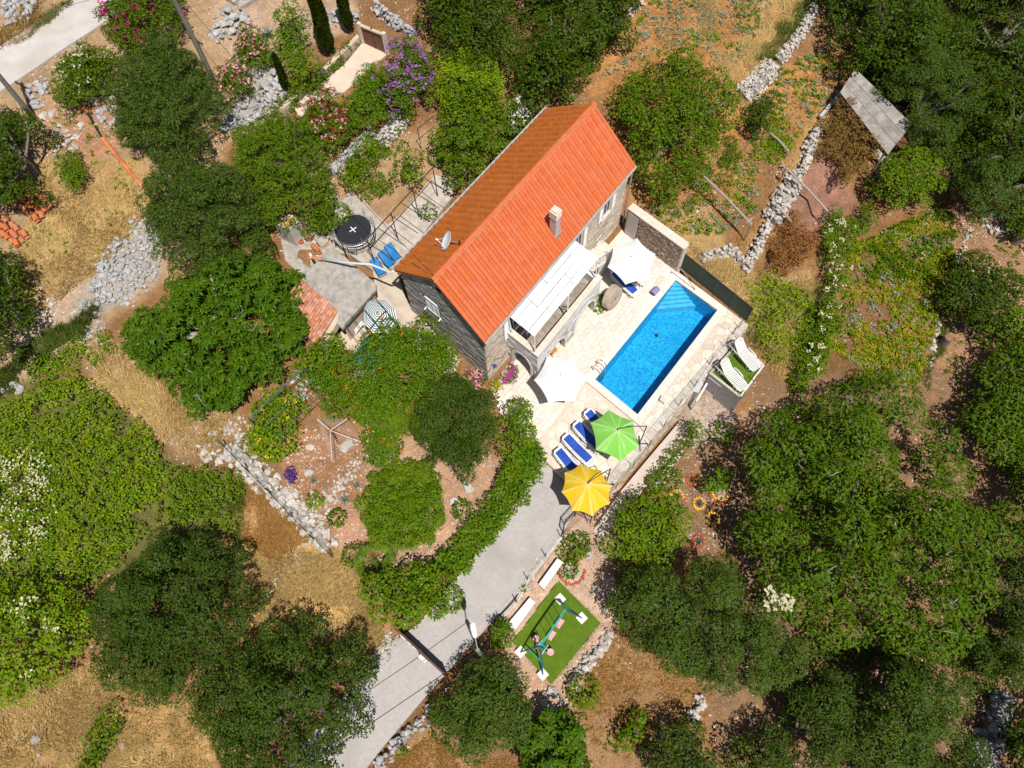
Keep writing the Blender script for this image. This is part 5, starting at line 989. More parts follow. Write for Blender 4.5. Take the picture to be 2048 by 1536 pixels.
parasol('lime green hexagonal cantilever parasol over the loungers', (1235,860), [(1217,819),(1267,842),(1279,894),(1242,924),(1192,900),(1181,845)], [LIME], PC, mast=(1279,887) and ((1279,888),))
parasol('yellow octagonal cantilever parasol at the top of the driveway', (1176,967), [(1161,927),(1201,940),(1223,972),(1219,1008),(1185,1032),(1144,1022),(1123,984),(1129,945)], [YELC], PC, mast=((1211,969),))
DGREEN = mat('dark_green_stripe', (.06,.12,.13), rough=.8)
gq = G(760,655); sc_ = P(755,626,gq.z+2.3)
parasol('parasol striped in white and dark green rings beside the gable', (755,625.5), [(736,602),(771,598),(790,617),(797,645),(780,668),(746,666),(727,647),(728,618)], [CLW,DGREEN], None, stripes=17, ztop=2.35, zrim=1.98, sag=.03, deckz=gq.z)
# ---- sun loungers
def lounger_proto(name, label, pad, back=.35, group=None):
    o = thing(name, label, 'sun lounger', (0,0,0), group); Lb = .72
    for s in (-1,1):
        MB().tube([(-.95,s*.30,.30),(-.2,s*.31,.30),(.6,s*.31,.29),(.93,s*.27,.27)],.035,6).build('side_rail', PLAST, o, smooth=True)
        MB().tube([(-.28,s*.33,.33),(-.2,s*.36,.44),(.1,s*.37,.45),(.38,s*.36,.42),(.46,s*.33,.32)],[.03,.035,.035,.035,.03],6).build('armrest', PLAST, o, smooth=True)
        for x in (-.55,.62):
            MB().tube([(x-.12,s*.30,.29),(x-.09,s*.33,.02),(x+.09,s*.33,.02),(x+.12,s*.30,.29)],.032,6).build('leg', PLAST, o, smooth=True)
    for i in range(13):
        x = -.18+i*.086; MB().box((x,0,.31),(.062,.56,.022)).build('slat', PLAST, o)
    MB().box((.93,0,.28),(.06,.5,.03)).build('foot_end', PLAST, o)
    bp_ = Vector((-.23,0,.31)); dv = Vector((-math.cos(back),0,math.sin(back))); nv = Vector((math.sin(back),0,math.cos(back)))
    bk = MB()
    for s in (-1,1): bk.bar(bp_+Vector((0,s*.27,0)), bp_+dv*.74+Vector((0,s*.25,0)), .05)
    v = [bp_+dv*.70+Vector((0,s*w_,0)) for s,w_ in ((-1,.27),(1,.27))]+[bp_+dv*.82+Vector((0,s*w_,0)) for s,w_ in ((1,.17),(-1,.17))]
    bk.add([q+nv*.02 for q in v]+[q-nv*.02 for q in v],[(0,1,2,3),(7,6,5,4)]+[(i,4+i,4+(i+1) % 4,(i+1) % 4) for i in range(4)]); b_ = bk.build('backrest', PLAST, o)
    for i in range(8): MB().box(bp_+dv*(.05+i*.083)+nv*.008,(.062,.52,.02),0,Matrix((dv,Vector((0,1,0)),nv)).transposed()).build('back_slat', PLAST, b_)
    MB().tube([bp_+dv*.5-nv*.02,(-.62,0,.27)],.02,5).build('back_prop', PLAST, o)
    if pad:
        n = 12; pr = [bp_+dv*.70,bp_+dv*.45,bp_+dv*.2,bp_+Vector((.02,0,.0)),Vector((.15,0,.31)),Vector((.45,0,.31)),Vector((.72,0,.30))]; mb = MB(); vs = []
        sec = [(-.205,.0),(-.21,.03),(-.18,.062),(0,.072),(.18,.062),(.21,.03),(.205,.0)]; m = len(sec)
        for i, p in enumerate(pr):
            nn = nv if i < 3 else (nv+Vector((0,0,1))).normalized() if i == 3 else Vector((0,0,1)); e = .6 if i in (0,len(pr)-1) else 1
            vs += [p+Vector((0,y*(.97 if e < 1 else 1),0))+nn*(.014+z*e) for y,z in sec]
        mb.add(vs,[(i*m+j,i*m+j+1,(i+1)*m+j+1,(i+1)*m+j) for i in range(len(pr)-1) for j in range(m-1)]+[tuple(range(m)),tuple((len(pr)-1)*m+j for j in range(m-1,-1,-1))]+[(i*m,(i+1)*m,(i+1)*m+m-1,i*m+m-1) for i in range(len(pr)-1)])
        mb.build('cushion', BLUEP, o, smooth=False)
    return o
def place(o, head, foot, z, label, first):
    c = copy_tree(o) if not first else o; a = P(*head,z); b_ = P(*foot,z); m = (a+b_)/2; c.location = (m.x,m.y,z); d = b_-a; c.rotation_euler[2] = math.atan2(d.y,d.x); s = 1.04; c.scale = (s,s,s); c['label'] = label; return c
gl_ = 'white plastic sun loungers with blue pads'
lp = lounger_proto('sun_lounger','x',True,.20,gl_)
spots = [((1112,903),(1168,965),-.1,'white lounger with blue pad nearest the driveway, its foot under the yellow parasol'),((1131,879),(1184,930),-.1,'white lounger with blue pad lying fully in the sun between the two cantilever parasols'),((1152,854),(1204,905),-.1,'white lounger with blue pad half covered by the edge of the lime parasol'),((1173,829),(1226,882),-.1,'white lounger with blue pad nearest the pool, mostly under the lime parasol'),((1226,553),(1274,594),0,'white lounger with blue pad under the white parasol beside the millstone')]
for i,(h_,f_,z,lb) in enumerate(spots): place(lp,h_,f_,z,lb,i == 0)
lq = lounger_proto('sun_lounger','x',False,.75,'white plastic sun loungers without pads')
for i,(h_,f_,z,lb,bk) in enumerate([((1466,691),(1510,741),.02,'bare white lounger with raised back farther along the turf platform',1),((1438,732),(1484,780),.02,'bare white lounger with raised back above the pump house door',1),((1243,533),(1293,571),0,'bare white lounger whose foot end shows under the white parasol',1)]): place(lq,h_,f_,z,lb,i == 0)
# ---- blue folding deck chairs
dk_ = thing('folding_lounger','x','sun lounger',(0,0,0),'blue folding loungers behind the house')
for s in (-1,1):
    MB().tube([(-.62,s*.25,.55),(-.15,s*.26,.26),(.62,s*.26,.24)],.016,6).build('side_tube',IRON,dk_); MB().tube([(-.35,s*.25,.02),(.25,s*.27,.27)],.014,6).tube([(.35,s*.25,.02),(-.2,s*.27,.27)],.014,6).build('leg',IRON,dk_)
pr = [(-.62,.56),(-.40,.41),(-.15,.27),(.1,.245),(.5,.25)]
MB().add([(x,y,z) for x,z in pr for y in (-.24,.24)]+[(x,y,z-.012) for x,z in pr for y in (-.24,.24)],[(2*i,2*i+2,2*i+3,2*i+1) for i in range(4)]+[(10+2*i,11+2*i,13+2*i,12+2*i) for i in range(4)]+[(2*i,10+2*i,12+2*i,2*i+2) for i in range(4)]+[(2*i+1,2*i+3,13+2*i,11+2*i) for i in range(4)]+[(0,1,11,10),(8,18,19,9)]).build('sling',SKYB,dk_)
MB().tube([(.62,-.26,.24),(.64,0,.24),(.62,.26,.24)],.016,6).build('foot_tube',IRON,dk_)
for i,(h_,f_,lb) in enumerate([((749,526),(768,556),'blue folding lounger under the white drain pipe, nearest the concrete roof'),((764,512),(786,538),'blue folding lounger in the middle of the three behind the house'),((777,498),(799,525),'blue folding lounger closest to the rear eaves of the house')]):
    z = gz(*P(*f_,1.2).to_2d())+.07; c = place(dk_,h_,f_,z,lb,i == 0); c.scale = (.9,.9,.9)
# ---- small things on the terrace
ms = P(1222,607,0); ax_ = Vector((.78,-.60,.18)).normalized(); mill = thing('millstone','old round millstone standing on edge on the terrace beside the blue lounger','millstone',ms)
e1 = ax_.cross(Vector((0,0,1))).normalized(); e2 = e1.cross(ax_); mc = ms+Vector((0,0,.70)); vs = []; n = 32; pf = [(-.25,.0),(-.25,.64),(-.20,.73),(.16,.73),(.23,.67),(.24,.34),(.21,.30),(.21,.0)]; rr = random.Random(3)
for t_, r_ in pf: vs += [mc+ax_*t_+(e1*math.cos(2*math.pi*j/n)+e2*math.sin(2*math.pi*j/n))*r_*(1+.02*math.sin(j*3.1)+.012*math.sin(j*7.7)) for j in range(n)]
MB().add(vs,[(i*n+j,i*n+(j+1) % n,(i+1)*n+(j+1) % n,(i+1)*n+j) for i in range(len(pf)-1) for j in range(n)]).build('wheel', mat('millstone',(.36,.29,.22),(.52,.44,.35),4,.92,.6,18,col3=(.30,.22,.15),scale3=2,amt3=.4), mill, smooth=False)
MB().lathe(mc+ax_*.215,[(.05,-.01),(.05,.012)],10).build('axle_hole',DARK,mill)
bg = P(1309,585,0); bag = thing('bolster','rolled pink and blue pool bolster lying by the top of the pool','cushion',bg); d = (P(1303,590,0)-P(1316,576,0)).normalized(); s_ = Vector((-d.y,d.x,0)); vs = []; n = 14
BAGM = mat('patterned_towel',(.36,.22,.30),(.20,.22,.46),14,.9,.2,30,lo=.45,hi=.55)
for f in (-.26,-.24,.22,.25):
    r_ = .15 if abs(f) > .245 else .17
    for j in range(n): an = 2*math.pi*j/n; vs.append(bg+d*f+s_*math.cos(an)*r_*1.15+Vector((0,0,.16+math.sin(an)*r_*.95)))
MB().add(vs,[(i*n+j,i*n+(j+1) % n,(i+1)*n+(j+1) % n,(i+1)*n+j) for i in range(3) for j in range(n)]+[tuple(range(n-1,-1,-1))]).build('towel_wrap',BAGM,bag,smooth=True)
MB().add([q for q in vs[3*n:]]+[bg+d*.262+Vector((0,0,.16))],[(j,(j+1) % n,n) for j in range(n)]).build('blue_end',BLUEP,bag)
pp0 = P(1389,579,0); pe = P(1360,533,1.25); pt_ = thing('pool_pole','thin grey pole leaning from the coping to the mesh fence','pole',pp0); MB().tube([pp0+Vector((0,0,.03)),pe],.022,6).build('shaft',GREYM,pt_); MB().lathe(pp0,[(.05,0),(.04,.05),(.025,.08)],8).build('foot_cap',IRON,pt_)
MB().tube([pe-Vector((.02,.02,.12)),pe+Vector((.06,-.03,-.02))],.03,6).build('hook',IRON,pt_)
sb = P(1325,803,-.1); sk_ = thing('skimmer_box','small white box standing on the paving by the pool','box',sb); hb = MB(); hbox(hb,sb,.13,.16,0,.30).build('body',PLAST,sk_); hbox(MB(),sb,.15,.18,.30,.33).build('lid',CREAMST,sk_)
gc = P(1040,738,0); gch = thing('garden_chair','orange folding chair in the shade of the arcade arch','chair',P(1105,708,0)); q = P(1105,706,0)
OR_ = mat('orange_frame',(.60,.26,.03),rough=.6)
for s in (-.2,.2): MB().bar(q+HU*s+HW*.2,q+HU*s-HW*.2+Vector((0,0,.45)),.03).build('leg',OR_,gch); MB().bar(q+HU*s-HW*.2,q+HU*s+HW*.25+Vector((0,0,.9)),.03).build('leg',OR_,gch)
for k in range(4): MB().box(q+Vector((0,0,.45))+HW*(-.18+.12*k),(.42,.09,.02),0,Matrix.Rotation(math.atan2(HU.y,HU.x),3,'Z')).build('slat',OR_,gch)
# ---- retaining wall of the terrace, its wire fence, the mesh fence and the end wall
RW = [(1496,650),(1447,708),(1420,739),(1386,781),(1347,826),(1300,882),(1243,947),(1192,1006)]
rw_ = thing('retaining_wall','stone retaining wall under the pool terrace along the garden path','wall',P(1340,835,-1)); A = [P(*p,-.10) for p in RW]
def offs(pts, d):
    o = []
    for i in range(len(pts)):
        t_ = (pts[min(i+1,len(pts)-1)]-pts[max(i-1,0)]).to_2d().normalized(); o.append(Vector((pts[i].x+t_.y*d,pts[i].y-t_.x*d,pts[i].z)))
    return o
sgn = 1 if (offs(A,.3)[3]-P(1313,702,0)).length > (A[3]-P(1313,702,0)).length else -1
B = A; A = offs(B,-sgn*.42); C_ = offs(B,sgn*.06)
mb = MB()
for i in range(len(A)-1): mb.add([A[i],A[i+1],B[i+1],B[i]]+[Vector((q.x,q.y,-2.6)) for q in (A[i],A[i+1],C_[i+1],C_[i])],[(0,1,2,3),(4,7,6,5),(0,4,5,1),(1,5,6,2),(2,6,7,3),(3,7,4,0)])
core = mb.build('wall_core',MORTL,rw_); st = []; cap = []; rr = random.Random(9)
for i in range(len(A)-1):
    L = (B[i+1]-B[i]).length; x = 0
    while x < L-.1:
        w_ = min(rr.uniform(.4,.75),L-x); f0, f1 = x/L+.004, (x+w_)/L-.004; v = [A[i].lerp(A[i+1],f0),A[i].lerp(A[i+1],f1),B[i].lerp(B[i+1],f1),B[i].lerp(B[i+1],f0)]; cap.append(MB().prism(v,-.13,-.055+rr.uniform(-.01,.01),0,.006)); x += w_
    nrm_ = Vector(((B[i]-A[i]).x,(B[i]-A[i]).y,0)).normalized(); f = lambda s,z,o,i=i,nrm_=nrm_,L=L: B[i].lerp(B[i+1],s/L)*1.0+nrm_*(o+.08*(-z)/2.5)+Vector((0,0,z))
    st += blocks(f,[(0,-2.3),(L,-2.3),(L,-.05),(0,-.05)],.24,.42,[],.05,50+i,jit=.4)
pieces(core,'cap_stone',cap,CHALK); pieces(core,'stone',st,WARMST,300)
wf = thing('wire_fence','low green wire fence on thin posts along the terrace wall','fence',P(1340,830,-.05)); fpx = [(1478,655),(1466,668),(1448,693),(1419,728),(1389,773),(1357,812),(1327,854),(1297,893),(1265,936),(1231,977)]
tops = []
for px in fpx:
    b_ = P(*px,-.06); t_ = b_+Vector((0,0,.95)); tops.append(t_); MB().tube([b_,t_],.022,6).build('post',GREENM,wf)
for h_ in (.15,.5,.9): MB().tube([t_-Vector((0,0,.95-h_)) for t_ in tops],.0025,4).build('wire',GREENM,wf)
MESH = mat('green_windbreak', (.030,.045,.030), (.045,.060,.040), 30, .8, .2, 60); mf = thing('mesh_fence','dark green windbreak mesh fence at the end of the pool','fence',P(1425,590,0)); q0, q1 = P(1361,536,-.02), P(1492,643,-.02); k = 4
for i in range(k):
    a, b_ = q0.lerp(q1,i/k), q0.lerp(q1,(i+1)/k); d = (b_-a).normalized(); nn = Vector((-d.y,d.x,0)); mb = MB(); vs = []
    for x in range(7):
        for y in range(5): p = a.lerp(b_,x/6)+Vector((0,0,.02+1.42*y/4)); vs.append(p+nn*(.05*math.sin(x*math.pi/6)*math.sin(y*math.pi/4)*(1 if i % 2 else .4)))
    m = len(vs); mb.add(vs+[q+nn*.012 for q in vs],[(x*5+y,x*5+y+5,x*5+y+6,x*5+y+1) for x in range(6) for y in range(4)]+[(m+x*5+y,m+x*5+y+1,m+x*5+y+6,m+x*5+y+5) for x in range(6) for y in range(4)]); mb.build('mesh_panel',MESH,mf,smooth=True)
for i in range(k+1): a = q0.lerp(q1,i/k); MB().tube([a-Vector((0,0,.1)),a+Vector((0,0,1.5))],.025,6).build('post',GREENM,mf)
MB().tube([q0+Vector((0,0,1.46)),q1+Vector((0,0,1.46))],.012,4).build('top_wire',GREENM,mf)
ew = thing('garden_wall','tall rough stone wall with a pale cap closing the terrace beside the house','wall',P(1300,500,0)); w0, w1 = P(1247,463,0), P(1353,541,0); d = (w1-w0).normalized(); nn = Vector((d.y,-d.x,0)); nn = nn if nn.dot(P(1262,600,0)-w0) > 0 else -nn; LW = (w1-w0).length; wt = .42; WZ = 2.25
fw_ = lambda s,z,o: w0+d*s+nn*o+Vector((0,0,z)); BRST = mat('brown_field_stone',(.24,.165,.12),(.42,.31,.24),3,.92,.5,14,vary=.24)
mb = MB(); fbox(mb,fw_,0,LW,-.5,WZ-.08,-wt,0); wc = mb.build('wall_core',MORT,ew)
# rough masonry as irregular polygons
rr = random.Random(31); sd_ = []; its = []; rect = [(.95,0),(LW,0),(LW,WZ-.08),(.95,WZ-.08)]
for _ in range(3000):
    s = (rr.uniform(.9,LW+.1),rr.uniform(-.1,WZ)); 
    if all((s[0]-a[0])**2+((s[1]-a[1])*1.4)**2 > .235**2 for a in sd_): sd_.append(s)
for s in sd_:
    c = rect
    for o in sd_:
        if o is s or (o[0]-s[0])**2+(o[1]-s[1])**2 > .6: continue
        dx_, dy_ = o[0]-s[0], o[1]-s[1]; l = math.hypot(dx_,dy_); c = halfplane(c,((o[0]+s[0])/2-dx_/l*.011,(o[1]+s[1])/2-dy_/l*.011),(dx_,dy_))
        if not c: break
    if c and len(c) > 2 and area(c) > .008:
        n = len(c); cx = sum(p[0] for p in c)/n; cz = sum(p[1] for p in c)/n; pr_ = rr.uniform(.03,.07); mb = MB(); mb.add([fw_(x,z,-.01) for x,z in c]+[fw_(x+(cx-x)*.14,z+(cz-z)*.14,pr_) for x,z in c],[tuple(range(n,2*n))]+[(i,(i+1) % n,n+(i+1) % n,n+i) for i in range(n)]); its.append(mb)
pieces(wc,'stone',its,BRST,300)
for i in range(8): mb = MB(); fbox(mb,fw_,LW*i/8+.003,LW*(i+1)/8-.003,WZ-.08,WZ,-wt-.05,.06); mb.build('cap_stone',CREAMST,ew)
mb = MB(); fbox(mb,lambda s,z,o: w1+d*o+nn*s+Vector((0,0,z)),-wt,.0,-.4,WZ-.08,.0,.06); mb.build('end_pier',CREAMST,ew)
mb = MB(); fbox(mb,fw_,.12,.90,.02,2.0,.0,.06); dr_ = mb.build('door',mat('grey_door',(.44,.40,.37),(.48,.44,.41),3,.5),ew); MB().tube([fw_(.8,1.0,.06),fw_(.8,1.0,.12),fw_(.7,1.0,.12)],.018,6).build('handle',STEEL,dr_)
tapp = fw_(LW*.72,1.35,.06); MB().tube([tapp,tapp+nn*.12,tapp+nn*.14-Vector((0,0,.1))],.025,6).build('tap',STEEL,ew)
# ---- pump house with a turf platform, and the grey cabinet by the wall
PH = [(1417,746),(1478,683),(1530,732),(1482,797)]; pz = -.05; pq = [P(*p,pz) for p in PH]; ph = thing('pump_house','low concrete pump house with artificial turf on its flat roof','pump house',sum(pq,Vector())/4); REND = mat('grey_render',(.34,.325,.32),(.42,.405,.395),3,.9,.3,25)
MB().prism(pq,-2.6,pz-.04).build('walls',REND,ph); tq = outset(pq,-.13); MB().prism(tq,pz-.04,pz+.0).build('turf_roof',TURF,ph)
for i in range(4):
    a, b_ = pq[i], pq[(i+1) % 4]; ai, bi = tq[i], tq[(i+1) % 4]; MB().prism([a,b_,bi,ai],pz-.035,pz+(.10 if i in (2,) else .05)).build('parapet',CREAMST if i else CONC2,ph)
fa = lambda s,z,o: pq[0]+(pq[3]-pq[0]).normalized()*s+Vector((0,0,z-pz))+Vector(((pq[3]-pq[0]).y,-(pq[3]-pq[0]).x,0)).normalized()*(o if Vector(((pq[3]-pq[0]).y,-(pq[3]-pq[0]).x,0)).dot(pq[0]-pq[1]) > 0 else -o)
Lp = (pq[3]-pq[0]).length; mb = MB(); fbox(mb,fa,.12,.95,-2.2,-.35,.0,.05); pd = mb.build('door',mat('grey_painted_door',(.36,.35,.37),(.40,.39,.41),2,.5),ph); mb = MB(); fbox(mb,fa,.25,.82,-2.1,-1.75,.05,.065); mb.build('vent',PLAST,pd); mb = MB(); fbox(mb,fa,.84,.89,-1.35,-1.2,.05,.1); mb.build('handle',STEEL,pd)
mb = MB(); fbox(mb,fa,.96,1.0,-2.2,-.3,.0,.06); mb.build('door_post',GREYM,ph)
pr_ = [pq[1],pq[2],pq[3],pq[0]]; rl = thing('cable_railing','green posts with a thin cable round the turf platform','railing',pq[2])
for p in (pq[1].lerp(pq[2],.02),pq[2],pq[2].lerp(pq[3],.5),pq[3]): MB().tube([p,p+Vector((0,0,.95))],.024,6).build('post',GREENM,rl)
for h_ in (.5,.92): MB().tube([p+Vector((0,0,h_)) for p in pr_],.007,4).build('cable',IRON,rl)
cb_ = [P(*p,-.12) for p in [(1386,782),(1396,761),(1406,765),(1396,785)]]; cab = thing('metal_cabinet','tall grey cabinet with a pale sloping lid standing against the terrace wall','cabinet',sum(cb_,Vector())/4-Vector((0,0,2))); MB().prism(cb_,-2.2,-.15).build('body',GREYM,cab); MB().prism(outset(cb_,.03),-.15,-.09).build('lid',mat('pale_lid',(.52,.53,.56),rough=.4),cab)
s_a, s_b = P(1414,767,-.6), P(1394,801,-.6); MB().bar(s_a,s_b,.10,.08).build('side_rail',PLAST,cab); MB().bar(s_b,s_b-Vector((0,0,1.5)),.08).build('leg',PLAST,cab)
# ---- turf mat and swing set
def at_z(px, z): return P(*px, z)
RZ = max(G(*p).z for p in [(1117,1161),(1201,1245),(1103,1368),(1025,1284)])+.02; mt = thing('turf_mat','bright green rectangular turf mat under the swing set','turf mat',G(1112,1264)); MB().prism([P(*p,RZ) for p in [(1117,1161),(1201,1245),(1103,1368),(1025,1284)]],RZ-.5,RZ,0).build('carpet',TURF,mt)
SW = thing('swing_set','teal and blue swing set with pink seats on the turf mat','swing set',P(1105,1260,RZ)); ft = [P(*p,RZ+.03) for p in [(1120,1198),(1163.5,1236),(1041,1304),(1085.5,1349)]]; zt = RZ+1.95
ta, tb = P(1131,1219,zt), P(1081,1291,zt)
MB().bar(ta,tb,.075).build('top_beam',TEAL,SW)
for f in ft: MB().box(f,(.42,.42,.06),0,Matrix.Rotation(.75,3,'Z')).build('foot_plate',mat('white_slab',(.72,.70,.66)) if 'white_slab' not in bpy.data.materials else bpy.data.materials['white_slab'],SW)
for t_,(f0,f1) in ((ta,ft[:2]),(tb,ft[2:])):
    for f in (f0,f1): MB().tube([f,t_],.035,8).build('leg',BLUEM,SW)
    MB().tube([f0.lerp(t_,.42),f1.lerp(t_,.42)],.03,6).build('cross_bar',TEAL,SW)
sd2 = (tb-ta).normalized(); ROPE = mat('rope',(.62,.42,.36),rough=.9)
for px in ((1120,1247),(1103.5,1271)):
    q = P(*px,RZ+.42); st_ = MB().box(q,(.46,.22,.05),0,Matrix.Rotation(math.atan2(sd2.y,sd2.x),3,'Z')).build('seat',PINKP,SW)
    for s in (-.2,.2): b_ = q+sd2*s; u_ = ta+sd2*((b_-ta).dot(sd2)); MB().tube([b_,Vector((u_.x,u_.y,zt))],.012,5).build('rope',ROPE,st_)
g0, g1 = P(1072,1277,RZ+.45), P(1101,1304,RZ+.45); gl3 = MB().bar(g0,g1,.05).build('glider_bar',TEAL,SW); off_ = Vector((sd2.x,sd2.y,0))*.16; MB().bar(g0+off_,g1+off_,.04).build('glider_bar',TEAL,SW)
for g_, m_ in ((g0,PINKP),(g1,PINKP)):
    MB().lathe(g_+Vector((0,0,-.02)),[(.02,0),(.15,.01),(.17,.05),(.14,.08),(.03,.07)],16).build('glider_seat',m_,SW)
MB().bar(g0+Vector((0,0,.065)),g0+Vector((0,0,.065))+(g1-g0).normalized()*.01+off_*1.2,.06,.03).build('stripe',mat('maroon',(.20,.01,.06)),SW)
for f in (.3,.7): q = g0.lerp(g1,f); MB().tube([q,tb-sd2*.12*(1 if f < .5 else 2)],.018,5).build('hanger',BLUEM,SW); MB().tube([q-off_,q+off_*2.2],.02,5).build('handle',PLAST,SW)
# ---- stone benches
def bench(label, q4, h, n):
    z = G(*q4[0]).z+h; q = [P(*p,z) for p in q4]; o = thing('stone_bench',label,'bench',sum(q,Vector())/4-Vector((0,0,h)),'white stone benches by the playground')
    for i in range(n):
        f0, f1 = i/n+.004, (i+1)/n-.004; v = [q[0].lerp(q[3],f0),q[1].lerp(q[2],f0),q[1].lerp(q[2],f1),q[0].lerp(q[3],f1)]; MB().prism(v,z-h-.3,z-.10).build('block',CHALK,o); MB().prism(outset(v,.02),z-.10,z,0,.012).build('seat_slab',CREAMST if False else bpy.data.materials['white_slab'],o)
bench('white stone bench nearer the yellow parasol, beside the red ringed pot', [(1115,1117),(1126,1124),(1088,1178),(1078,1168)], .42, 3)
bench('white stone bench along the long side of the turf mat', [(1060,1195),(1070,1205),(1027,1264),(1018,1245)], .42, 3)
# ---- iron balustrade
ib = thing('iron_balustrade','black wrought iron balustrade at the foot of the terrace by the driveway','railing',G(1150,1035)); bp4 = [(1126,1066),(1129,1050),(1150,1030),(1178,1052)]; pts = [G(*p) for p in bp4]; zz = max(p.z for p in pts)+.05
for p in pts: MB().bar(Vector((p.x,p.y,zz-.4)),Vector((p.x,p.y,zz+1.0)),.05).build('post',IRON,ib)
for i in range(3):
    a, b_ = [Vector((p.x,p.y,zz)) for p in (pts[i],pts[i+1])]; n = max(3,int((b_-a).length/.11))
    for h_ in (.12,.85,.97): MB().bar(a+Vector((0,0,h_)),b_+Vector((0,0,h_)),.028).build('rail',IRON,ib)
    for k in range(1,n): q = a.lerp(b_,k/n); MB().bar(q+Vector((0,0,.12)),q+Vector((0,0,.85)),.014).build('baluster',IRON,ib)
# ---- fence along the driveway's lower side
dfp = [(1122,1075),(1091,1115),(1055,1161),(1033,1206),(1000,1240)]; dw = thing('wire_fence','green wire fence on a low kerb between the driveway and the benches','fence',G(1060,1155)); tp = []
for px in dfp: g = G(*px); MB().tube([g,g+Vector((0,0,1.1))],.026,6).build('post',GREENM,dw); tp.append(g)
for h_ in (.2,.65,1.05): MB().tube([g+Vector((0,0,h_)) for g in tp],.003,4).build('wire',GREENM,dw)
mb = MB()
for i in range(len(tp)-1):
    a, b_ = tp[i],tp[i+1]; MB().bar(a,b_,.2,.3).build('kerb',CHALK,dw)
# ---- street lamp, gate, poles, wires
lb = G(967,1316); lampo = thing('street_lamp','street lamp on a wooden post beside the brown driveway gate','street lamp',lb); lt = lb+Vector((0,0,4.3)); MB().tube([lb-Vector((0,0,.2)),lt],[.12,.09],10).build('pole',mat('green_grey_wood',(.16,.17,.14),(.24,.25,.21),7,.9),lampo); hd = P(948,1262,lt.z+.1)
MB().tube([lt-Vector((0,0,.2)),lt+Vector((0,0,.05)),hd-(hd-lt)*.3],.028,6).build('arm',GREYM,lampo); d = (hd-lt); d.z = 0; d = d.normalized(); s_ = Vector((-d.y,d.x,0)); vs = []
for f,w_,h_ in ((-.28,.07,.05),(-.15,.12,.09),(.1,.15,.10),(.3,.13,.07),(.38,.05,.03)): vs += [hd+d*f+s_*w_*c_+Vector((0,0,h_*e_)) for c_,e_ in ((-1,0),(-.7,.8),(0,1),(.7,.8),(1,0),(0,-.4))]
MB().add(vs,[(i*6+j,i*6+(j+1) % 6,(i+1)*6+(j+1) % 6,(i+1)*6+j) for i in range(4) for j in range(6)]+[tuple(range(5,-1,-1)),tuple(24+j for j in range(6))]).build('lamp_head',PLAST,lampo)
ga, gb = G(801,1264), G(893,1350); gt = thing('sliding_gate','brown metal driveway gate seen from above with white panels','gate',(ga+gb)/2); zz = max(ga.z,gb.z)
ga.z = gb.z = zz; gn = Vector(((gb-ga).y,-(gb-ga).x,0)).normalized(); gn = gn if gn.y < 0 else -gn; HT = 1.35
for f in (0,.5,1): q = ga.lerp(gb,f); MB().bar(q-Vector((0,0,.2)),q+Vector((0,0,HT+.05)),.11).build('post',RUST,gt)
MB().bar(ga+Vector((0,0,HT)),gb+Vector((0,0,HT)),.09,.07).build('top_rail',RUST,gt); MB().bar(ga+Vector((0,0,.12)),gb+Vector((0,0,.12)),.06,.06).build('bottom_rail',RUST,gt)
n = 26; LG = (gb-ga).length
for i in range(n): q0 = ga.lerp(gb,(i+.06)/n)+Vector((0,0,.14)); q1 = ga.lerp(gb,(i+.94)/n)+Vector((0,0,.14)); MB().box((q0+q1)/2+Vector((0,0,.58)),((q1-q0).length,.025,1.18),0,Matrix.Rotation(math.atan2((gb-ga).y,(gb-ga).x),3,'Z')).build('plank',RUST,gt)
for f,w_,h_ in ((.16,.32,.30),(.30,.16,.14),(.40,.2,.14)): MB().box(ga.lerp(gb,f)+gn*.06+Vector((0,0,HT-.28)),(w_,.06,h_),0,Matrix.Rotation(math.atan2((gb-ga).y,(gb-ga).x),3,'Z')).build('letter_box',PLAST,gt)
MB().box(ga.lerp(gb,.60)+gn*.16+Vector((0,0,.72)),(.42,.16,.55),0,Matrix.Rotation(math.atan2((gb-ga).y,(gb-ga).x),3,'Z')).build('motor_box',PLAST,gt)
up1 = G(425,155); up2 = G(69,238)
def upole(label, b_, h, lean):
    o = thing('utility_pole',label,'utility pole',b_,'utility poles along the upper road'); t_ = b_+Vector((0,0,h)); MB().tube([b_-Vector((0,0,.3)),t_],[.16,.11],10).build('shaft',mat('tarred_pole',(.16,.15,.13),(.24,.23,.20),7,.9,.3) if 'tarred_pole' not in bpy.data.materials else bpy.data.materials['tarred_pole'],o); MB().bar(t_-Vector((.5,-.3,.4)),t_+Vector((.5,-.3,-.4)),.09).build('cross_arm',WOOD,o)
    for s in (-.42,.42): MB().lathe(t_+Vector((s,-s*.6,-.35)),[(.035,0),(.05,.05),(.03,.12)],8).build('insulator',PLAST,o)
    return t_
t1 = upole('utility pole rising past the top edge above the grey green olive tree',up1,7.0,0); t2 = upole('utility pole cutting the left edge beside the concrete road',up2,6.6,0)
def wire(label, a, b_, sag, r_=.012): 
    pts = [a.lerp(b_,k/14)-Vector((0,0,sag*4*(k/14)*(1-k/14))) for k in range(15)]; tag(MB().tube(pts,r_,4).build('overhead_wire',IRON,None,loc=a),label,'wire')
wire('overhead wire strung between the two utility poles at the upper left',t1,t2,.5); wire('overhead wire running off over the concrete road from the left pole',t2,t2+Vector((20,15,.5)),.8); wire('overhead wire from the leaning pole down over the olive to the roof',t1,hp(0,3.09,7.7),.8)
lw2 = lt+Vector((0,0,-.15)); wire('overhead wire from the street lamp down along the lower driveway',lw2,lw2+(P(690,1480,lw2.z)-lw2)*1.6,.25,.016)
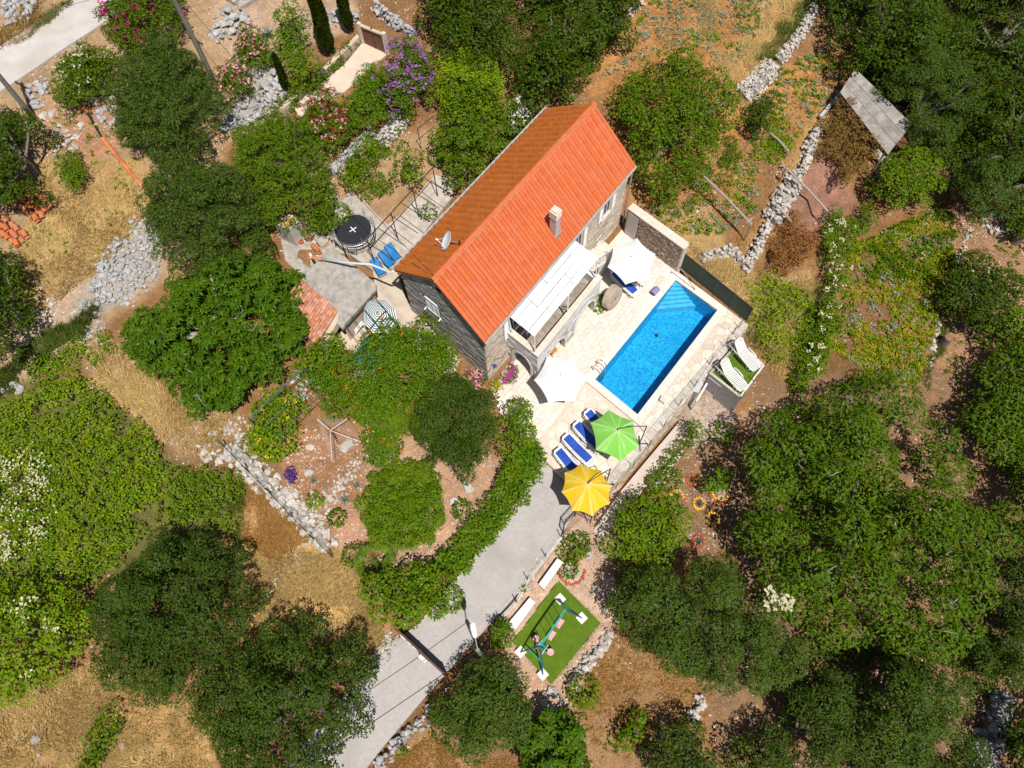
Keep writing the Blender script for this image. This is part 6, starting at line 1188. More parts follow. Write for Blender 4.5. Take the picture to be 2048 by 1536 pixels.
# ================================================================ yard behind the house
hz = 1.75                                               # top of the concrete roof of the hut above datum
hut = thing('storage_hut','low storage hut with flat concrete roof and an old terracotta lean-to','hut',G(690,600)); HZ = G(700,690).z+2.05; print('hut', HZ, G(634,524).z)
rp_ = [P(*p,HZ) for p in [(602,557),(634,523),(662,497),(690,513),(752,568),(753,577),(684,657),(675,648),(677,622)]]
cr = MB().prism(rp_,HZ-.22,HZ,0,.015).build('concrete_roof',CONC2,hut); MB().prism(outset(rp_,-.22),HZ-2.6,HZ-.22).build('walls',PALE,hut)
tl4 = [P(602,558,HZ-.08),P(677,622,HZ-.08),P(634,690,HZ-.75),P(560,615,HZ-.75)]
lt_ = MB().add(tl4+[q-Vector((0,0,.12)) for q in tl4],[(0,1,2,3),(7,6,5,4)]+[(i,4+i,4+(i+1) % 4,(i+1) % 4) for i in range(4)]).build('lean_to_roof',TILEB,hut)
its = []; NCt, NRt = 17, 9; rr = random.Random(8)
def halfround(a, b_, r0, r1, side, m=6, up=Vector((0,0,1)), thick=.0):
    d = (b_-a).normalized(); n_ = (up-d*up.dot(d)).normalized(); s = d.cross(n_); mb = MB(); vs = []
    for p,r_ in ((a,r0),(b_,r1)): vs += [p+s*math.cos(math.pi*k/(m-1))*r_+n_*math.sin(math.pi*k/(m-1))*r_*.8*side for k in range(m)]
    vs += [q-n_*.018*side for q in vs[m:]]; mb.add(vs,[(k,k+1,m+k+1,m+k) for k in range(m-1)]+[(m+k,m+k+1,2*m+k+1,2*m+k) for k in range(m-1)]); return mb
for i in range(NCt):
    f = (i+.5)/NCt
    for j in range(NRt):
        g0_, g1_ = j/NRt, (j+1.15)/NRt
        def pt(g): return tl4[0].lerp(tl4[1],f).lerp(tl4[3].lerp(tl4[2],f),g)
        jx = Vector((rr.uniform(-.015,.015),rr.uniform(-.015,.015),0)); its.append(halfround(pt(g0_)+jx+Vector((0,0,.05)),pt(min(g1_,1.03))+jx+Vector((0,0,.075+rr.uniform(0,.02))),.085,.105,1))
for i in range(NCt-1):
    f = (i+1)/NCt
    for j in range(0,NRt): its.append(halfround(tl4[0].lerp(tl4[1],f).lerp(tl4[3].lerp(tl4[2],f),j/NRt)+Vector((0,0,.045)),tl4[0].lerp(tl4[1],f).lerp(tl4[3].lerp(tl4[2],f),min(1.02,(j+1.1)/NRt))+Vector((0,0,.06)),.085,.07,-1))
pieces(lt_,'tile',its,OLDT,300)
v = [P(677,622,HZ-.03),P(684,628,HZ-.03),P(645,697,HZ-.7),P(636,690,HZ-.7)]; MB().add(v+[q-Vector((0,0,.5)) for q in v],[(0,1,2,3),(7,6,5,4)]+[(i,4+i,4+(i+1) % 4,(i+1) % 4) for i in range(4)]).build('verge_wall',PALE,hut)
# drain pipe from the eaves
pa = hp(-.05,6.3,4.95); pb = P(642,518,HZ+.25); dpp = thing('drain_pipe','long white drain pipe sagging from the roof corner to an orange elbow','pipe',pb); MB().tube([pa,pa.lerp(pb,.06)-Vector((0,0,.25)),P(742,529,HZ+1.3),P(700,526,HZ+.75),pb],.06,8).build('white_tube',PLAST,dpp,smooth=True)
MB().tube([pb+Vector((.05,0,0)),P(624,515,HZ+.2)],.10,10).build('orange_socket',TERRA,dpp); MB().tube([P(624,515,HZ+.2),P(620,508,HZ+.15)],.085,10).build('elbow',PLAST,dpp)
# old oven / concrete stub
ov = thing('concrete_stub','square concrete chimney stub beside the dark olive tree','chimney',G(583,492)); og = G(583,495); q4 = [P(*p,og.z+1.5) for p in [(548,447),(578,460),(599,443),(582,430)]]
MB().prism(q4,og.z-.3,None).build('body',mat('stained_render',(.42,.38,.34),(.62,.58,.53),3,.9,.4,20,col3=(.25,.22,.19),scale3=1.5,amt3=.6),ov)
for i in range(4): c = outset(q4,-.02); a, b_ = c[i], c[(i+1) % 4]; MB().bar(a+Vector((0,0,.03)),b_+Vector((0,0,.03)),.10,.06).build('cap_edge',CREAMST,ov)
MB().prism(outset(q4,-.1),og.z+1.4,og.z+1.53).build('soil_fill',mat('rusty_soil',(.42,.22,.09),(.50,.32,.16),8,.95),ov)
for (p,q),lb in ((((594,478),(604,487)),'broken clay pipe lying by the concrete stub'),(((626,494),(640,508)),'broken clay pipe lying nearest the drain pipe elbow')):
    a, b_ = G(*p,.22), G(*q,.22); o = thing('clay_pipe',lb,'pipe',a); MB().tube([a,b_],.13,10).build('barrel',TERRA,o); MB().ring(b_,.12,.035,12,6).build('collar',TERRA,o)
lw0 = thing('low_wall','low pale concrete ledge wall beside the trampoline','wall',G(630,475)); MB().prism([G(*p,.35) for p in [(607,452),(616,448),(659,488),(645,500)]],G(630,475).z-.5,None,0,.02).build('ledge',PALE,lw0); MB().prism([G(*p,.39) for p in [(608,453),(616,449),(657,487),(645,498)]],G(630,475).z+.2,None,0,.01).build('cap',CONC2,lw0)
# trampoline
tg = G(706,470); tc_ = Vector(P(706,459,tg.z+.48)); tr = thing('trampoline','round black trampoline with a white cross on the mat','trampoline',Vector((tc_.x,tc_.y,tg.z))); BLACKM = mat('trampoline_mat',(.012,.013,.018),(.020,.021,.027),20,.7); R0 = 1.17
MB().lathe(tc_-Vector((0,0,.03)),[(.02,0),(1.0,.0),(1.03,.015),(1.03,.02),(1.0,.03),(.02,.03)],40).build('jumping_mat',BLACKM,tr); MB().ring(tc_,R0,.035,44,8).build('frame_ring',mat('pale_grey_metal',(.55,.56,.58),rough=.35,metal=.4),tr,smooth=True)
sp_ = MB()
for k in range(56): a = 2*math.pi*k/56; d = Vector((math.cos(a),math.sin(a),0)); sp_.tube([tc_+d*1.02,tc_+d*(R0-.02)],.010,4)
sp_.build('springs',PLAST,tr)['kind'] = 'stuff'
for k in range(6):
    a = 2*math.pi*(k+.3)/6; d = Vector((math.cos(a),math.sin(a),0)); t_ = Vector((-d.y,d.x,0)); MB().tube([tc_+d*R0,tc_+d*(R0+.03)-Vector((0,0,.46)),tc_+d*(R0+.03)+t_*.5-Vector((0,0,.46)),tc_+d*(R0-.05)+t_*.52],.025,6).build('leg',IRON,tr)
for k in range(3): a = 2*math.pi*(k+.1)/3-1.2; d = Vector((math.cos(a),math.sin(a),0)); MB().tube([tc_+d*(R0+.05)-Vector((0,0,.1)),tc_+d*(R0+.05)+Vector((0,0,.55))],.02,6).build('net_post',GREYM,tr)
MB().ring(tc_-Vector((0,0,.44)),R0+.02,.02,40,6).build('base_ring',IRON,tr)
xr = MB()
for a in (.72,2.29): d = Vector((math.cos(a),math.sin(a),0))*.24; MB().bar(tc_-d+Vector((0,0,.006+.003*(a > 1))),tc_+d+Vector((0,0,.006+.003*(a > 1))),.055,.006).build('white_cross',WPAINT,tr)
# black pipe pergola along the rear wall
pg = thing('pipe_pergola','black pipe pergola frame between the trampoline and the rear eaves','pergola',G(790,470)); pz_ = G(790,480).z+2.55
rA, rB = P(731,482,pz_), P(868,332,pz_); MB().tube([rA,rB],.03,6).build('long_pipe',IRON,pg)
for f in (0,.17,.34,.5,.66,.84,1.0):
    a = rA.lerp(rB,f); b_ = a+(-HW)*2.15+HU*.1; b_.z = 4.9 if False else pz_+.15; MB().tube([a,b_],.022,6).build('cross_pipe',IRON,pg)
for f in (.02,.36,.68,.98): a = rA.lerp(rB,f); MB().tube([Vector((a.x,a.y,gz(a.x,a.y)-.1)),a],.03,6).build('post',IRON,pg)
pg2 = thing('iron_post','black iron post with a hooked top beside the white drain pipe','post',G(701,531)); q = G(701,531); MB().tube([q,q+Vector((0,0,1.7)),q+Vector((-.15,.3,1.95))],.03,6).build('shaft',IRON,pg2); MB().box(q+Vector((-.25,-.05,.06)),(.35,.3,.12)).build('base_block',TERRA,pg2)
pg3 = thing('garden_trellis','thin rusty trellis frame over the bed below the rear tree','frame',G(838,290)); z_ = G(838,285).z
for a,b_ in (((835,258),(868,232)),((835,258),(835,262))): MB().tube([P(*a,z_+1.6),P(*b_,z_+1.6)],.022,6).build('bar',IRON,pg3)
q = P(835,258,z_+1.6); MB().tube([Vector((q.x,q.y,z_-.1)),q],.025,6).build('post',IRON,pg3)
# white bench, green table, pipe pergola over them
bq = [G(*p) for p in [(700,640),(716,622),(727,648),(712,668)]]; wbz = max(p.z for p in bq)+.42; wb = thing('white_bench','white slatted garden bench behind the striped parasol','bench',sum(bq,Vector())/4); 
for i in range(7): f0,f1 = i/7+.01,(i+.8)/7; A_ = [P(*p,wbz) for p in [(700,640),(716,622),(727,648),(712,668)]]; MB().prism([A_[0].lerp(A_[3],f0),A_[1].lerp(A_[2],f0),A_[1].lerp(A_[2],f1),A_[0].lerp(A_[3],f1)],wbz-.03,wbz).build('slat',WPAINT,wb)
for p in A_: MB().bar(Vector((p.x,p.y,wbz-.55)),p,.05).build('leg',WPAINT,wb)
tz_ = G(735,690).z+.76; t0, t1, t2 = P(743,661,tz_), P(702,718,tz_), P(762,676,tz_); t3 = t1+(t2-t0).normalized()*1.5; t2 = t0+(t2-t0).normalized()*1.5; tt = thing('games_table','blue green games table with white edge lines beside the striped parasol','table',(t0+t3)/2-Vector((0,0,.76))); MB().prism([t0,t1,t3,t2],tz_-.03,tz_).build('top',mat('table_blue',(.0,.17,.25),(.0,.20,.28),3,.45),tt)
for a,b_ in ((t0,t1),(t1,t3),(t3,t2),(t2,t0)): MB().bar(a+Vector((0,0,.004)),b_+Vector((0,0,.004)),.03,.01).build('edge_line',WPAINT,tt)
for p in (t0.lerp(t3,.1),t0.lerp(t3,.9),t1.lerp(t2,.1),t1.lerp(t2,.9)): MB().bar(Vector((p.x,p.y,tz_-.8)),p-Vector((0,0,.03)),.05).build('leg',IRON,tt)
pv = thing('pipe_pergola','thin green pipe pergola crossing above the striped parasol','pergola',G(745,640)); z_ = G(745,640).z+2.5
for a,b_ in (((745,589),(800,655)),((723,612),(780,680)),((703,632),(745,690)),((690,650),(740,715))): MB().tube([P(*a,z_),P(*b_,z_)],.02,6).build('cross_pipe',GREENM,pv)
for a,b_ in (((745,589),(690,650)),((772,620),(715,685))): MB().tube([P(*a,z_),P(*b_,z_)],.022,6).build('long_pipe',GREENM,pv)
for p in ((795,650),(740,715)): q = P(*p,z_); MB().tube([Vector((q.x,q.y,gz(q.x,q.y)-.1)),q],.025,6).build('post',GREENM,pv)
# dark green pipe pergola over the yellow bush
gp_ = thing('pipe_pergola','dark green pipe pergola with wires over the yellow green vine','pergola',G(560,830)); z_ = G(560,830).z+2.2
A_, B_, C2, D2 = P(497,836,z_), P(606,734,z_), P(655,775,z_), P(560,872,z_)
for a,b_ in ((A_,B_),(A_+Vector((.12,.0,0)),B_+Vector((.12,0,0))),(D2,C2),(A_.lerp(D2,.5),B_.lerp(C2,.5))): MB().tube([a,b_],.02,6).build('long_pipe',GREENM,gp_)
for k in range(7): MB().tube([A_.lerp(B_,k/6),D2.lerp(C2,k/6)],.011,5).build('wire',GREENM,gp_)
for q in (A_,B_,C2,D2): MB().tube([Vector((q.x,q.y,gz(q.x,q.y)-.1)),q],.035,8).build('post',GREENM,gp_)
# rotary clothes line
cg = G(676,884); cl = thing('clothes_line','white rotary clothes line with thin cords in the orange gravel garden','clothes line',cg); ch = cg+Vector((0,0,1.75)); MB().tube([cg-Vector((0,0,.1)),ch],.025,8).build('mast',GREENM,cl); es = [P(*p,ch.z+.25) for p in [(634,838),(694,838),(722,884),(664,922)]]
for e in es: MB().tube([ch-Vector((0,0,.1)),e],.015,6).build('arm',WPAINT,cl)
cd = MB()
for k in range(7):
    f = .45+.55*k/6; c4 = [ch.lerp(e,f) for e in es]
    for i in range(4): cd.tube([c4[i],c4[(i+1) % 4]],.003,4)
cd.build('cords',PLAST,cl)['kind'] = 'stuff'
# upper courtyard: wooden gate, kerb wall, steps
cg0, cg1 = G(729,88), G(775,110); zg_ = max(cg0.z,cg1.z); wg = thing('wooden_gate','brown wooden double gate closing the upper courtyard','gate',(cg0+cg1)/2); d = Vector(((cg1-cg0).x,(cg1-cg0).y,0)); Lg = d.length; d = d/Lg; ang = math.atan2(d.y,d.x)
for i in range(14):
    f = (i+.5)/14; q = cg0+d*Lg*f; q.z = zg_+.68; MB().box(q,(Lg/14*.9,.05,1.3),0,Matrix.Rotation(ang,3,'Z')).build('board',mat('gate_wood',(.14,.06,.035),(.22,.10,.06),9,.75,.3,25,vary=.1) if 'gate_wood' not in bpy.data.materials else bpy.data.materials['gate_wood'],wg)
for f in (-.03,.5,1.03): q = cg0+d*Lg*f; MB().box(Vector((q.x,q.y,zg_+.75)),(.22 if f != .5 else .08,.22 if f != .5 else .09,1.6),0,Matrix.Rotation(ang,3,'Z')).build('gate_post',CREAMST if f != .5 else RUST,wg)
q = (cg0+cg1)/2; MB().box(Vector((q.x,q.y,zg_+1.40)),(Lg,.20,.10),0,Matrix.Rotation(ang,3,'Z')).build('lintel',PALE,wg)
kw_ = thing('kerb_wall','low rendered kerb wall along the cypress side of the courtyard','wall',G(680,130)); kp = [G(*p) for p in [(724,78),(690,112),(640,160),(600,196),(560,234)]]
for i in range(4):
    a, b_ = kp[i],kp[i+1]; dd = (b_-a).normalized(); MB().bar(a+Vector((0,0,.15)),b_+Vector((0,0,.15))-dd*.01,.28,.6).build('segment',PALE,kw_)
ss = thing('stone_steps','worn concrete steps at the top edge beside the utility pole bank','steps',G(480,10))
for i in range(4):
    o_ = i*13; v = [G(*p,.5-.1*i) for p in [(428+o_*.9,0+o_*.35-14),(470+o_*.9,-30+o_*.35),(486+o_*.9,-20+o_*.5),(446+o_*.9,6+o_*.5-6)]]; MB().prism(v,min(p.z for p in v)-.6,None).build('step',CONC2,ss)
# tile channel and the stack of roof tiles
tch = thing('tile_channel','line of half round clay tiles running down the straw slope','channel',G(220,280)); tp = [G(*p,.1) for p in [(152,194),(165,212),(178,230)]]+[G(*p,.1) for p in [(206,278),(218,293),(232,311),(247,328),(261,345),(275,362),(289,378)]]
for i in range(len(tp)-1):
    if i == 2: MB().tube([tp[2],tp[3]],.07,8).build('black_pipe',IRON,tch); continue
    halfround(tp[i],tp[i+1],.12,.13,1,7).build('tile',TERRA,tch)
stk = thing('tile_stack','rows of spare orange roof tiles stacked at the left edge','tile stack',G(45,430)); rr = random.Random(12)
for i,(x,y) in enumerate([(52+9.5*k-9*j,372+7.5*k+9*j) for k in range(6) for j in range(4)]+[(4+9.5*k-9*j,432+7.5*k+9*j) for k in range(6) for j in range(3)]):
    for l in range(1+(i % 2)): a = G(x+rr.uniform(-2,2),y+rr.uniform(-2,2),.12+.13*l); b_ = G(x+9+rr.uniform(-2,2),y+13,.12+.13*l); halfround(a,a+(b_-a).normalized()*.45,.14,.15,1,7).build('tile',TERRA,stk)
# timber beams over the field terrace and at the retaining wall
for lb,a,b_,h_ in (('long grey timber beam above the orange field near the loose green tree',(1397,342),(1503,449),1.6),('grey timber beam lying across the stone wall onto the shade net',(1572,336),(1654,421),1.3),('short grey timber beam beside the withered vine',(1551,409),(1596,460),1.1),('short grey timber pole on the field edge above the stone wall',(1542,267),(1577,303),.6)):
    A_, B_ = G(*a), G(*b_); A_ = P(*a,A_.z+h_); B_ = P(*b_,B_.z+h_); o = thing('timber_beam',lb,'beam',Vector((B_.x,B_.y,gz(B_.x,B_.y)))); MB().tube([A_,A_.lerp(B_,.5)+Vector((.03,.03,.04)),B_],[.06,.07,.075],8).build('beam',WOOD,o)
    for q in (A_,B_): MB().tube([Vector((q.x,q.y,gz(q.x,q.y)-.2)),q-Vector((0,0,.05))],.05,6).build('prop',WOOD,o)
br = thing('broken_crate','broken pale timber frame on the stone wall','frame',G(1555,395)); 
for a,b_ in (((1540,398),(1552,386)),((1552,386),(1564,402)),((1564,402),(1550,412)),((1550,412),(1540,398)),((1556,340),(1571,338)),((1560,330),(1568,352))): MB().bar(G(*a,.35),G(*b_,.4),.07,.05).build('lath',WOOD,br)
pbar = thing('concrete_post','pale blue grey concrete post lying along the top of the stone wall','post',G(1655,218)); MB().bar(G(1637,241,.3),G(1679,192,.35),.2,.16).build('post',mat('blue_grey_concrete',(.42,.44,.47),(.50,.52,.55),4,.8),pbar)
# corrugated shed roof
ASB = mat('fibre_cement',(.33,.30,.27),(.50,.46,.42),2.5,.9,.3,20,vary=.10,col3=(.22,.19,.16),scale3=1.2,amt3=.6); sz = G(1740,230).z+1.9
c4 = [P(*p,sz) for p in [(1711,138),(1681,186),(1774,306),(1822,245)]]; sd_ = thing('corrugated_shed','open shed under weathered corrugated roof sheets beside the dry vine','shed',sum(c4,Vector())/4-Vector((0,0,1.9)))
def corr(a,b_,c,d,name,parent,nw=9,drop=0):             # a-b along the ridges, a-d across
    mb = MB(); m = nw*4+1; vs = []
    for f in (0,1):
        for k in range(m): g = k/(m-1); q = (a.lerp(d,g)) if f == 0 else (b_.lerp(c,g)); vs.append(q+Vector((0,0,.035*math.sin(k*math.pi/2)+drop)))
    n2 = len(vs); mb.add(vs+[q-Vector((0,0,.012)) for q in vs],[(k,k+1,m+k+1,m+k) for k in range(m-1)]+[(n2+k,n2+m+k,n2+m+k+1,n2+k+1) for k in range(m-1)]); return mb.build(name,ASB,parent)
def cq_(u,v): return c4[1].lerp(c4[0],v).lerp(c4[2].lerp(c4[3],v),u)
for i in range(3):
    for j in range(3):
        if (i,j) == (1,2) and False: continue
        u0,u1,v0,v1 = i/3-.01,(i+1)/3+.02,j/3+.004,(j+1)/3-.004; corr(cq_(u0,v0),cq_(u1,v0),cq_(u1,v1),cq_(u0,v1),'roof_sheet',sd_,6,-.02*i+.01*j)
for u,v in ((.03,.05),(.97,.05),(.03,.95),(.97,.95),(.5,.05)): q = cq_(u,v); MB().tube([Vector((q.x,q.y,gz(q.x,q.y)-.1)),q-Vector((0,0,.05))],.07,6).build('post',WOOD,sd_)
for v in (.08,.5,.92): MB().bar(cq_(0,v)-Vector((0,0,.1)),cq_(1,v)-Vector((0,0,.1)),.08).build('rafter',WOOD,sd_)
ls = thing('corrugated_sheet','loose pale corrugated sheets lying below the shed and dry vine','roof sheets',G(1750,330)); a_ = [G(*p,.7) for p in [(1722,306),(1736,300),(1768,335),(1760,345)]]; corr(a_[0],a_[3],a_[2],a_[1],'sheet',ls,3); a_ = [G(*p,.5) for p in [(1744,352),(1755,346),(1760,360),(1752,372)]]; corr(a_[0],a_[3],a_[2],a_[1],'sheet',ls,3)
# stumps, agave, boulders
STUMP = mat('stump_wood',(.22,.11,.06),(.30,.17,.10),8,.9,.5,20)
for lb,px,r_,h_ in (('dark tree stump on the bare soil beside the row of white stones',(1885,687),.24,.75),('reddish tree stump near the right edge above the dark round tree',(2030,484),.28,.8)):
    g = G(*px); o = thing('tree_stump',lb,'stump',g); MB().lathe(g,[(r_*1.25,-.1),(r_*1.08,.1),(r_,h_*.6),(r_*1.02,h_)],14).build('trunk',BARK,o); MB().lathe(g+Vector((0,0,h_)),[(r_*.97,0),(r_*.9,.02),(.02,.03)],14).build('cut_face',STUMP,o)
def agave(name,label,px,L,n,m,seed,cat='agave',group=None,el=(.25,1.2)):
    g = G(*px); o = thing(name,label,cat,g,group); rr = random.Random(seed)
    for k in range(n):
        a = k*2.39996; e_ = el[0]+(el[1]-el[0])*k/n; d = Vector((math.cos(a)*math.cos(e_),math.sin(a)*math.cos(e_),math.sin(e_))); s = d.cross(Vector((0,0,1))).normalized(); u_ = s.cross(d); l = L*rr.uniform(.8,1.1); w_ = L*.10
        vs = [g+s*w_*.6,g-s*w_*.6,g+d*l*.45+s*w_+u_*.04,g+d*l*.45-s*w_+u_*.04,g+d*l*.45-u_*.03,g+d*l*.85+s*w_*.4-Vector((0,0,.02)),g+d*l*.85-s*w_*.4-Vector((0,0,.02)),g+d*l*1.0-Vector((0,0,.05))]
        MB().add(vs,[(0,2,4),(0,4,1),(1,4,3),(2,5,7,4),(4,7,6,3)]).build('leaf',m,o)
agave('agave_plant','blue grey agave at the top of the stone bank beside the pink oleander',(534,72),.75,16,LM['agave'],1)
agave('agave_plant','grey agave on the gravel below the rear tree',(876,305),.5,14,LM['agave'],2)
for lb,px,L in (('tiny grey rosette in the orange gravel near the round shrub, upper one',(713,971),.32),('tiny grey rosette in the orange gravel near the round shrub, lower one',(690,1000),.36),('small grey rosette beside the pale boulder and lavender',(627,962),.28)): agave('rosette_plant',lb,px,L,14,LM['agave'],int(px[0]),'plant')
plant('lavender','small deep purple lavender clump on the white stone wall','plant' if False else 'lavender',[(568,948),(583,938),(597,948),(594,965),(578,968)],.55,'tiny',LAV,trunk=False)
plant('garden_plant','small leafy artichoke plant in the orange gravel','plant',[(658,1040),(676,1000),(690,1010),(695,1040),(672,1055)],.7,'broad',LM['broad'],trunk=False)
plant('garden_plant','green tuft on the white rubble path','plant',[(614,1000),(632,988),(640,997),(625,1008)],.4,'scrub',LM['scrub'],trunk=False)
plant('garden_plant','green tuft against the round shrub','plant',[(706,1000),(722,990),(736,1010),(722,1024)],.5,'scrub',LM['scrub'],trunk=False)
plant('flower_bed','magenta flowers at the arch of the house by the front corner','flowers',[(1000,752),(1018,726),(1034,735),(1036,760),(1014,772)],.5,'tiny',LM['broad'],trunk=False,flowers=[(HOT,230,.05,'blossoms',.9)])
plant('flower_bed','pink flowering bush at the foot of the front corner of the house','flowers',[(926,760),(945,742),(965,752),(978,775),(955,782)],.7,'fine',LM['broad'],trunk=False,flowers=[(PINK,120,.07,'pink_blossoms',.8),(HOT,60,.05,'blossoms',.8)])
plant('garden_plant','yellow green potted plants below the magenta flowers','plant',[(978,770),(995,756),(1010,760),(1002,778),(985,784)],.5,'tiny',LM['yellow'],trunk=False)
plant('garden_plant','small green plant at the foot of the arcade pier','plant',[(1194,604),(1201,602),(1204,617),(1197,620)],.25,'broad',LM['bright'],trunk=False)
plant('garden_plant','small green weed on the driveway fence line','plant',[(1044,1172),(1053,1172),(1052,1180),(1045,1180)],.3,'tiny',LM['broad'],trunk=False)
potg = P(1010,752,0); pt = thing('flower_pot','grey stone flower pot among the magenta flowers','pot',potg); MB().lathe(potg,[(.14,0),(.19,.3),(.21,.34),(.17,.35),(.15,.28)],16).build('pot',CONC2,pt); MB().lathe(potg+Vector((0,0,.27)),[(.15,0),(.02,.03)],12).build('soil',STUMP,pt)
ttub = fs_(.55,1.45,.05); wl = thing('wall_lamp','dark blue wall lamp on the front corner of the house','lamp',ttub); MB().tube([ttub,ttub+Vector((.08,-.06,.05))],.03,6).build('bracket',IRON,wl); MB().lathe(ttub+Vector((.12,-.09,-.1)),[(.05,0),(.09,.05),(.09,.15),(.03,.2)],10).build('shade',BLUEP,wl)
hs_ = [fs_(.2+.3*k,1.05+.55*math.sin(k*1.1)+.1*k,.05) for k in range(6)]; tag(MB().tube(hs_,.014,5).build('garden_hose',IRON,None,loc=hs_[0]),'thin black hose hanging on the front wall near the corner','hose')
# ================================================================ dry stone walls and rubble
def stone_meshes(m, nm, n=8):
    out = []; t_ = (1+5**.5)/2; iv = np.array([(-1,t_,0),(1,t_,0),(-1,-t_,0),(1,-t_,0),(0,-1,t_),(0,1,t_),(0,-1,-t_),(0,1,-t_),(t_,0,-1),(t_,0,1),(-t_,0,-1),(-t_,0,1)])/1.9
    fs = [(0,11,5),(0,5,1),(0,1,7),(0,7,10),(0,10,11),(1,5,9),(5,11,4),(11,10,2),(10,7,6),(7,1,8),(3,9,4),(3,4,2),(3,2,6),(3,6,8),(3,8,9),(4,9,5),(2,4,11),(6,2,10),(8,6,7),(9,8,1)]
    r = np.random.default_rng(5)
    for k in range(n):
        v = iv*(1+r.normal(size=(12,1))*.16)*[1,r.uniform(.6,.9),r.uniform(.5,.75)]; v = np.sign(v)*np.abs(v)**.8
        out.append(MB().add(v.tolist(),fs).mesh(nm,m))
    return out
SM = {k: stone_meshes(m,'stone') for k,m in (('lime',STONES),('grey',GREYSTN),('chalk',CHALK),('brown',BRST))}
def scatter_stones(parent, spots, kind, limit, seed):     # spots: (x,y,z,size) biggest showing first
    rr = random.Random(seed); big = sorted(spots,key=lambda q: -q[3]); ms = SM[kind]
    for x,y,z,s in big[:limit]: link('stone',rr.choice(ms),parent,(x,y,z),(rr.uniform(-.4,.4),rr.uniform(-.4,.4),rr.uniform(0,6.28)),(s*rr.uniform(.85,1.3),s*rr.uniform(.85,1.2),s*rr.uniform(.8,1.1)))
    rest = big[limit:]
    if rest:
        V = []; Q = []; base = [np.array([tuple(v.co) for v in m.vertices]) for m in ms]; ff = np.array([tuple(p.vertices) for p in ms[0].polygons])
        for x,y,z,s in rest:
            a = rr.uniform(0,6.28); R_ = np.array([[math.cos(a),-math.sin(a),0],[math.sin(a),math.cos(a),0],[0,0,1]]); Q.append(ff+12*len(V)); V.append(rr.choice(base)@R_.T*s+[x,y,z])
        o = link('small_stones',npmesh('small_stones',np.vstack(V)-np.array(ORG[parent.name]),np.vstack(Q),ms[0].materials[0]),parent); o['kind'] = 'stuff'
_ws = [0]
def stone_wall(label, pl, width, height, size, kind='lime', dens=1.0, limit=110, name='dry_stone_wall', cat='stone wall'):
    _ws[0] += 1; rr = random.Random(_ws[0]); pts = [G(*p) for p in pl]; c = pts[len(pts)//2]; o = thing(name,label,cat,c); sp = []
    for i in range(len(pts)-1):
        a, b_ = pts[i], pts[i+1]; L = (b_-a).to_2d().length; d = (b_-a); d.z = 0; d = d.normalized(); s = Vector((-d.y,d.x,0)); n = int(L*width/(size*size)*2.3*dens*(1+height/size*.35))
        for _ in range(n):
            t_ = rr.random(); w_ = rr.uniform(-.5,.5); q = a.lerp(b_,t_)+s*w_*width; sz = size*rr.choice([.45,.55,.6,.7,.8,.9,1.1])*.56; hh = height*(1-(2*w_)**2*.75)*rr.random()**.5
            sp.append((q.x,q.y,gz(q.x,q.y)+max(.05,hh-.05),sz))
        if height > .38:
            mb = MB(); z0, z1 = gz(a.x,a.y), gz(b_.x,b_.y); w2 = s*width*.36; h2 = height*.42
            mb.add([a+w2-Vector((0,0,.3)),b_+w2-Vector((0,0,.3)),b_-w2-Vector((0,0,.3)),a-w2-Vector((0,0,.3)),a+w2*.7+Vector((0,0,h2)),b_+w2*.7+Vector((0,0,h2)),b_-w2*.7+Vector((0,0,h2)),a-w2*.7+Vector((0,0,h2))],[(4,5,6,7),(0,1,5,4),(2,3,7,6),(1,2,6,5),(3,0,4,7)]); mb.build('core',MORT,o)
    scatter_stones(o,sp,kind,limit,_ws[0]); return o
def heap(label, poly, size, kind='grey', height=.25, dens=1.0, limit=140, name='stone_heap', cat='stones'):
    _ws[0] += 1; rr = random.Random(_ws[0]); xs = [p[0] for p in poly]; ys = [p[1] for p in poly]; c = G(sum(xs)/len(xs),sum(ys)/len(ys)); o = thing(name,label,cat,c); sp = []; A_ = area([tuple(G(*p))[:2] for p in poly]); n = int(A_/(size*size)*2.6*dens); k = 0
    while len(sp) < n and k < n*8:
        k += 1; x, y = rr.uniform(min(xs),max(xs)), rr.uniform(min(ys),max(ys))
        if not inpoly(np.array([x+rr.gauss(0,5)]),np.array([y+rr.gauss(0,5)]),poly)[0]: continue
        q = G(x,y); sp.append((q.x,q.y,q.z+rr.random()*height,size*rr.choice([.35,.45,.5,.6,.75,.9,1.15])*.56))
    scatter_stones(o,sp,kind,limit,_ws[0]); return o
stone_wall('pale dry stone wall bordering the orange field at the top, under the dark evergreens',[(1628,18),(1612,50),(1585,90),(1555,125)],.75,.6,.26,'chalk')
stone_wall('wide bank of pale stones at the lower end of the orange field wall',[(1545,130),(1525,155),(1500,180),(1482,190)],1.5,.45,.26,'chalk')
stone_wall('rough stone wall beside the earth path above the shade net',[(1632,262),(1618,295),(1608,330),(1596,355)],.7,.7,.30,'chalk')
stone_wall('crumbling stone wall between the earth path and the withered vine',[(1590,358),(1572,392),(1556,415),(1540,445)],1.2,.7,.34,'lime')
stone_wall('lower end of the terrace stone wall near the mesh fence',[(1536,450),(1520,480),(1505,510),(1488,545)],.6,.7,.28,'chalk')
stone_wall('row of earth edged stones above the mesh fence',[(1400,520),(1432,510),(1462,500),(1480,525)],.7,.5,.26,'lime')
stone_wall('double stone wall with a green fence on the left of the gravel garden',[(462,895),(500,935),(545,980)],1.25,.5,.42,'chalk',limit=150)
stone_wall('lower stretch of the white garden wall ending at the palm',[(548,984),(590,1030),(630,1070),(660,1100)],.9,.45,.40,'chalk',limit=120)
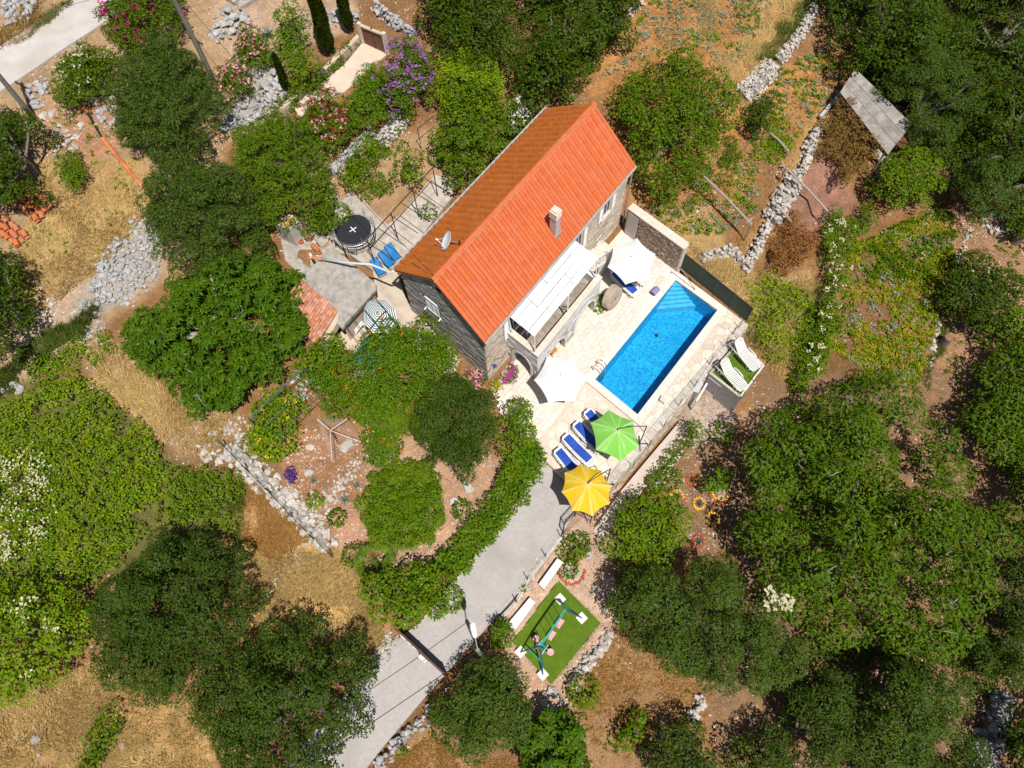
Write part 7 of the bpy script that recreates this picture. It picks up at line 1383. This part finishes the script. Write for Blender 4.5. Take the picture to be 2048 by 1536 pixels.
heap('white rubble path inside the gravel garden by the lavender',[(700,925),(722,910),(712,950),(680,990),(650,1050),(610,1050),(600,1010),(650,985)],.20,'chalk',.08,1.0)
heap('pale stones at the inner foot of the white garden wall',[(545,930),(600,990),(640,1040),(620,1070),(570,1010),(530,955)],.30,'chalk',.12,.6)
heap('broad scree of grey stones left of the dark olive tree',[(205,515),(250,478),(300,445),(322,475),(318,540),(290,575),(240,610),(195,600),(182,575)],.28,'grey',.18,1.25,limit=260)
heap('small heap of grey stones under the dark olive tree edge',[(262,440),(290,432),(318,455),(318,480),(285,485),(258,465)],.30,'grey',.2,1.0,60)
heap('scatter of pale stones below the grey scree',[(145,600),(200,605),(215,640),(190,690),(150,690),(165,655)],.26,'grey',.1,.6,60)
heap('steep bank of grey stones below the pink oleanders',[(520,110),(560,160),(575,190),(540,215),(500,265),(462,270),(440,265),(455,225),(510,190)],.42,'grey',.35,1.2,160)
heap('grey boulders on the bank beside the leaning utility pole',[(418,50),(460,25),(520,20),(500,60),(450,75),(425,90)],.5,'grey',.3,.9,60)
heap('grey stones above the concrete road in the top left corner',[(0,8),(40,0),(72,5),(68,30),(38,50),(10,40)],.42,'grey',.3,1.2,60)
heap('grey flat rocks at the foot of the left utility pole',[(48,180),(72,160),(98,150),(100,190),(70,225),(52,210)],.55,'grey',.25,.9,40)
heap('white boulder with small rocks below the left utility pole',[(70,232),(95,226),(108,244),(85,250)],.5,'chalk',.15,.9,16)
heap('loose rocks on the straw bank beside the clay tile channel',[(95,260),(150,240),(175,275),(150,310),(110,300)],.32,'lime',.1,.5,50)
heap('pale stones in the gap right of the small bank bush',[(185,205),(215,190),(235,230),(215,262),(190,250)],.34,'grey',.1,.7,40)
heap('white rubble at the upper end of the garden wall',[(400,880),(440,870),(470,850),(500,830),(500,880),(450,925),(390,935)],.32,'chalk',.12,.8,70)
heap('white stones under the dark pipe pergola',[(590,760),(612,735),(640,770),(610,800),(580,790)],.30,'chalk',.1,.9,50)
stone_wall('grey retaining stones on the terrace above the trampoline',[(664,352),(690,322),(720,290),(745,268)],.6,.6,.30,'grey')
stone_wall('sunlit stone wall under the purple bougainvillea',[(760,292),(782,268),(805,240)],1.1,.7,.24,'lime')
stone_wall('dark stone wall above the brown courtyard gate',[(752,18),(778,40),(802,58),(828,78)],.7,.7,.30,'grey')
stone_wall('pale stones between the two cypresses at the top',[(655,40),(690,34),(715,44)],1.0,.5,.34,'grey')
stone_wall('low stone edging under the edge of the carob trees',[(1285,5),(1255,35),(1225,58),(1205,78)],.5,.35,.24,'chalk',limit=60)
stone_wall('white stone rim along the lower side of the playground',[(1222,1262),(1205,1292),(1185,1318),(1160,1345),(1145,1372)],.6,.4,.28,'chalk')
heap('white rubble at the foot of the playground by the concrete slabs',[(1075,1395),(1110,1380),(1140,1392),(1128,1420),(1098,1420)],.34,'chalk',.15,1.0,50)
stone_wall('grey stone verge along the bottom of the driveway',[(868,1424),(838,1452),(800,1485),(765,1525),(750,1545)],.6,.3,.26,'grey')
stone_wall('stone verge on the left of the driveway below the gate',[(792,1272),(770,1300),(748,1335)],1.1,.3,.22,'lime')
stone_wall('stones along the driveway fence above the turf mat',[(1090,1108),(1062,1150),(1040,1190)],.4,.2,.22,'chalk',limit=50)
stone_wall('rough stone wall at the bottom right beside the dark evergreen',[(1998,1385),(1990,1430),(1978,1480),(1968,1545)],1.3,.6,.45,'grey')
stone_wall('short stone wall stub between the olives at the lower right',[(1405,1392),(1392,1420),(1375,1440)],.6,.5,.28,'chalk',limit=50)
heap('white stones in the gap beneath the small olive at the bottom',[(1300,1480),(1325,1440),(1335,1470),(1315,1510)],.3,'chalk',.1,.8,30)
stone_wall('row of white stones beside the tall grass of the vegetable plot',[(1940,455),(1925,500),(1910,540)],.3,.25,.22,'chalk',.7,30)
heap('white rocks on the right bank below the pale olive',[(1960,430),(1990,425),(2020,465),(2000,480),(1970,460)],.34,'chalk',.12,.7,30)
stone_wall('row of white stones along the lower right edge of the vegetable plot',[(1880,640),(1870,690),(1858,730)],.3,.2,.24,'chalk',.7,30)
heap('pale rocks on the straw slope at the bottom left',[(60,1440),(110,1490),(230,1440),(270,1470),(250,1530),(70,1520)],.36,'grey',.05,.12,26)
heap('grey rocks beside the concrete roof behind the hut',[(670,395),(700,385),(720,400),(700,430),(672,430)],.3,'grey',.1,.7,40)
heap('small pale stones below the trees at the left edge',[(60,600),(80,560),(120,600),(110,650),(70,650)],.24,'chalk',.06,.5,50)
heap('grey stones at the left edge above the green scrub',[(0,775),(30,768),(45,782),(20,800),(0,802)],.4,'grey',.15,.9,20)
heap('white rocks at the edge of the straw clearing below the garden wall',[(545,1140),(600,1090),(625,1080),(610,1110),(560,1170),(530,1190)],.28,'chalk',.1,.8,60)
heap('pale rocks in the shade of the walnut and the citrus',[(1215,1235),(1200,1210),(1190,1190),(1205,1180)],.28,'lime',.1,.6,20)
def boulder(label, px, s, kind='chalk', sc=(1.2,1,.6)):
    g = G(*px); me = SM[kind][int(px[0]) % 8].copy(); me.name = 'boulder'; o = bpy.data.objects.new('boulder',me); COL.objects.link(o); o.location = g+Vector((0,0,s*.25)); o.scale = (s*sc[0],s*sc[1],s*sc[2]); o.rotation_euler[2] = px[1]; tag(o,label,'boulder')
boulder('large white boulder in the gravel above the driveway hedge',(936,976),.36); boulder('pale standing stone just below the large white boulder',(910,1002),.26,'lime'); boulder('white boulder under the rotary clothes line',(693,893),.42); boulder('pale boulder beside the lavender in the orange gravel',(618,946),.26); boulder('small white boulder at the top of the orange gravel garden',(622,895),.24); boulder('grey boulder right of the playground path near the red ringed pot',(1175,1108),.30,'lime'); boulder('brown boulder between the potted shrub and the grey boulder',(1168,1090),.3,'brown'); boulder('pale boulder on the brown slope right of the pump house path',(1389,893),.2)
# concrete slabs by the round olive, drain cover
sl_ = thing('concrete_slabs','broken pale concrete slabs between the fig sapling and the playground','slabs',G(1108,1420)); 
for q in ([(1092,1408),(1106,1404),(1118,1420),(1104,1430)],[(1106,1424),(1120,1418),(1130,1432),(1112,1440)]): v = [G(*p,.14) for p in q]; MB().prism(v,min(p.z for p in v)-.25,None,0,.01).build('slab',CONC,sl_)
wb_ = thing('wall_block','long pale rendered block beside the hedge of the garden path','wall',G(1352,905)); v = [G(*p,.35) for p in [(1366,908),(1362,902),(1322,948),(1304,975),(1310,980),(1330,955)]]; MB().prism(v,min(p.z for p in v)-.5,None,0,.01).build('block',CHALK,wb_)
# green fence on the white garden wall
gf = thing('garden_fence','dark green fence posts with a rail along the white garden wall','fence',G(548,985)); pr = [G(*p,.25) for p in [(455,898),(500,945),(545,990),(590,1038),(630,1080),(668,1115)]]
for q in pr: MB().tube([q-Vector((0,0,.3)),q+Vector((0,0,.95))],.035,6).build('post',GREENM,gf)
for h_ in (.1,.5,.9): MB().tube([q+Vector((0,0,h_)) for q in pr],.008,4).build('wire',GREENM,gf)
# ================================================================ ringed beds
def paint(n,c): return mat(n,c,tuple(x*1.2 for x in c),6,.7,.2,20,vary=.15)
RP, YP = paint('red_painted_stone',(.42,.085,.045)), paint('yellow_painted_stone',(.62,.36,.03))
RSM = {'red':stone_meshes(RP,'stone',4),'yellow':stone_meshes(YP,'stone',4)}
def ring_bed(label, px, r_, col, seed, a0_=0, a1_=6.283, gap=.135):
    g = G(*px); o = thing('stone_ring',label,'stone ring',g,None); rr = random.Random(seed); n = int((a1_-a0_)*r_/gap)
    for k in range(n): a = a0_+(a1_-a0_)*k/max(n,1); q = g+Vector((math.cos(a)*r_*rr.uniform(.94,1.06),math.sin(a)*r_*rr.uniform(.94,1.06),.05)); q.z = gz(q.x,q.y)+.05; s = rr.uniform(.075,.115); link('stone',rr.choice(RSM[col]),o,q,(0,0,rr.uniform(0,6)),(s*1.2,s,s))
ring_bed('red stone ring farthest left in the cactus garden, with a green rosette',(1384,960),.29,'red',1); ring_bed('yellow stone ring in the middle of the cactus garden, the upper of two',(1398,1007),.30,'yellow',2); ring_bed('yellow stone ring in the cactus garden, the lower of two',(1426,1037),.31,'yellow',3); ring_bed('red stone ring at the bottom of the cactus garden by the olive',(1397,1084),.30,'red',4)
ring_bed('outer red stone horseshoe round the sapling of the cactus garden',(1440,985),.56,'red',5,3.3,6.1); ring_bed('inner yellow stone horseshoe round the sapling of the cactus garden',(1440,985),.45,'yellow',6,3.1,6.3); ring_bed('yellow stone arc beside the low white wall of the cactus garden',(1354,992),.33,'yellow',7,-.2,3.4); ring_bed('red stone arc at the edge of the citrus tree in the cactus garden',(1356,998),.34,'red',8,-1.6,1.2); ring_bed('red stone ring around the grey pot by the white bench',(1143,1141),.66,'red',9,2.7,6.5)
for lb,px,L in (('green rosette inside the leftmost red ring',(1384,960),.3),('grey green cactus rosette inside the upper yellow ring',(1398,1007),.26),('grey green cactus rosette inside the lower yellow ring',(1426,1037),.26),('grey green cactus rosette inside the bottom red ring',(1397,1084),.28),('round green plant in the yellow arc by the citrus tree',(1354,994),.3)): agave('rosette_plant',lb,px,L,16,LM['agave'] if 'grey' in lb else LM['palm'],int(px[1]),'plant')
heap('white pebbles at the foot of the sapling inside the painted horseshoe',[(1424,985),(1440,975),(1456,985),(1450,1002),(1432,1003)],.11,'chalk',.03,.6,40)
plant('sapling','sparse loquat sapling in the painted horseshoe of the cactus garden','tree',[(1402,972),(1420,955),(1428,930),(1432,915),(1440,940),(1448,950),(1455,925),(1460,945),(1478,938),(1455,965),(1447,985),(1430,990),(1412,985)],1.7,'broad',LM['bright'],gap=.12,rcm=.42)
ptg = G(1143,1143); pt2 = thing('ring_planter','grey stone ring planter inside the red stone ring','planter',ptg); MB().lathe(ptg,[(.36,-.1),(.38,.35),(.28,.36),(.26,.2)],18).build('wall',GREYSTN,pt2); MB().lathe(ptg+Vector((0,0,.18)),[(.26,0),(.02,.05)],14).build('soil',STUMP,pt2)
plant('garden_plant','leafy plant growing in the grey ring planter','plant',[(1128,1128),(1140,1122),(1146,1140),(1136,1155),(1126,1148)],.7,'broad',LM['bright'],trunk=False)
plant('garden_plant','dry yellowish plants behind the grey ring planter','plant',[(1118,1112),(1140,1102),(1160,1112),(1168,1125),(1150,1122),(1130,1125)],.5,'scrub',LM['rust'],trunk=False)
plant('garden_plant','row of small bushes along the wall of the cactus garden','plant',[(1322,965),(1345,935),(1356,940),(1352,965),(1330,978)],.7,'broad',LM['broad'],trunk=False)
# ================================================================ what nobody could count
def stuff(name, V, Q, m, smooth=False):
    o = link(name, npmesh(name, V, Q, m)); o['kind'] = 'stuff'; return o
def scrub(name, poly, h, kind, m, seed, dens=1.0, flowers=None, rcm=1.0, gap=0.0, dome=.2):
    z = G(*np.mean(np.array(poly),0)).z; wp = [tuple(G(x,y,h*.5))[:2] for x,y in poly]; me, C, R = crown_mesh(name, wp, 0, h, kind, m, seed, dome, gap, None, dens, rcm)
    co = np.empty(len(me.vertices)*3, np.float32); me.vertices.foreach_get('co', co); co = co.reshape(-1,4,3); co[:,:,2] += base_z(co[:,0,0],co[:,0,1])[:,None]; me.vertices.foreach_set('co', co.ravel()); me.update()
    o = link(name, me); o['kind'] = 'stuff'
    if flowers:
        for (pl,col,n,s) in flowers:
            wpf = [tuple(G(x,y,h))[:2] for x,y in pl]; i = inpoly(C[:,0],C[:,1],wpf); sel = np.nonzero(i)[0]
            if len(sel):
                r = np.random.default_rng(seed+1); k = r.choice(sel,n); p = C[k]+r.normal(size=(n,3))*R[k][:,None]*.5; p[:,2] = base_z(p[:,0],p[:,1])+C[k][:,2]+R[k]*.85; nr = unit(r.normal(size=(n,3))*.3+[0,0,1]); t_ = unit(r.normal(size=(n,3))); ax = unit(t_-nr*(t_*nr).sum(1,keepdims=True)); stuff('wild_blossoms',leaves(p,nr,ax,s*r.uniform(.7,1.4,n),s*r.uniform(.7,1.2,n)),quads(n),col)
scrub('green_scrub',[(-80,835),(60,785),(100,760),(170,752),(230,800),(300,862),(345,925),(330,1000),(300,1060),(260,1120),(190,1170),(60,1150),(-80,1170)],.85,'scrub',LM['scrub'],501,1.05,[([(20,920),(90,920),(130,960),(120,1010),(60,1000),(20,960)],CREAM,260,.10),([(20,1020),(60,1020),(130,1040),(120,1100),(70,1090),(20,1060)],CREAM,130,.10),([(0,1080),(60,1070),(40,1120),(0,1120)],CREAM,90,.1)],1.3,.03)
scrub('green_scrub',[(345,940),(430,935),(485,950),(492,1000),(478,1060),(440,1062),(400,1050),(310,1052),(330,1000)],.7,'scrub',LM['bright'],502,1.0,None,1.2,.05)
scrub('weedy_bank',[(20,780),(60,730),(150,690),(200,640),(240,690),(200,740),(120,760)],.35,'scrub',LM['scrub'],503,.6,None,1,.35)
scrub('straw_weeds',[(1490,560),(1540,545),(1620,600),(1640,640),(1600,740),(1540,730),(1500,690)],.6,'scrub',LM['lime'],504,.7,None,1,.25)
scrub('field_weeds',[(1380,250),(1470,280),(1500,330),(1440,400),(1390,420),(1320,440),(1300,400),(1390,330)],.3,'fine',LM['broad'],505,.6,None,1,.72)
scrub('field_weeds',[(1560,230),(1600,270),(1560,330),(1510,330),(1500,290)],.35,'fine',LM['scrub'],506,.6,None,1,.6)
scrub('ground_cover',[(1600,640),(1660,600),(1680,650),(1640,760),(1590,800),(1575,740)],.7,'broad',LM['broad'],507,.9,None,1,.1)
scrub('shade_plants',[(1560,1300),(1660,1240),(1960,1260),(2040,1320),(1960,1400),(1900,1330),(1700,1340),(1600,1330)],.8,'broad',LM['dark'],508,.7,None,1.2,.45)
scrub('shade_plants',[(1880,820),(2050,780),(2060,1000),(1980,920)],.8,'broad',LM['dark'],509,.6,None,1.2,.35)
scrub('shade_plants',[(1650,20),(1760,-40),(2060,-40),(2060,420),(1960,330),(1900,260),(1740,150),(1690,120)],.9,'broad',LM['dark'],510,.5,None,1.4,.3)
scrub('shade_plants',[(860,20),(1280,-40),(1240,60),(1160,190),(1060,200),(960,120)],.8,'broad',LM['dark'],511,.5,None,1.4,.3)
scrub('courtyard_plants',[(640,150),(700,85),(728,70),(716,100),(660,165),(560,240),(540,225)],.45,'oleander',LM['broad'],512,.8,None,.8,.1)
scrub('bank_plants',[(705,300),(760,250),(800,235),(830,260),(800,300),(740,360),(690,400)],.35,'fine',LM['bright'],513,.6,None,1,.5)
scrub('yard_plants',[(700,385),(740,350),(780,370),(760,420),(740,430)],.4,'fine',LM['bright'],514,.7,None,1,.4)
scrub('vine_leaves',[(555,740),(600,740),(640,700),(650,680),(690,700),(650,760),(620,790)],.9,'fine',LM['bright'],515,.7,None,1,.3)
# plants scattered in plots: small rosettes of flat leaves
def rosettes(name, poly, n, L, m, seed, lv=7, up=.5, keep=None):
    r = np.random.default_rng(seed); wp = np.array([tuple(G(*p))[:2] for p in poly]); lo, hi = wp.min(0), wp.max(0); c = r.uniform(lo,hi,(n*4,2)); c = c[inpoly(c[:,0],c[:,1],[tuple(p) for p in wp])]
    d = vnoise(c[:,0],c[:,1],.8,seed) > (-.15 if keep is None else keep); c = c[d][:n]; m_ = len(c); z = base_z(c[:,0],c[:,1])+.06; s = r.uniform(.6,1.3,m_)
    a = r.uniform(0,6.28,(m_,1))+np.arange(lv)*6.283/lv+r.normal(size=(m_,lv))*.3; e = r.uniform(.1,up*2,(m_,lv)); ax = np.stack([np.cos(a)*np.cos(e),np.sin(a)*np.cos(e),np.sin(e)],-1).reshape(-1,3); pos = np.repeat(np.column_stack([c,z]),lv,0)+r.normal(size=(m_*lv,3))*[.05,.05,.02]; sd = unit(np.cross(ax,[0,0,1.])); nr = unit(np.cross(sd,ax)+r.normal(size=(m_*lv,3))*.25); ls = np.repeat(s,lv)*L*r.uniform(.7,1.2,m_*lv)
    return stuff(name, leaves(pos,nr,ax,ls,ls*.5,.04), quads(len(pos)), m)
PLOT = [(1700,490),(1760,470),(1880,405),(1912,440),(1905,530),(1880,600),(1862,690),(1838,770),(1780,760),(1690,720),(1645,690),(1665,640),(1690,560)]
BLUEG = leafmat('brassica_leaf',(.13,.19,.10),(.30,.35,.24),None,trans=.1)
rosettes('vegetable_plants',PLOT,800,.17,LM['scrub'],601,9,.7,-.35); rosettes('vegetable_plants',PLOT,1300,.16,LM['yellow'],602,8,.7,-.45); rosettes('vegetable_plants',[(1700,490),(1760,470),(1880,405),(1912,440),(1905,530),(1860,560),(1740,560)],380,.20,LM['broad'],603,9,.7,-.5); rosettes('brassica_plants',PLOT,260,.19,BLUEG,604,6,.5,-.3)
FIELD = [(1200,160),(1290,20),(1300,-30),(1560,-30),(1520,60),(1460,150),(1400,105),(1340,92),(1270,130)]
rosettes('field_seedlings',FIELD,520,.17,BLUEG,605,6,.5,-.6); rosettes('field_seedlings',FIELD,420,.18,LM['scrub'],606,7,.7,0)
F2 = [(1560,140),(1640,100),(1700,130),(1660,200),(1600,270),(1540,330),(1500,300),(1490,210)]
rosettes('field_seedlings',F2,300,.17,BLUEG,607,6,.5,-.7); rosettes('field_seedlings',F2,240,.2,LM['scrub'],608,7,.7,-.1)
F3 = [(1440,280),(1520,300),(1520,420),(1440,470),(1330,470),(1300,420),(1380,400)]
rosettes('field_seedlings',F3,170,.18,BLUEG,609,6,.5,-.6); rosettes('field_seedlings',F3,160,.2,LM['scrub'],610,7,.7,0)
rosettes('garden_weeds',[(-20,230),(250,200),(330,420),(200,600),(40,760),(-20,700)],150,.16,LM['scrub'],611,7,.7,.2); rosettes('garden_weeds',[(1140,1380),(1400,1380),(1420,1536),(1180,1536)],120,.15,LM['broad'],612,7,.7,.2); rosettes('garden_weeds',[(1850,480),(2048,450),(2048,800),(1880,800)],160,.16,LM['scrub'],613,7,.7,.1)
# dry grass, green grass, pebbles: drawn from the ground's own cover
def blades(name, poly, n, L, m, seed, tilt=.7, w=.018, lean=None):
    r = np.random.default_rng(seed); wp = np.array([tuple(G(*p))[:2] for p in poly]); lo, hi = wp.min(0), wp.max(0); c = r.uniform(lo,hi,(n*3,2)); c = c[inpoly(c[:,0]+.25*vnoise(c[:,0],c[:,1],1.5,3),c[:,1]+.25*vnoise(c[:,0],c[:,1],1.5,4),[tuple(p) for p in wp])]
    c = c[vnoise(c[:,0],c[:,1],1.1,seed)+.5*vnoise(c[:,0],c[:,1],3,seed+1) > r.uniform(-.9,.35,len(c))][:n]; k = len(c); z = base_z(c[:,0],c[:,1]); g_ = 3*vnoise(c[:,0],c[:,1],.45,seed+7)+(0 if lean is None else lean); a = g_+r.normal(size=k)*.9; e = r.uniform(.05,tilt*1.5,k)
    ax = np.column_stack([np.cos(a)*np.cos(e),np.sin(a)*np.cos(e),np.sin(e)]); l = L*r.uniform(.5,1.4,k); sd = unit(np.cross(ax,[0,0,1.]))*w*r.uniform(.7,1.5,k)[:,None]; b_ = np.column_stack([c,z-.01]); V = np.stack([b_-sd,b_+sd,b_+ax*l[:,None]],1).reshape(-1,3); return stuff(name,V,np.arange(k*3).reshape(k,3),m)
STRAW = leafmat('straw',(.36,.23,.075),(.66,.47,.20),None,trans=.1,rough=.8); GRASS = leafmat('green_grass',(.060,.095,.014),(.15,.185,.030),None,trans=.2); TANG = leafmat('rusty_grass',(.30,.15,.045),(.50,.28,.09),None,trans=.1,rough=.8)
blades('dry_grass',[(60,330),(290,320),(330,450),(250,490),(170,560),(60,640),(10,560),(60,470)],16000,.34,STRAW,701)
blades('dry_grass',[(500,1120),(640,1100),(730,1140),(775,1250),(740,1330),(640,1310),(510,1290)],20000,.5,STRAW,702); blades('dry_grass',[(480,960),(545,1000),(620,1080),(540,1130),(480,1070)],9000,.4,TANG,703)
blades('dry_grass',[(-20,1400),(120,1370),(200,1320),(260,1420),(440,1380),(420,1550),(-20,1550)],22000,.38,STRAW,704); blades('dry_grass',[(180,690),(265,700),(340,800),(470,810),(470,900),(380,910),(300,860),(190,760)],10000,.4,STRAW,705)
blades('dry_grass',[(1360,480),(1500,560),(1620,560),(1640,690),(1560,760),(1500,690),(1480,620)],16000,.5,STRAW,706); blades('dry_grass',[(1510,60),(1560,-20),(1630,-20),(1540,130),(1450,180),(1430,130)],9000,.45,STRAW,707); blades('dry_grass',[(1395,-20),(1440,-20),(1425,100),(1390,80)],3000,.35,STRAW,708)
blades('dry_grass',[(60,0),(150,-20),(110,40),(40,90),(-10,100),(-10,60)],5000,.4,STRAW,709); blades('dry_grass',[(1200,1300),(1240,1250),(1420,1380),(1400,1500),(1200,1500),(1150,1400)],6000,.3,TANG,710); blades('dry_grass',[(750,1536),(850,1470),(920,1500),(1050,1540),(1000,1580)],5000,.3,TANG,711)
blades('dry_grass',[(1200,200),(1290,-20),(1520,-20),(1480,190),(1560,260),(1480,420),(1300,500),(1230,380)],12000,.28,TANG,712); blades('dry_grass',[(1500,300),(1640,110),(1720,130),(1560,330),(1480,540),(1460,500)],7000,.28,TANG,713)
blades('green_grass',[(0,745),(60,695),(185,608),(196,622),(172,668),(110,705),(40,770),(0,795)],9000,.55,GRASS,720,.9,.02); blades('green_grass',[(1512,128),(1540,80),(1580,40),(1625,-10),(1640,-10),(1600,60),(1545,120),(1520,132)],6000,.6,GRASS,721,.9,.02); blades('green_grass',[(1845,760),(1880,640),(1893,560),(1903,560),(1892,650),(1862,780)],4000,.35,GRASS,722,.9); blades('green_grass',[(75,50),(120,10),(150,0),(110,40),(60,85)],2500,.35,GRASS,723,.9); blades('green_grass',[(455,1000),(470,950),(495,970),(480,1090),(460,1070)],2000,.3,GRASS,724)
blades('green_grass',[(1520,560),(1640,570),(1640,700),(1560,740),(1500,680)],6000,.45,GRASS,725,.9)
# loose pebbles and leaf litter over the bare ground
r = np.random.default_rng(77); pr_ = np.where(infr, KR[:,1], 0)**1.5; 
for pl in PAVED+SINK+[DECK]: pr_[inpoly(pp[:,0],pp[:,1],pl)] = 0
pr_ *= np.clip(vnoise(X,Y,.7,21)+.5*vnoise(X,Y,2.2,22)+.55,0,1.5); k = r.choice(len(X),26000,p=pr_/pr_.sum()); c = np.column_stack([X[k],Y[k]])+r.uniform(-.085,.085,(len(k),2)); z = base_z(c[:,0],c[:,1])+.05*vnoise(c[:,0],c[:,1],1.1,6); s = .022+.05*r.random(len(k))**3.5+.012*r.random(len(k))
oc = np.array([(1,0,0),(0,1,0),(-1,0,0),(0,-1,0),(.1,.1,.7),(0,0,-.5)]); a = r.uniform(0,6.28,len(k)); ca_, sa_ = np.cos(a), np.sin(a); V = oc[None]*s[:,None,None]*r.uniform(.7,1.3,(len(k),6,1)); V = np.stack([V[:,:,0]*ca_[:,None]-V[:,:,1]*sa_[:,None],V[:,:,0]*sa_[:,None]+V[:,:,1]*ca_[:,None],V[:,:,2]],-1)+np.column_stack([c,z+s*.2])[:,None]
fo = np.array([(0,1,4),(1,2,4),(2,3,4),(3,0,4)]); stuff('pebbles',V.reshape(-1,3),(fo[None]+np.arange(len(k))[:,None,None]*6).reshape(-1,3),mat('pebble',(.46,.36,.28),(.62,.54,.47),1.5,.95,island=.25))
pr_ = np.where(infr & (pp[:,0] > 1180), .5+KR[:,1], 0)+np.where(infr, .35, 0)
for pl in PAVED+SINK+[DECK]: pr_[inpoly(pp[:,0],pp[:,1],pl)] = 0
pr_ *= np.clip(vnoise(X,Y,.45,31)+.6*vnoise(X,Y,1.9,32)+.5,0,1.5); k = r.choice(len(X),36000,p=pr_/pr_.sum()); n = len(k); c = np.column_stack([X[k],Y[k]])+r.uniform(-.085,.085,(n,2)); p = np.column_stack([c,base_z(c[:,0],c[:,1])+.05*vnoise(c[:,0],c[:,1],1.1,6)+.03]); nr = unit(r.normal(size=(n,3))*.35+[0,0,1]); t_ = unit(r.normal(size=(n,3))); ax = unit(t_-nr*(t_*nr).sum(1,keepdims=True)); s = r.uniform(.05,.12,n)
stuff('leaf_litter',leaves(p,nr,ax,s,s*.6,.05),quads(n),leafmat('litter',(.13,.065,.025),(.45,.28,.13),None,trans=.05,rough=.85))
bpy.context.view_layer.update()
print('TRIS', sum(sum(max(1,p.loop_total-2) for p in m.polygons) if len(m.polygons) < 4000 else len(m.loops)-2*len(m.polygons) for m in {o.data for o in SC.objects if o.type == 'MESH'}), 'OBJ', len(SC.objects))
